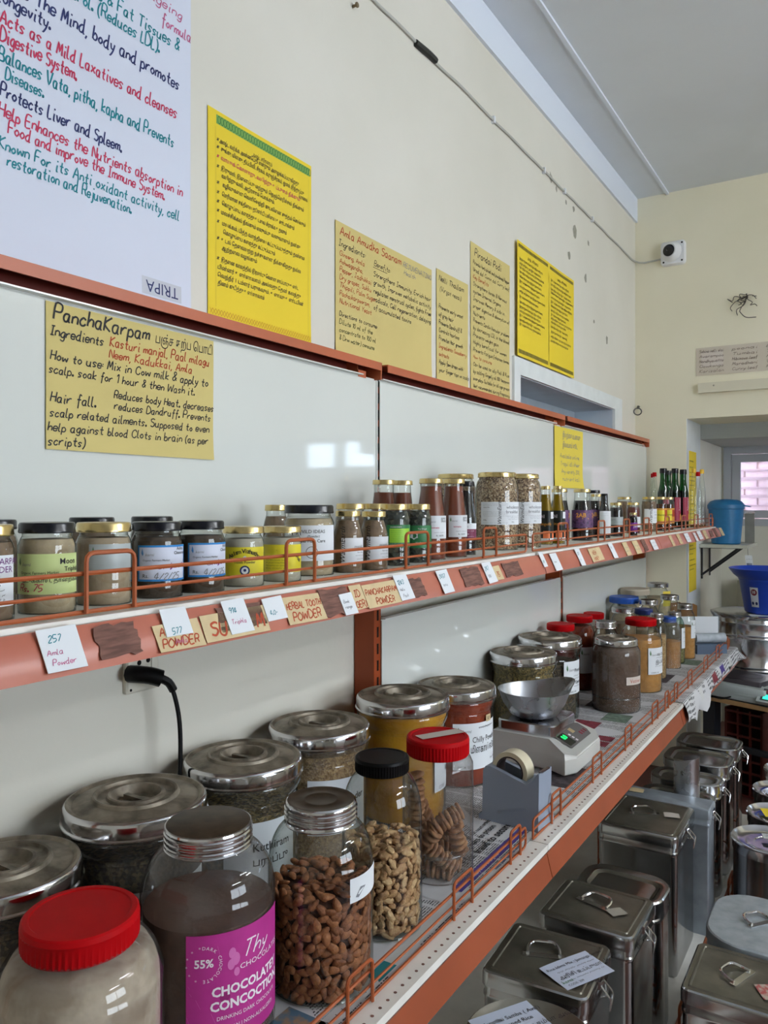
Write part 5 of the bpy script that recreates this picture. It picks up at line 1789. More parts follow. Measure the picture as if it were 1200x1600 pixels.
def lbl(name, tamil, z0, z1, phi=-6, half=40, hd=0):
    rows = [(name, .36, .56, .13, 3, .01)]
    if tamil:
        rows.append((tamil, .36, .34, .12, 3, .012))
    rows += [('Price', .74, .14, .06, 3, 0), ('CODE', .12, .05, .06, 3, 0)]
    return [(phi, half, z0, z1, lab, art_shop(rows))]


J = lambda *a, **k: jar(*a, z=JZ, n=48, **k)
J('bulk_jar', 'wide steel lidded jar half cut off at the left edge behind the red lid', 'jar', bulk, -1.20, .755, .117, .280, 'bulk', 'press', .040, .122, DUSTY, SEEDS_DARK, .80, (), glass_m=GLASS_DUSTY)
J('bulk_jar', 'wide jar of dark seeds with dusty steel lid directly in front of the power cord', 'jar', bulk, -1.185, 1.010, .130, .314, 'bulk', 'press', .042, .134, DUSTY, SEEDS_DARK, .80, lbl('Seeds', None, .07, .18), glass_m=GLASS_DUSTY)
J('bulk_jar', 'wide jar with dusty steel lid and white label, third by the wall', 'jar', bulk, -1.190, 1.312, .129, .308, 'bulk', 'press', .042, .133, DUSTY, SEEDS_OLIVE, .70, lbl('Kuthiram', 'பருப்பு', .06, .195, -27), glass_m=GLASS_DUSTY)
J('bulk_jar', 'wide jar with dusty steel lid just left of the orange upright', 'jar', bulk, -1.190, 1.594, .126, .314, 'bulk', 'press', .042, .131, DUSTY, SEEDS_LIGHT, .86, lbl('Coriander', 'மல்லி', .07, .20, -27), glass_m=GLASS_DUSTY)
J('bulk_jar', 'wide steel lidded jar of bright turmeric yellow powder', 'jar', bulk, -1.122, 1.892, .128, .334, 'bulk', 'press', .042, .133, DUSTY, POW_YELLOW, .93, lbl('Turmeric', 'மஞ்சள்', .08, .22, 24, 38))


def art_chilly(b, m, S, z0, z1):
    H = z1 - z0
    leaf_mark(b, m, -S * .80, z1 - H * .24, H * .17, 1)
    b.text(m, 'kerni', -S * .68, z1 - H * .20, H * .07, 2, .0008, shear=.25)
    b.text(m, 'Chilly Powder', -S * .34, z0 + H * .58, H * .13, 3, .0008, fit=S * 1.22)
    b.text(m, 'மிளகாய் தூள்', -S * .40, z0 + H * .36, H * .15, 3, .0008, bold=.012, fit=S * 1.30)
    b.text(m, 'Price: Rs', S * .5, z0 + H * .14, H * .05, 3, .0008)
    b.text(m, 'CODE: 57', -S * .85, z0 + H * .04, H * .05, 3, .0008)
    b.sheet(m, S * .25, z1 - H * .02, S * .55, z1 + H * .13, 3, 1, 4, .0004)
    b.text(m, '57', S * .32, z1 + H * .02, H * .07, 3, .0009)
    for k in range(4):
        b.scribble(m, S * -.1, S * .7, z1 - H * .13, H * .045, 2, .0007, k)


J('bulk_jar', 'wide steel lidded jar of red chilly powder with a white label', 'jar', bulk, -1.122, 2.222, .122, .298, 'bulk', 'press', .040, .128, DUSTY, POW_CHILLY, .955, [(-22, 46, .055, .195, lab[:4] + [PAPER_AGED], art_chilly)])
J('bulk_jar', 'wide steel lidded jar of olive seeds behind the weighing bowl', 'jar', bulk, -1.132, 2.805, .124, .306, 'bulk', 'press', .040, .130, DUSTY, SEEDS_OLIVE, .95, lbl('Fennel', 'சோம்பு', .05, .19, 0, 36))
J('bulk_jar', 'wide steel lidded jar with white label just beyond the weighing scale', 'jar', bulk, -1.125, 3.072, .124, .326, 'bulk', 'press', .040, .131, DUSTY, SEEDS_DARK, .72,
  [(0, 42, .105, .235, lab, art_shop([('Pirandai', .34, .66, .11, 3, .01), ('', .3, .52, .05, 3, 's'), ('', .3, .44, .05, 3, 's'), ('Opanai', .36, .30, .10, 3, .01), ('', .3, .2, .05, 3, 's'), ('CODE 144', .12, .04, .06, 3, 0)]))], inner=.9)

front = 'front row of tall jars on the lower shelf'
J('flour_jar', 'clear jar of pinkish grey flour with a ribbed red plastic lid in the near corner', 'jar', None, -.950, .712, .113, .284, 'cookie', 'rib', .040, .0800, RED_PLASTIC, POW_FLOUR, .86, (), glass_m=GLASS_PLASTIC, mound=.01)
choc = [LBL_MAG, INK_WHITE, mat('dark pink print', (140, 26, 104), .5), mat('pale pink print', (206, 110, 176), .5)]


def art_choc(b, m, S, z0, z1):
    H = z1 - z0
    cx, cz = -S * .70, z1 - H * .26
    for i in range(26):
        a = 2 * PI * i / 26
        ch = 'DARK CHOCOLATE * * * * * * '[i % 27]
        if ch.strip():
            b.text(m, ch, cx + H * .135 * sin(a), cz + H * .135 * cos(a), H * .032, 1, .0008, align='C', rot=-a)
    b.text(m, '55%', cx, cz - H * .025, H * .075, 1, .0008, align='C', bold=.025)
    for (s, t, q) in ((-.22, .80, .05), (-.16, .74, .06), (-.24, .70, .05), (-.14, .62, .04)):
        b.poly(m, [(S * s + H * q * .7 * cos(i * PI / 6), z0 + H * t + H * q * sin(i * PI / 6)) for i in range(12)], 3, .0006)
    b.hand(m, 'Thy', S * -.06, z0 + H * .73, H * .14, 1, .0008, slant=.45, wt=.10)
    b.text(m, 'CHOCOLATES', S * -.08, z0 + H * .63, H * .05, 1, .0008, hscale=1.25)
    b.text(m, 'CHOCOLATEY', S * .16, z0 + H * .44, H * .085, 1, .0008, align='C', bold=.035)
    b.text(m, 'CONCOCTION', S * .16, z0 + H * .31, H * .085, 1, .0008, align='C', bold=.035)
    b.text(m, 'DRINKING DARK CHOCOLATE', S * .16, z0 + H * .22, H * .036, 1, .0008, align='C')
    b.text(m, '(VEGAN | NON-ALKALIZED)', S * .16, z0 + H * .12, H * .036, 1, .0008, align='C')
    b.poly(m, [(-S * .35 + H * .05 * cos(i * PI / 6), z0 + H * .42 + H * .04 * sin(i * PI / 6)) for i in range(12)], 2, .0006)
    rr = random.Random(9)
    for k in range(14):
        s, t, a, q = rr.uniform(-.95, .9) * S, z0 + H * rr.uniform(.1, .95), rr.uniform(1.7, 2.2), rr.uniform(.02, .12) * H
        b.poly(m, [(s, t), (s + q * cos(a), t + q * sin(a)), (s + q * cos(a) + .0004, t + q * sin(a)), (s + .0004, t)], 3, .0007)


J('chocolate_jar', 'clear jar of cocoa with magenta label and flat brown topped steel lid', 'jar', None, -.940, .952, .110, .331, 'cookie', 'flat', .036, .0730, [STEEL_BRIGHT, LID_BROWN], POW_COCOA, .64, [(-16, 47, .030, .200, choc, art_choc)], glass_m=GLASS_PLASTIC)


def art_torn(b, m, S, z0, z1):
    b.poly(m, [(-S * .75, z0 + (z1 - z0) * .2), (-S * .5, z0 + (z1 - z0) * .55), (-S * .2, z0 + (z1 - z0) * .5), (-S * .6, z0 + (z1 - z0) * .15)], 1, .0008)


al = J('almond_jar', 'big glass jar of almonds with a ridged steel screw lid', 'jar', front, -.855, 1.150, .0955, .323, 'cookie', 'screw', .040, .0665, [STEEL_BRIGHT, LID_BROWN], None, labels=[(6, 28, .170, .212, [PAPER, INK_GREY], art_torn)])
wn = J('walnut_jar', 'glass jar of walnut halves with a black ribbed lid', 'jar', front, -.860, 1.367, .0825, .341, 'walnut', 'rib', .030, .0560, BLACK, None)
fg = J('fig_jar', 'clear jar of strung dried figs with a taped red lid', 'jar', front, -.870, 1.629, .083, .316, 'pet', 'rib', .042, .0740, RED_PLASTIC, None, glass_m=GLASS_PLASTIC)
b = MB()
b.sheet(lambda s, t, d: Vector((s, t, d)), -.020, -.05, .014, .066, 1, 2, 0, .0004, None, 0)
tp = b.build('tape_strip', TAPE, fg.children[1] if fg.children[1].name.startswith('lid') else fg, loc=(0, 0, .3168), rotz=-.5, flat=True)

brown = 'tall jars on the far half of the lower shelf'
J('spice_jar', 'big jar of coarse brown powder with loose steel lid and a small taped name', 'jar', brown, -.922, 3.312, .098, .302, 'pet', 'press', .030, .089, DUSTY, POW_VET, .93, [(-24, 26, .118, .150, [TAPE, INK_BRICK], art_lines([('Vetiver', .18, .25, .5, 1)]))], glass_m=GLASS_PLASTIC)
J('spice_jar', 'big jar of orange brown powder with red lid and white label', 'jar', brown, -.922, 3.722, .0940, .328, 'cookie', 'rib', .030, .0700, RED_PLASTIC, POW_ORANGE, .76, [(-20, 36, .085, .205, lab, art_shop([('Idly Chilly', .40, .70, .10, 3, .01), ('', .35, .6, .05, 3, 's'), ('இட்லி பொடி', .32, .40, .12, 3, .012), ('', .3, .28, .05, 3, 's'), ('CODE 141', .12, .04, .06, 3, 0)]))])
J('spice_jar', 'red lidded jar of dark red powder standing against the panel behind the label jar', 'jar', brown, -1.165, 3.318, .071, .336, 'cookie', 'rib', .028, .060, RED_PLASTIC, RED_PRESERVE, .74, [(-40, 40, .10, .17, [PAPER, INK], art_lines([(None, .1, .7, .08, 1), (None, .1, .5, .08, 1), (None, .1, .3, .08, 1)]))])
J('spice_jar', 'red lidded jar of dark powder with white label, second along the panel', 'jar', brown, -1.172, 3.598, .071, .338, 'cookie', 'rib', .030, .060, RED_PLASTIC, POW_CHILLY, .90, [(-30, 40, .08, .20, lab, art_shop([]))])
J('spice_jar', 'red lidded jar mostly hidden behind the steel screw lids', 'jar', brown, -1.185, 3.86, .060, .318, 'cookie', 'rib', .028, .050, RED_PLASTIC, POW_BROWN, .8)
J('spice_jar', 'dark jar with steel screw lid in front of the hidden red lid', 'jar', brown, -1.030, 3.535, .060, .330, 'cookie', 'screw', .030, .048, [STEEL_BRIGHT, STEEL_BRUSH], POW_DARK, .8)
J('spice_jar', 'jar with wide flat steel lid before the big blue lid', 'jar', brown, -1.075, 3.99, .066, .338, 'cookie', 'screw', .026, .056, [STEEL_BRIGHT, STEEL_BRUSH], POW_BROWN, .8)
J('spice_jar', 'tall jar with big bright blue lid against the panel', 'jar', brown, -1.170, 4.36, .083, .350, 'cookie', 'rib', .034, .078, BLUE_PLASTIC, POW_BEIGE, .8)
BEI = mat('beige plastic lid', (190, 178, 158), .5)
J('spice_jar', 'tall jar with dusty beige lid behind the big blue lid', 'jar', brown, -1.172, 4.600, .086, .372, 'cookie', 'rib', .034, .080, BEI, POW_TAN, .8)
J('spice_jar', 'tall jar with steel lid at the far end close to the panel', 'jar', brown, -1.125, 4.960, .074, .376, 'cookie', 'screw', .026, .064, [STEEL_BRIGHT, STEEL_BRUSH], POW_TAN, .8, [(-20, 34, .24, .33, [PAPER_LEMON], None)])
J('spice_jar', 'jar with dark tarnished steel lid amid the far group', 'jar', brown, -1.030, 4.325, .054, .345, 'cookie', 'screw', .026, .048, BROWN_, SEEDS_OLIVE, .8)
J('spice_jar', 'jar with small dark blue lid behind the orange brown powder jar', 'jar', brown, -1.005, 4.115, .052, .322, 'cookie', 'rib', .028, .045, mat('navy plastic lid', (36, 52, 110), .4), POW_BEIGE, .7)
J('spice_jar', 'slim jar with steel screw lid behind the orange brown powder jar', 'jar', brown, -.915, 4.010, .045, .318, 'cookie', 'screw', .028, .033, [STEEL_BRIGHT, STEEL_BRUSH], SEEDS_LIGHT, .7)
J('spice_jar', 'clear jar half full of light powder with blue lid near the shelf edge', 'jar', brown, -.918, 4.300, .058, .266, 'walnut', 'rib', .030, .035, BLUE_PLASTIC, POW_ORANGE, .55, [], glass_m=GLASS_DUSTY)
J('spice_jar', 'green tinted jar with white label beside the blue lidded jar', 'jar', brown, -.925, 4.455, .054, .270, 'walnut', 'screw', .024, .036, [STEEL_BRIGHT, STEEL_BRUSH], SEEDS_LIGHT, .3, [(0, 36, .08, .19, [PAPER, INK_GREY, INK_GREY], art_lines([('Millet', .2, .75, .09, 1), (None, .2, .5, .05, 1), (None, .2, .3, .05, 1)]))], glass_m=glass('greenish jar glass', (214, 232, 222), (110, 140, 124)))
J('spice_jar', 'last steel lidded jar of orange powder with white leaf label on the lower shelf', 'jar', brown, -.900, 4.610, .0545, .300, 'cookie', 'screw', .030, .041, [STEEL_BRIGHT, LID_BROWN], POW_ORANGE, .62, [(0, 44, .115, .215, [PAPER, INK_GREEN, INK_GREY, INK], art_shop([('Ragi', .5, .75, .10, 3, 0), ('', .3, .5, .05, 3, 's'), ('', .3, .25, .08, 3, 's')]))])
J('spice_jar', 'clear wide jar behind the last steel lidded jar', 'jar', brown, -1.010, 4.74, .064, .330, 'cookie', 'screw', .028, .052, [STEEL_BRIGHT, LID_BROWN], POW_TAN, .5)

# almonds, walnuts and figs -------------------------------------------------
def blob_mesh(name, mt, fn, nu=10, nv=7):
    b = MB()
    rs = []
    for j in range(1, nv):
        a = PI * j / nv
        rs.append([fn(2 * PI * i / nu, a) for i in range(nu)])
    b.rings(rs)
    o = b.build(name, mt, None, angle=80)
    return o


def fill_shell(proto, n, jarpos, Rin, level, mind, lab_, cat, group, thick, cone=2.0, seed=1, protos=None, floor_z=.006, topn=60):
    rr = random.Random(seed)
    protos = protos or [proto]
    placed = []
    cx, cy = jarpos
    a0 = math.atan2(-cy, -cx)
    made = 0
    tries = 0
    while made < n and tries < 40000:
        tries += 1
        top = made < topn
        if top:
            q = math.sqrt(rr.random()) * (Rin - thick * 1.2)
            ph = rr.uniform(-PI, PI)
            zz = level + rr.uniform(-.004, .005)
            p = Vector((q * cos(ph), q * sin(ph), zz))
        else:
            ph = a0 + rr.uniform(-cone, cone)
            q = Rin - thick * rr.uniform(.55, 1.25)
            p = Vector((q * cos(ph), q * sin(ph), rr.uniform(floor_z + thick * .5, level)))
        md = mind * (1 if tries < 15000 else .8 if tries < 28000 else .62)
        if any((p - o).length < md for o in placed):
            continue
        placed.append(p)
        src = rr.choice(protos)
        o = src if not src.get('placed') else src.copy()
        if o is not src:
            COL.objects.link(o)
        src['placed'] = 1
        o.location = (cx + p.x, cy + p.y, JZ + p.z)
        if top:
            e = Matrix.Rotation(rr.uniform(-PI, PI), 3, 'Z') @ Matrix.Rotation(rr.uniform(-.5, .5), 3, 'Y') @ Matrix.Rotation(rr.uniform(-.5, .5), 3, 'X')
        else:
            # flat side against the glass, long axis turned freely in the wall's plane
            e = Matrix.Rotation(ph, 3, 'Z') @ Matrix.Rotation(PI / 2 + rr.uniform(-.35, .35), 3, 'Y') @ Matrix.Rotation(rr.uniform(-PI, PI), 3, 'Z') @ Matrix.Rotation(rr.uniform(-.5, .5), 3, 'X')
        o.rotation_euler = e.to_euler()
        sc = rr.uniform(.88, 1.12)
        o.scale = (sc, sc * rr.uniform(.92, 1.08), sc)
        tag(o, lab_, cat, group)
        made += 1
    for q in protos:
        if 'placed' in q:
            del q['placed']
    return made


for o in list(bpy.data.objects):
    pass
ALM = mat('almond skin', (142, 86, 48), .6, col2=(112, 62, 34), vscale=160, bump=.35, bscale=420, detail=2)
ALM2 = mat('paler almond skin', (168, 108, 66), .6, col2=(136, 82, 48), vscale=160, bump=.35, bscale=420, detail=2)


def almond_fn(a, v):
    x = cos(v)
    r = sin(v) ** .95 * (1 - .40 * x) * .98
    return Vector((.0134 * x, .0080 * r * cos(a), .0048 * r * sin(a)))


pa = [blob_mesh('almond', ALM, almond_fn), blob_mesh('almond', ALM2, almond_fn)]
fill_shell(None, 285, (-.855, 1.150), .0955 * .955, .178, .0134, 'brown almond in the heap inside the jar with the ridged steel lid', 'almond', 'almonds in the big glass jar', .0062, 1.75, 3, pa, topn=70)
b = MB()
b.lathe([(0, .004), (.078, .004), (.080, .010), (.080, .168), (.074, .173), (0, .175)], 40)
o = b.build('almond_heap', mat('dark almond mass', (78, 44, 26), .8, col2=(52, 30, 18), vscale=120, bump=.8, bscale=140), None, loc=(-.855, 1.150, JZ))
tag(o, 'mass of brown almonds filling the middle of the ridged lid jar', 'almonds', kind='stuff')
WAL = mat('walnut kernel', (196, 156, 110), .65, col2=(150, 106, 68), vscale=90, bump=.5, bscale=260, detail=5)
WAL2 = mat('pale walnut kernel', (214, 180, 134), .65, col2=(172, 130, 90), vscale=90, bump=.5, bscale=260, detail=5)


def walnut(seed, sx, sy, sz):
    def fn(a, v):
        p = Vector((cos(v), sin(v) * cos(a), sin(v) * sin(a)))
        q = noise.noise(p * 2.3 + Vector((seed * 7.1, 0, 0)))
        q2 = noise.noise(p * 5.0 + Vector((0, seed * 3.3, 0)))
        k = 1 + .28 * q + .22 * q2 - .25 * abs(sin(a * 1.0)) * (abs(cos(v)) < .6)
        return Vector((p.x * sx * k, p.y * sy * k, p.z * sz * k))
    return fn


pw = [blob_mesh('walnut_half', m_, walnut(i + 1, a, c, d), 14, 10) for i, (m_, a, c, d) in enumerate(((WAL, .0125, .0095, .0062), (WAL2, .0110, .0085, .0058), (WAL, .0085, .0068, .0050), (WAL2, .0135, .0080, .0060)))]
fill_shell(None, 230, (-.860, 1.367), .0825 * .955, .170, .0125, 'pale brown walnut piece in the heap inside the black lidded jar', 'walnut', 'walnut pieces in the black lidded jar', .0070, 1.75, 5, pw, topn=60)
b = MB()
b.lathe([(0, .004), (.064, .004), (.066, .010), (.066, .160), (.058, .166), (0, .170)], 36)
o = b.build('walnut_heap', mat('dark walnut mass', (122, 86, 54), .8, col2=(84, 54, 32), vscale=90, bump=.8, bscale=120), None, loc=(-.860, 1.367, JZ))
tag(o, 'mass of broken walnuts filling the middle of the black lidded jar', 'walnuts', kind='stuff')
# strung figs: flattened rings threaded on short strings
FIG = mat('dried fig skin', (172, 124, 84), .6, col2=(136, 92, 58), vscale=40, bump=.5, bscale=120)
FIG2 = mat('paler dried fig skin', (196, 152, 108), .6, col2=(160, 112, 74), vscale=40, bump=.5, bscale=120)


def fig_mesh(mt, seed):
    rr = random.Random(seed)
    b = MB()
    n, k = 18, 8
    wob_ = [rr.uniform(.88, 1.1) for _ in range(n)]
    vs, fs = [], []
    for i in range(n):
        a = 2 * PI * i / n
        for j in range(k):
            c = 2 * PI * j / k
            R = .0125 * (wob_[i] * .5 + .5) + .0105 * wob_[i] * cos(c)
            vs.append((R * cos(a), R * sin(a), .0058 * sin(c) * (.8 + .25 * wob_[(i * 3) % n])))
    for i in range(n):
        for j in range(k):
            fs.append((i * k + j, ((i + 1) % n) * k + j, ((i + 1) % n) * k + (j + 1) % k, i * k + (j + 1) % k))
    b.add(vs, fs)
    return b.build('dried_fig', mt, None, angle=80)


pf = [fig_mesh(FIG, 1), fig_mesh(FIG2, 2), fig_mesh(FIG, 3)]
used = set()
cx, cy = -.870, 1.629
toc = Vector((-cx, -cy, 0)).normalized()          # towards the aisle viewer
side = Vector((-toc.y, toc.x, 0))
rr = random.Random(11)
strings = [
    # start (side, front, z), end, count
    ((-.052, .010, .225), (-.050, .016, .115), 9), ((-.010, .045, .115), (.050, .026, .150), 8), ((-.030, .046, .070), (-.006, .052, .110), 4),
    ((-.022, .052, .076), (.036, .040, .024), 8), ((.040, .030, .110), (.052, .022, .055), 5), ((-.046, .030, .100), (-.050, .030, .020), 8),
    ((-.03, -.02, .05), (.04, -.03, .05), 8), ((-.03, -.03, .085), (.035, -.035, .085), 7), ((.0, .0, .02), (.05, .0, .02), 5), ((-.02, .03, .018), (.03, .045, .016), 5),
    ((-.05, -.02, .16), (-.03, -.045, .10), 5), ((.01, .0, .085), (.05, -.01, .115), 4)]
for (s, e, n) in strings:
    A = side * s[0] + toc * s[1] + Vector((0, 0, s[2]))
    B_ = side * e[0] + toc * e[1] + Vector((0, 0, e[2]))
    dv = (B_ - A).normalized()
    for k in range(n):
        p = A.lerp(B_, k / max(n - 1, 1))
        src = rr.choice(pf)
        o = src if src.name not in used else src.copy()
        if src.name in used:
            COL.objects.link(o)
        used.add(src.name)
        dd = (dv + Vector((rr.uniform(-.18, .18), rr.uniform(-.18, .18), rr.uniform(-.18, .18)))).normalized()
        o.rotation_euler = dd.to_track_quat('Z', 'Y').to_euler()
        sc = rr.uniform(.82, 1.02)
        o.scale = (sc, sc, sc)
        o.location = (cx + p.x, cy + p.y, JZ + p.z)
        tag(o, 'wrinkled dried fig threaded on a string inside the taped red lidded jar', 'fig', 'strung figs in the red lidded jar')

# ------------------------------------------------------------------ weighing scale, bowl, tape dispenser
t = thing('weighing_scale', 'off white digital weighing scale with green lit display on the lower shelf', 'scale', (-.945, 2.54, JZ + .0006))
b = MB()
pts_b = [(-.14, -.13), (.06, -.13), (.125, -.165), (.150, -.12), (.150, .12), (.125, .165), (.06, .13), (-.14, .13)]


def ring_at(z, k=1.0, front=0.0):
    return [Vector((x * k + (front if x > .1 else 0), y * k, z + (0))) for x, y in pts_b]


b.rings([ring_at(.006, .96), ring_at(.012, 1.0), ring_at(.056, 1.0)], cap1=False)
top = []
for x, y in pts_b:
    z = .104 if x < .07 else (.104 - (x - .06) * .46)
    top.append(Vector((x * .975, y * .97, z)))
b.rings([ring_at(.056, 1.0), [Vector((p.x * 1.0, p.y * 1.0, p.z - .006)) for p in top], top])
b.build('body', BEIGE_PLASTIC, t, angle=35)
for (x, y) in ((-.11, -.10), (-.11, .10), (.11, -.12), (.11, .12)):
    b = MB()
    b.lathe([(.012, 0), (.012, .007)], 12, 0, (x, y, -.0005))
    b.build('foot', BLACK, t)
# sloping display panel
nrm = Vector((.46, 0, 1)).normalized()
uo = Vector((.066, .0, .0826))
DP = plane(uo, (0, 1, 0), (-1, 0, .34))
DPm = lambda s, tt, d: Vector((.064, 0, .1030)) + Vector((0, 1, 0)) * s + Vector((1, 0, -.46)).normalized() * (-tt) + nrm * d
b = MB()
b.poly(DPm, [(-.095, -.066), (.10, -.066), (.118, -.045), (.118, -.008), (.10, .0), (-.095, .0)], 0, .0012)
b.poly(DPm, [(-.085, -.058), (-.030, -.058), (-.030, -.006), (-.085, -.006)], 1, .0018)
for k in range(3):
    b.poly(DPm, [(-.018 + 0, -.058 + k * .014), (-.006, -.058 + k * .014), (-.006, -.049 + k * .014), (-.018, -.049 + k * .014)], 2, .0018)
b.poly(DPm, [(.015, -.028), (.040, -.028), (.040, -.006), (.015, -.006)], 3, .0018)
b.text(DPm, '0.0', -.070, -.030, .018, 4, .0026, bold=.03)
for k in range(3):
    b.poly(DPm, [(.05 + k * .02, -.05), (.062 + k * .02, -.05), (.062 + k * .02, -.035), (.05 + k * .02, -.035)], 5, .0018)
b.build('display_panel', [mat('grey scale panel', (96, 92, 92), .35), LCD_DARK, INK_WHITE, mat('gold hologram sticker', (196, 172, 130), .3, .3), LCD_GREEN, NW_RED], t, flat=True)
b = MB()
b.rings([rrect(-.030, 0, .20, .22, .02, z) for z in (.1055, .136)] + [rrect(-.030, 0, .194, .214, .018, .140)])
b.build('platform', STEEL, t, angle=35)
# bowl with a pouring lip
t = thing('weighing_bowl', 'brushed steel scoop bowl with a pointed pouring lip standing on the scale', 'bowl', (-.980, 2.525, JZ + .1412), 1.12)
b = MB()
n = 48


def bowl_ring(r, z, lip):
    out = []
    for i in range(n):
        a = 2 * PI * i / n
        aa = (a + PI) % (2 * PI) - PI
        e = math.exp(-(aa / .42) ** 2) * lip
        out.append(Vector(((r + e) * cos(a), (r + e * .9) * sin(a), z + .018 * math.exp(-(aa / .6) ** 2) * (lip / .055))))
    return out


rg = [bowl_ring(.001, .0, 0), bowl_ring(.060, .0, 0), bowl_ring(.080, .010, .002), bowl_ring(.104, .046, .018), bowl_ring(.120, .088, .055), bowl_ring(.122, .090, .056), bowl_ring(.118, .0895, .053), bowl_ring(.101, .046, .017), bowl_ring(.070, .012, .001), bowl_ring(.058, .003, 0), bowl_ring(.001, .003, 0)]
b.rings(rg)
b.build('bowl_body', STEEL_BRUSH, t, angle=50)
# tape dispenser
t = thing('tape_dispenser', 'heavy blue grey tape dispenser in front of the weighing scale', 'tape dispenser', (-.830, 2.00, JZ + .0006), -.06)
prof = [(-.085, 0), (-.085, .012), (-.080, .016), (-.077, .13), (-.070, .142), (-.055, .145), (-.046, .143), (-.040, .10), (-.02, .082), (.008, .082), (.024, .10), (.030, .122), (.050, .116), (.068, .128), (.083, .150), (.088, .150), (.086, .04), (.090, .014), (.090, 0)]
b = MB()
for (ya, yb) in ((-.040, -.026), (.026, .040)):
    hp = [(-.085, 0), (-.085, .012), (-.080, .016), (-.077, .13), (-.070, .142), (-.055, .145), (.030, .122), (.050, .116), (.068, .128), (.083, .150), (.088, .150), (.086, .04), (.090, .014), (.090, 0)]
    sh = [1.25 if z <= .014 else 1 for x, z in hp]
    A_ = [Vector((x, ya * (s if ya < 0 else 1), z)) for (x, z), s in zip(hp, sh)]
    B2 = [Vector((x, yb * (s if yb > 0 else 1), z)) for (x, z), s in zip(hp, sh)]
    N = len(hp)
    b.add(A_ + B2, [tuple(range(N))[::-1] if True else (), tuple(range(N, 2 * N))] + [(i, (i + 1) % N, N + (i + 1) % N, N + i) for i in range(N)][::1])
N = len(prof)
A_ = [Vector((x, -.026, z)) for x, z in prof]
B2 = [Vector((x, .026, z)) for x, z in prof]
b.add(A_ + B2, [tuple(range(N))[::-1], tuple(range(N, 2 * N))] + [(i, (i + 1) % N, N + (i + 1) % N, N + i) for i in range(N)])
for yy in (-.0405,):
    b.box(-.02, yy - .001, .040, .07, yy, .046, M=Matrix.Translation((0, 0, -.01)) @ Matrix.Rotation(-.32, 4, 'Y'))
b.build('dispenser_body', GREY_PLASTIC, t, angle=30)
b = MB()
b.box(.080, -.026, .1495, .090, .026, .1525)
b.build('blade', STEEL, t)
t = thing('tape_roll', 'cream tape roll sitting in the blue grey dispenser', 'tape roll', (-.830 - .006, 2.00, JZ + .135), -.06)
RX = Matrix.Rotation(PI / 2, 4, 'X')
b = MB()
n = 40
rs = []
for r, z in ((.040, -.022), (.052, -.022), (.052, .022), (.040, .022), (.040, -.022)):
    rs.append([RX @ Vector((r * cos(2 * PI * i / n), r * sin(2 * PI * i / n), z)) for i in range(n)])
b.rings(rs, cap0=False, cap1=False)
b.build('tape', mat('cream tape', (214, 204, 176), .45), t, angle=35)
b = MB()
rs = []
for r, z in ((.036, -.0225), (.0402, -.0225), (.0402, .0225), (.036, .0225), (.036, -.0225)):
    rs.append([RX @ Vector((r * cos(2 * PI * i / n), r * sin(2 * PI * i / n), z)) for i in range(n)])
b.rings(rs, cap0=False, cap1=False)
b.build('core', mat('dark tape core', (54, 44, 46), .6), t, angle=35)
# things at the far end of the lower shelf
b = MB()
b.box(-.004, -.13, 0, .004, .13, .185)
o = b.build('white_card', PAPER, None, loc=(-.905, 4.965, LZ + .0016), rotz=-1.0)
tag(o, 'white card standing at the far end of the lower shelf', 'card')
b = MB()
b.tube([(0, -.09, .03), (0, .09, .03)], .028, 14)
o = b.build('paper_roll', mat('grey foil roll', (170, 178, 186), .4, var=.12, vscale=30), None, loc=(-.81, 4.84, LZ + .0560), rotz=-.9)
tag(o, 'grey white roll lying on the blue grey pad before the white card', 'roll')
b = MB()
b.box(-.06, -.09, 0, .06, .09, .054)
o = b.build('paper_pad', mat('blue grey pad', (84, 100, 122), .6), None, loc=(-.825, 4.84, LZ + .0016), rotz=-.9)
tag(o, 'blue grey pad under the roll at the far end of the lower shelf', 'pad')
# ------------------------------------------------------------------ steel tins on the base deck and on the floor
def ring_handle(b, w_, d_, h_, r=.004, mi=0, lean=.5):
    """A D-shaped wire handle hinged in two lugs."""
    pts = [(-w_ / 2, 0, .004), (-w_ / 2, d_ * .5, h_ * .5), (-w_ * .36, d_, h_), (w_ * .36, d_, h_), (w_ / 2, d_ * .5, h_ * .5), (w_ / 2, 0, .004)]
    b.tube(round_path(pts, .014, 3), r, 7, mi)
    b.box(-w_ / 2 - .012, -.010, 0, w_ / 2 + .012, .006, .003, mi)


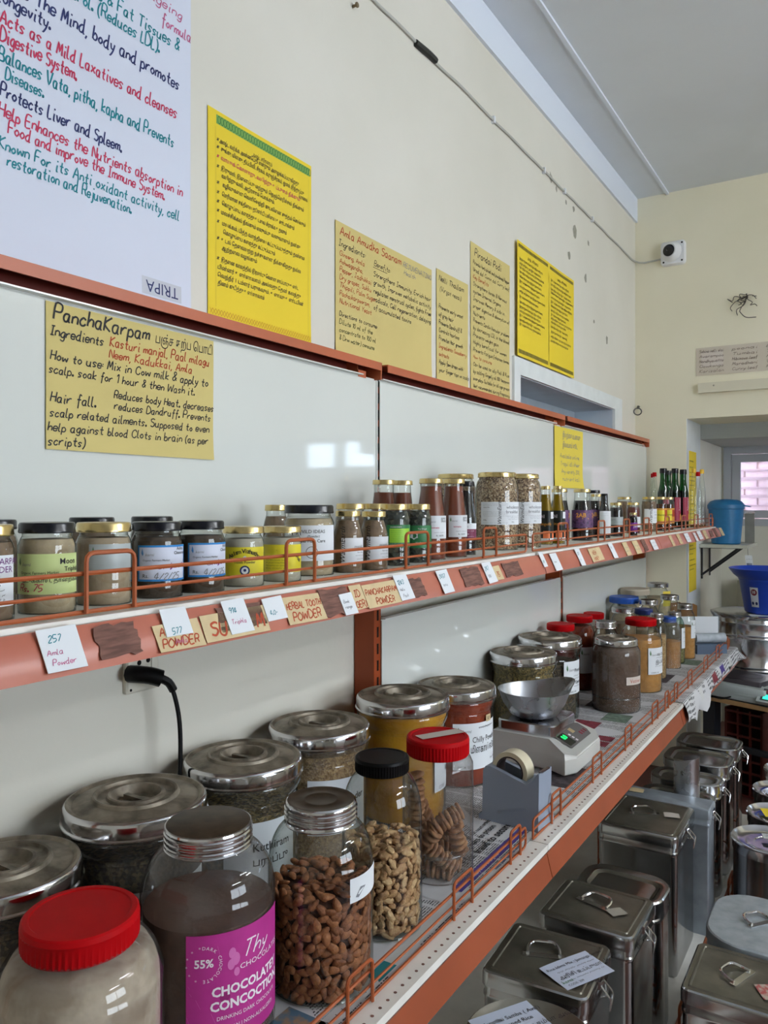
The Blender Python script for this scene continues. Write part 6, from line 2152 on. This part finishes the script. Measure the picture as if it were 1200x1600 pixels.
def square_tin(label, x, y, z, wx, wy, h, rot=0.0, r=.022, mt=TIN, top=TIN_TOP, handle=True, recess=False, clasp=True, group='steel tins on the base deck', name='steel_tin', papers=(), emboss=True, handle_rot=0.3):
    t = thing(name, label, 'tin', (x, y, z), rot, group)
    lh = .035
    b = MB()
    b.rings([rrect(0, 0, wx - .012, wy - .012, r, zz, 6) for zz in (0, .004)] + [rrect(0, 0, wx - .008, wy - .008, r, zz, 6) for zz in (.01, h - lh - .03)] +
            [rrect(0, 0, wx - .004, wy - .004, r, h - lh - .026, 6), rrect(0, 0, wx - .004, wy - .004, r, h - lh - .02, 6), rrect(0, 0, wx - .008, wy - .008, r, h - lh - .016, 6), rrect(0, 0, wx - .010, wy - .010, r, h - .01, 6)])
    b.build('tin_body', mt, t, angle=30)
    b = MB()
    T = h
    if recess:
        R_ = [(0, h - lh), (0, T - .004), (-.004, T), (-.020, T), (-.030, T - .004), (-.050, T - .016), (-.056, T - .016)]
    else:
        R_ = [(0, h - lh), (0, T - .010), (-.004, T - .003), (-.012, T)]
        if emboss:
            R_ += [(-.034, T), (-.038, T + .003), (-.044, T + .003), (-.048, T)]
    rr_ = [rrect(0, 0, wx + o, wy + o, max(.006, r + o * .4), zz, 6) for o, zz in R_] if not recess else [rrect(0, 0, wx + 2 * o, wy + 2 * o, max(.01, r + o), zz, 6) for o, zz in R_]
    ns = 3 if not recess else 4
    b.rings(rr_, mis=[0] * ns + [1] * (len(rr_) - 1 - ns), cap0=False)
    b.build('lid', [mt, top], t, angle=30)
    if handle:
        b = MB()
        ring_handle(b, .075, .045, .010)
        b.build('lid_handle', STEEL_BRIGHT, t, loc=(-.01, .0, T + .001), rotz=handle_rot)
    if clasp:
        b = MB()
        xx = wx / 2
        b.box(xx - .001, -.018, h - lh + .004, xx + .004, .018, h - .012)
        b.tube(round_path([(xx + .003, -.013, h - lh + .012), (xx + .026, -.015, h - lh - .012), (xx + .020, 0, h - lh - .05), (xx + .026, .015, h - lh - .012), (xx + .003, .013, h - lh + .012)], .008, 3), .0022, 6)
        b.tube([(xx + .004, -.03, h - lh - .004), (xx + .012, 0, h - lh - .016), (xx + .004, .03, h - lh - .004)], .002, 6)
        b.build('clasp', STEEL_BRIGHT, t)
    for (px, py, pw_, ph_, pr_, pm, txt) in papers:
        b = MB()
        zz = T + (.0035 if not recess else -.0135)
        m = lambda s, tt, d: Vector((px + s * cos(pr_) - tt * sin(pr_), py + s * sin(pr_) + tt * cos(pr_), zz + d))
        b.sheet(m, -pw_ / 2, -ph_ / 2, pw_ / 2, ph_ / 2, 4, 4, 0, .0006, lambda i, j: .001 * sin(i * 4) * j, 0)
        mats = [pm]
        for (tx, s, tt, size, ink, kd) in txt:
            if ink not in mats:
                mats.append(ink)
            if kd == 's':
                b.scribble(m, s, pw_ / 2 - .01, tt, size, mats.index(ink), .0022, int(tt * 9999))
            elif kd == 'h':
                b.hand(m, tx, s, tt, size, mats.index(ink), .0022, wt=.12)
            else:
                b.text(m, tx, s, tt, size, mats.index(ink), .0022)
        b.build('paper_label', mats, t, flat=True)
    return t


def round_tin(label, x, y, z, r, h, mt=TIN, top=STEEL, group=None, name='round_tin', handle=False, flare=1.0, papers=()):
    t = thing(name, label, 'tin', (x, y, z), 0, group)
    b = MB()
    b.lathe([(0, .0), (r * .90, 0), (r * .93, .006), (r * .93, h * .30), (r * .94, h * .305), (r * .93, h * .31), (r * .93, h - .03)], 56)
    b.build('tin_body', mt, t, angle=30)
    b = MB()
    b.lathe([(r * .955, h - .035), (r * .965, h - .004), (r * .985, h), (r * 1.0, h - .001), (r * 1.0, h + .003), (r * .97, h + .006), (r * .93, h + .002), (r * .86, h - .006), (r * .80, h - .010), (r * .62, h - .010), (r * .60, h - .007), (r * .40, h - .007), (r * .38, h - .010), (0, h - .010)], 56, cap0=False)
    b.build('lid', top, t, angle=40)
    if handle:
        b = MB()
        ring_handle(b, .07, .04, .012)
        b.build('lid_handle', STEEL_BRIGHT, t, loc=(.03, -.02, h - .008), rotz=.4)
    for (px, py, pw_, ph_, pr_, pm, txt) in papers:
        b = MB()
        m = lambda s, tt, d: Vector((px + s * cos(pr_) - tt * sin(pr_), py + s * sin(pr_) + tt * cos(pr_), h + .0075 + d))
        b.sheet(m, -pw_ / 2, -ph_ / 2, pw_ / 2, ph_ / 2, 4, 4, 0, .0006, None, 0)
        mats = [pm]
        for (tx, s, tt, size, ink, kd) in txt:
            if ink not in mats:
                mats.append(ink)
            if kd == 's':
                b.scribble(m, s, pw_ / 2 - .01, tt, size, mats.index(ink), .0014, int(tt * 9999))
            elif kd == 'h':
                b.hand(m, tx, s, tt, size, mats.index(ink), .0014, wt=.12)
            else:
                b.text(m, tx, s, tt, size, mats.index(ink), .0014)
        b.build('paper_label', mats, t, flat=True)
    return t


TZ = .62
g = 'steel tins on the base deck'
SLIP = mat('laminated white slip', (196, 204, 222), .35)
round_tin('large round steel tin with a white slip for flattened rice on its lid', -.590, 1.500, DZ, .132, TZ - DZ - .005, top=TIN_TOP, handle=True, group=None,
          papers=[(-.045, .015, .150, .105, 1.02, SLIP, [('kerni', -.066, -.040, .012, INK_GREEN, 't'), ('Mappillai Samba ( Aval)', -.060, .018, .0115, INK, 't'), ('Flattened Rice', -.036, -.002, .0115, INK, 't'), ('மாப்பிள்ளை சம்பா அவல்', -.066, -.026, .012, INK, 't'), ('Price: Rs', .030, -.045, .008, INK, 't')])])
square_tin('square steel tin with dusty lid, wire handle and a slanting white rice slip', -.660, 1.790, DZ, .250, .245, TZ - DZ, rot=.06, group=g,
           papers=[(.075, -.022, .145, .095, 1.02, SLIP, [('kerni', -.066, -.030, .011, INK_GREEN, 't'), ('Rice Idima Mix : Jamanga Samba', -.066, .022, .0095, INK, 't'), ('அரிசி உப்புமா மிக்ஸ்', -.060, -.014, .012, INK, 't'), ('', -.05, .006, .006, INK, 's'), ('', -.05, -.028, .006, INK, 's'), ('CODE: 209', -.060, -.042, .007, INK, 't')])])
square_tin('square steel tin with dusty lid and a wire handle, second along the deck', -.632, 2.090, DZ, .250, .235, TZ - DZ, rot=-.01, group=g, handle_rot=-.25, papers=[(.055, -.01, .045, .035, .9, mat('dull tape scrap', (150, 146, 134), .5), [])])
square_tin('oblong steel tin with sunken lid and a small blue lettered paper', -.640, 2.372, DZ, .255, .200, .565 - DZ, rot=-.03, r=.07, recess=True, handle=False, clasp=False, group=g,
           papers=[(-.02, .012, .055, .040, .2, PAPER, [('DOSA', -.022, .002, .012, INK_NAVY, 'h'), ('WHEAT', -.024, -.016, .012, INK_NAVY, 'h')])])
square_tin('tall square steel tin with a dark flat lid in front of the dull grey tin', -.668, 2.785, DZ, .262, .305, TZ - DZ + .004, rot=.0, group=g, handle_rot=.5,
           papers=[(.075, .03, .05, .04, .3, mat('grubby white sticker', (178, 170, 160), .7), [])])
square_tin('dull grey galvanised tin without handle behind the tall square tin', -.660, 3.010, DZ, .335, .115, TZ - DZ - .002, r=.008, mt=GALV, top=GALV, handle=False, clasp=True, emboss=False, group=g, papers=[(-.10, .0, .05, .04, .1, PAPER_AGED, [])])
obl = 'row of oblong steel tins with sunken lids'
for (y, lb, pp) in ((3.150, 'oblong steel tin that the curved steel scoop stands on', []),
                    (3.315, 'oblong steel tin with a white price scrap on its lid', [(.06, .0, .085, .055, -.2, PAPER, [('500', -.01, -.008, .02, INK, 'h')])]),
                    (3.560, 'oblong steel tin with a torn white strip on its lid', [(-.01, .01, .150, .035, -.15, PAPER, [('', -.06, -.005, .01, INK_GREY, 's')])]),
                    (3.820, 'oblong steel tin farthest along the deck with a small square white label', [(.05, .01, .085, .065, -.25, PAPER, [('', -.03, .01, .008, INK_GREY, 's'), ('', -.03, -.01, .008, INK_GREY, 's')])])):
    square_tin(lb, -.640, y, DZ, .27, .145 if y < 3.2 else .165 if y < 3.4 else .225, TZ - DZ - (.03 if y < 3.2 else .012 if y < 3.4 else 0), r=.068, recess=True, handle=False, clasp=y > 3.2, group=obl, papers=pp)
# curved scoop standing on the oblong tin
b = MB()
n = 20
out = []
for z, k in ((0, 1), (.155, 1.0)):
    ring = []
    for i in range(n + 1):
        a = -.30 * PI + 1.55 * PI * i / n
        ring.append(Vector((.046 * cos(a), .046 * sin(a), z + (.012 * sin(a * .9) if z else 0))))
    for i in range(n, -1, -1):
        a = -.30 * PI + 1.55 * PI * i / n
        ring.append(Vector((.0445 * cos(a), .0445 * sin(a), z + (.012 * sin(a * .9) if z else 0))))
    out.append(ring)
b.rings(out)
o = b.build('steel_scoop', STEEL_BRUSH, None, loc=(-.600, 3.105, TZ - .03 - .003), rotz=-1.9, angle=50)
tag(o, 'curved steel scoop standing upright among the oblong tins', 'scoop')
# right hand row, standing on the floor
fr = 'tins standing on the floor in the right corner'
square_tin('square tin with a steel strap handle and red stained label in the lower right corner', -.275, 2.165, .001, .275, .250, .497, group=fr, handle_rot=1.2, top=TIN_TOP, papers=[(.06, -.03, .06, .06, .5, mat('red stained label', (176, 160, 146), .7, col2=(170, 84, 80), vscale=60, lo=.45, hi=.6), [])], clasp=False)
GALV2 = mat('pale galvanised lid', (150, 158, 162), .5, .45, col2=(170, 176, 180), vscale=26)
square_tin('dull grey galvanised bin with rounded back and a sunken ring handle', -.262, 2.470, .001, .30, .335, .500, r=.11, mt=GALV2, top=GALV2, group=fr, emboss=False, clasp=False, handle_rot=.9)
for (x, y, r, lb, pp) in ((-.318, 3.100, .128, 'round steel tin with a wide shiny lid and a scrap of white label', [(.0, .02, .05, .045, .3, mat('faded label scrap', (190, 192, 190), .6), [('200', -.016, -.006, .016, INK_GREY, 'h')])]),
                          (-.318, 3.375, .112, 'round steel tin with a yellow note on its lid', [(.0, -.01, .105, .085, .35, PAPER_YELLOW, [('8-50', -.03, .005, .024, INK, 'h'), ('yd', -.02, -.03, .024, INK, 'h')])]),
                          (-.325, 3.660, .118, 'round steel tin with a plain shiny lid beyond the yellow note', []),
                          (-.322, 3.960, .110, 'round steel tin farthest back in the right hand row', [])):
    round_tin(lb, x, y, .001, r, .498, group='round steel tins on the floor', papers=pp)
b = MB()
b.tube(round_path([(-.02, -.06, 0), (-.02, -.06, .10), (.02, .0, .16), (.02, .05, .13)], .03), .010, 8)
b.lathe([(.02, -.002), (.02, .004)], 12, 0, (-.02, -.06, 0))
o = b.build('bent_pipe', GALV, None, loc=(-.39, 2.75, .0025))
tag(o, 'short bent grey pipe standing on the floor behind the galvanised bin', 'pipe')
# bundle of orange and pale wire guards stacked upright between the two rows
b = MB()
rr = random.Random(2)
for k in range(9):
    x = -.425 + .011 * k / 2
    b.tube([(x, 2.7 + rr.uniform(-.1, .1), .01), (x + rr.uniform(-.01, .01), 3.3 + rr.uniform(-.1, .1), .30 + rr.uniform(-.05, .05))], .0032, 6, k % 3 == 1)
o = b.build('wire_bundle', [ORANGE_WIRE, CREAM_STEEL], None)
tag(o, 'bundle of orange and pale wires leaning in the gap between the two tin rows', 'wires')
# spare loop of guard wire behind the tins
b = MB()
for s in (0, .03):
    b.tube(round_path([(0, -.05, 0), (0, -.05, .16 - s), (0, .05, .16 - s), (0, .05, 0)], .03), .0035, 6)
for z in (.04, .08, .12):
    b.tube([(0, -.05, z), (0, .05, z)], .003, 6)
o = b.build('wire_guard', ORANGE_WIRE, None, loc=(-.88, 3.06, DZ + .001), rotz=1.2)
o.scale = (1, 1, 3.0)
tag(o, 'spare orange wire guard leaning upright behind the oblong tins', 'shelf guard')

# ------------------------------------------------------------------ the far corner
TR = -.33
TC = Vector((-.35, 4.99, 0))
ct, st = cos(TR), sin(TR)


def tb(x, y):
    return (TC.x + x * ct - y * st, TC.y + x * st + y * ct)


t = thing('side_table', 'low table with plywood edge and grey green top in the far corner', 'table', (TC.x, TC.y, .001), TR)
b = MB()
b.box(-.50, -.33, .575, .75, .48, .598)
b.box(-.50, -.334, .574, .75, -.33, .599, 1)
b.box(-.504, -.33, .574, -.50, .48, .599, 1)
b.build('table_top', [TABLE_GREY, WOOD], t)
for x in (-.40, .1, .68):
    for y in (-.24, .40):
        b = MB()
        b.box(x - .035, y - .035, 0, x + .035, y + .035, .575)
        b.build('leg', mat('black painted leg', (24, 26, 32), .5), t)
b = MB()
b.box(-.36, -.26, .30, .65, -.23, .33)
b.build('stretcher', MATS['black painted leg'], t)
cx, cy = tb(-.285, -.02)
t = thing('plastic_crate', 'dark red plastic lattice crate standing on end under the far table', 'crate', (cx, cy, .001), TR)
RED_CR = mat('dark red crate plastic', (112, 44, 36), .5)
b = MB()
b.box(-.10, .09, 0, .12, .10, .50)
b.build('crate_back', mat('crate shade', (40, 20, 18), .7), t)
b = MB()
for x in (-.10, -.028, .044, .11):
    b.box(x, -.10, 0, x + .012, -.088, .50)
for k in range(8):
    b.box(-.10, -.1005, k * .068, .122, -.0885, k * .068 + .012)
for x in (-.10, .112):
    b.box(x, -.10, 0, x + .010, .10, .50)
b.build('crate_grid', RED_CR, t)
# second scale
cx, cy = tb(-.22, -.16)
t = thing('platform_scale', 'pale platform scale with a dark steel plate and green lit display on the far table', 'scale', (cx, cy, .5995), TR)
PALE = mat('pale grey scale shell', (176, 184, 182), .5)
b = MB()
b.rings([rrect(0, 0, .36, .34, .02, z) for z in (.008, .06)] + [rrect(0, 0, .33, .31, .02, .082)])
for k in range(3):
    b.box(-.181, -.1715, .02 + k * .016, .181, -.1700, .022 + k * .016)
b.build('body', PALE, t, angle=35)
for (x, y) in ((-.14, -.13), (.14, -.13), (-.14, .13), (.14, .13)):
    b = MB()
    b.lathe([(.015, 0), (.015, .009)], 10, 0, (x, y, 0))
    b.build('foot', BLACK, t)
b = MB()
b.rings([rrect(-.02, .02, .27, .25, .012, z) for z in (.083, .105)] + [rrect(-.02, .02, .26, .24, .01, .110)])
b.lathe([(.06, .110), (.058, .1115), (.055, .1115), (.052, .1105)], 32, 0, (0, .03, 0), cap0=False, cap1=False)
b.build('platform', mat('dark scuffed steel plate', (104, 98, 104), .35, .8, var=.1, vscale=20), t, angle=35)
b = MB()
Mx = Matrix.Translation((.20, -.15, .055)) @ Matrix.Rotation(.75, 4, 'X')
b.box(-.07, -.05, -.012, .13, .05, .012, 0, Mx)
b.box(-.052, -.038, .012, .12, .038, .0135, 1, Mx)
b.box(-.040, -.030, .0135, -.002, .000, .0145, 2, Mx)
b.box(-.035, .010, .0135, -.005, .028, .0145, 3, Mx)
b.build('console', [PALE, mat('dark console face', (70, 74, 80), .4), emis('green cyan backlit display', (60, 240, 190), 1.6), NW_RED], t)
b = MB()
x1, y1 = tb(-.30, -.296)
pts = [(-.02, -.17, .02), (-.06, -.20, .006), (-.12, -.205, .006), (-.16, -.22, -.03), (-.175, -.225, -.08)]
b.tube(smooth(pts, 4), .004, 6)
b.build('power_lead', BLACK, t)
# steel drum and the blue tub on it
cx, cy = tb(-.155, .115)
dr = thing('steel_drum', 'big shiny ribbed steel drum with a flat lid behind the platform scale', 'drum', (-.640, 5.36, .5995))
b = MB()
R_ = .235
P = [(0, 0), (R_ * .97, 0), (R_, .01)]
for z in (.10, .12, .29, .31, .38):
    P += [(R_, z - .008), (R_ * 1.012, z), (R_, z + .008)]
P += [(R_, .415)]
b.lathe(P, 56)
b.build('drum_body', STEEL, dr, angle=25)
b = MB()
b.lathe([(R_ * 1.03, .405), (R_ * 1.06, .42), (R_ * 1.06, .426), (R_ * 1.0, .430), (R_ * .9, .424), (0, .424)], 56, cap0=False)
b.build('lid', STEEL, dr, angle=30)
b = MB()
b.box(-.05, -.18, .4245, .08, -.10, .4255)
b.build('paper_label', PAPER, dr, rotz=.3)
tub = thing('plastic_tub', 'deep blue plastic tub with flared rim standing on the steel drum', 'tub', (-.555, 5.36, .5995 + .4275))
BLUE_TUB = mat('deep blue plastic', (24, 62, 168), .35)
b = MB()
b.lathe([(0, 0), (.125, 0), (.135, .008), (.168, .20), (.172, .205), (.172, .212), (.200, .235), (.225, .268), (.228, .274), (.222, .276), (.196, .243), (.165, .21), (.130, .012), (0, .010)], 48)
b.build('tub_body', BLUE_TUB, tub, angle=30)
b = MB()
m = cyl(.1585, math.radians(-115), 0)
b.sheet(lambda s, tt, d: m(s, tt, d + (tt - .15) * .165 - .0015), -.026, .045, .026, .165, 5, 4, 0, .003)
b.poly(lambda s, tt, d: m(s, tt, d + (tt - .15) * .165 - .0015), [(.0 + .020 * cos(i * PI / 8), .135 + .020 * sin(i * PI / 8)) for i in range(16)], 1, .004)
for sx in (-.012, .012):
    b.poly(lambda s, tt, d: m(s, tt, d + (tt - .15) * .165 - .0015), [(sx + .008 * cos(i * PI / 6), .068 + .010 * sin(i * PI / 6)) for i in range(12)], 2, .004)
b.text(lambda s, tt, d: m(s, tt, d + (tt - .15) * .165 - .0015), '10', 0, .128, .018, 0, .0048, align='C', bold=.03)
b.build('sticker', [PAPER, NW_RED, INK_NAVY], tub, flat=True)
# torn cardboard at the shelf end
b = MB()
b.add([(-.08, 0, 0), (.075, 0, 0), (.075, 0, .235), (.05, 0, .245), (.02, 0, .225), (-.03, 0, .250), (-.08, 0, .240)] + [(-.08, .004, 0), (.075, .004, 0), (.075, .004, .235), (.05, .004, .245), (.02, .004, .225), (-.03, .004, .250), (-.08, .004, .240)],
      [(0, 1, 2, 3, 4, 5, 6), (13, 12, 11, 10, 9, 8, 7)] + [(i, 7 + i, 7 + (i + 1) % 7, (i + 1) % 7) for i in range(7)])
o = b.build('cardboard_flap', mat('brown cardboard', (150, 108, 66), .85), None, loc=(-1.0, 5.10, LZ + .0016), flat=True)
tag(o, 'torn brown cardboard flap behind the white card', 'cardboard')

# wall shelf in the alcove with the blue bin
t = thing('wall_shelf', 'pale stone wall shelf on black brackets in the alcove', 'shelf', (OX + .005, 5.86, 1.425))
b = MB()
b.box(0, -.22, -.022, .30, .30, 0)
b.build('shelf_board', mat('pale marble slab', (186, 188, 176), .4, var=.08, vscale=14), t)
for y in (-.12, .18):
    b = MB()
    b.box(0, y - .012, -.24, .006, y + .012, -.023)
    b.box(.0, y - .012, -.030, .25, y + .012, -.023)
    b.box(0, -.010, 0, .31, .010, .014, 0, Matrix.Translation((.004, y, -.22)) @ Matrix.Rotation(-.68, 4, 'Y'))
    b.build('bracket', MATS['black painted leg'], t)
t = thing('plastic_bin', 'mid blue lidded plastic bin on the alcove wall shelf', 'bin', (-.865, 5.80, 1.4255))
BLUE_BIN = mat('mid blue plastic', (30, 106, 156), .45, var=.06, vscale=40)
b = MB()
b.lathe([(0, 0), (.086, 0), (.092, .006), (.112, .24), (.112, .255)], 40)
b.build('bin_body', BLUE_BIN, t)
b = MB()
b.lathe([(.113, .238), (.117, .240), (.119, .262), (.116, .270), (.10, .290), (.07, .302), (.0, .306)], 40, cap0=False)
b.add([(.10, -.035, .258), (.155, -.02, .252), (.155, .02, .252), (.10, .035, .258), (.10, -.035, .268), (.155, -.02, .258), (.155, .02, .258), (.10, .035, .268)],
      [(0, 3, 2, 1), (4, 5, 6, 7), (0, 1, 5, 4), (1, 2, 6, 5), (2, 3, 7, 6), (3, 0, 4, 7)])
b.build('lid', BLUE_BIN, t, angle=35)
b = MB()
b.box(-.03, -.06, 0, .03, .06, .205)
b.box(-.034, -.064, .205, .034, .064, .218, 1)
o = b.build('grey_carton', [mat('grey board carton', (134, 132, 124), .75, var=.06, vscale=20), STEEL], None, loc=(-.722 - .03, 6.09, 1.4255), rotz=.1)
tag(o, 'narrow grey carton with shiny rim beside the blue bin', 'carton')
t = thing('swing_tag', 'white barcode tag hanging by a thread from the end of the alcove shelf', 'tag', (-.712, 5.66, 1.40))
b = MB()
b.tube([(0.0, -.006, .012), (.004, -.006, -.04)], .0012, 5)
b.build('thread', INK, t)
b = MB()
m = lambda s, tt, d: Vector((.006 + s + tt * -.12, -.008 - d, -.04 + tt))
b.sheet(m, -.022, -.125, .022, 0, 1, 1, 0, .0005, None, -.0005)
for k in range(7):
    b.sheet(m, -.016 + k * .0046, -.078, -.0135 + k * .0046, -.052, 1, 1, 1, .0012)
b.scribble(m, -.016, .016, -.030, .008, 2, .0012, 4)
b.scribble(m, -.016, .016, -.100, .008, 2, .0012, 5)
b.build('tag_card', [PAPER, INK_NAVY, INK_GREY], t, flat=True)
# low clutter against the alcove wall
b = MB()
b.box(-.10, -.08, 0, .10, .08, 1.12)
o = b.build('tiled_ledge', mat('dull olive tile', (122, 118, 100), .6, var=.05, vscale=6), None, loc=(-.78, 6.51, .0))
struct(o)
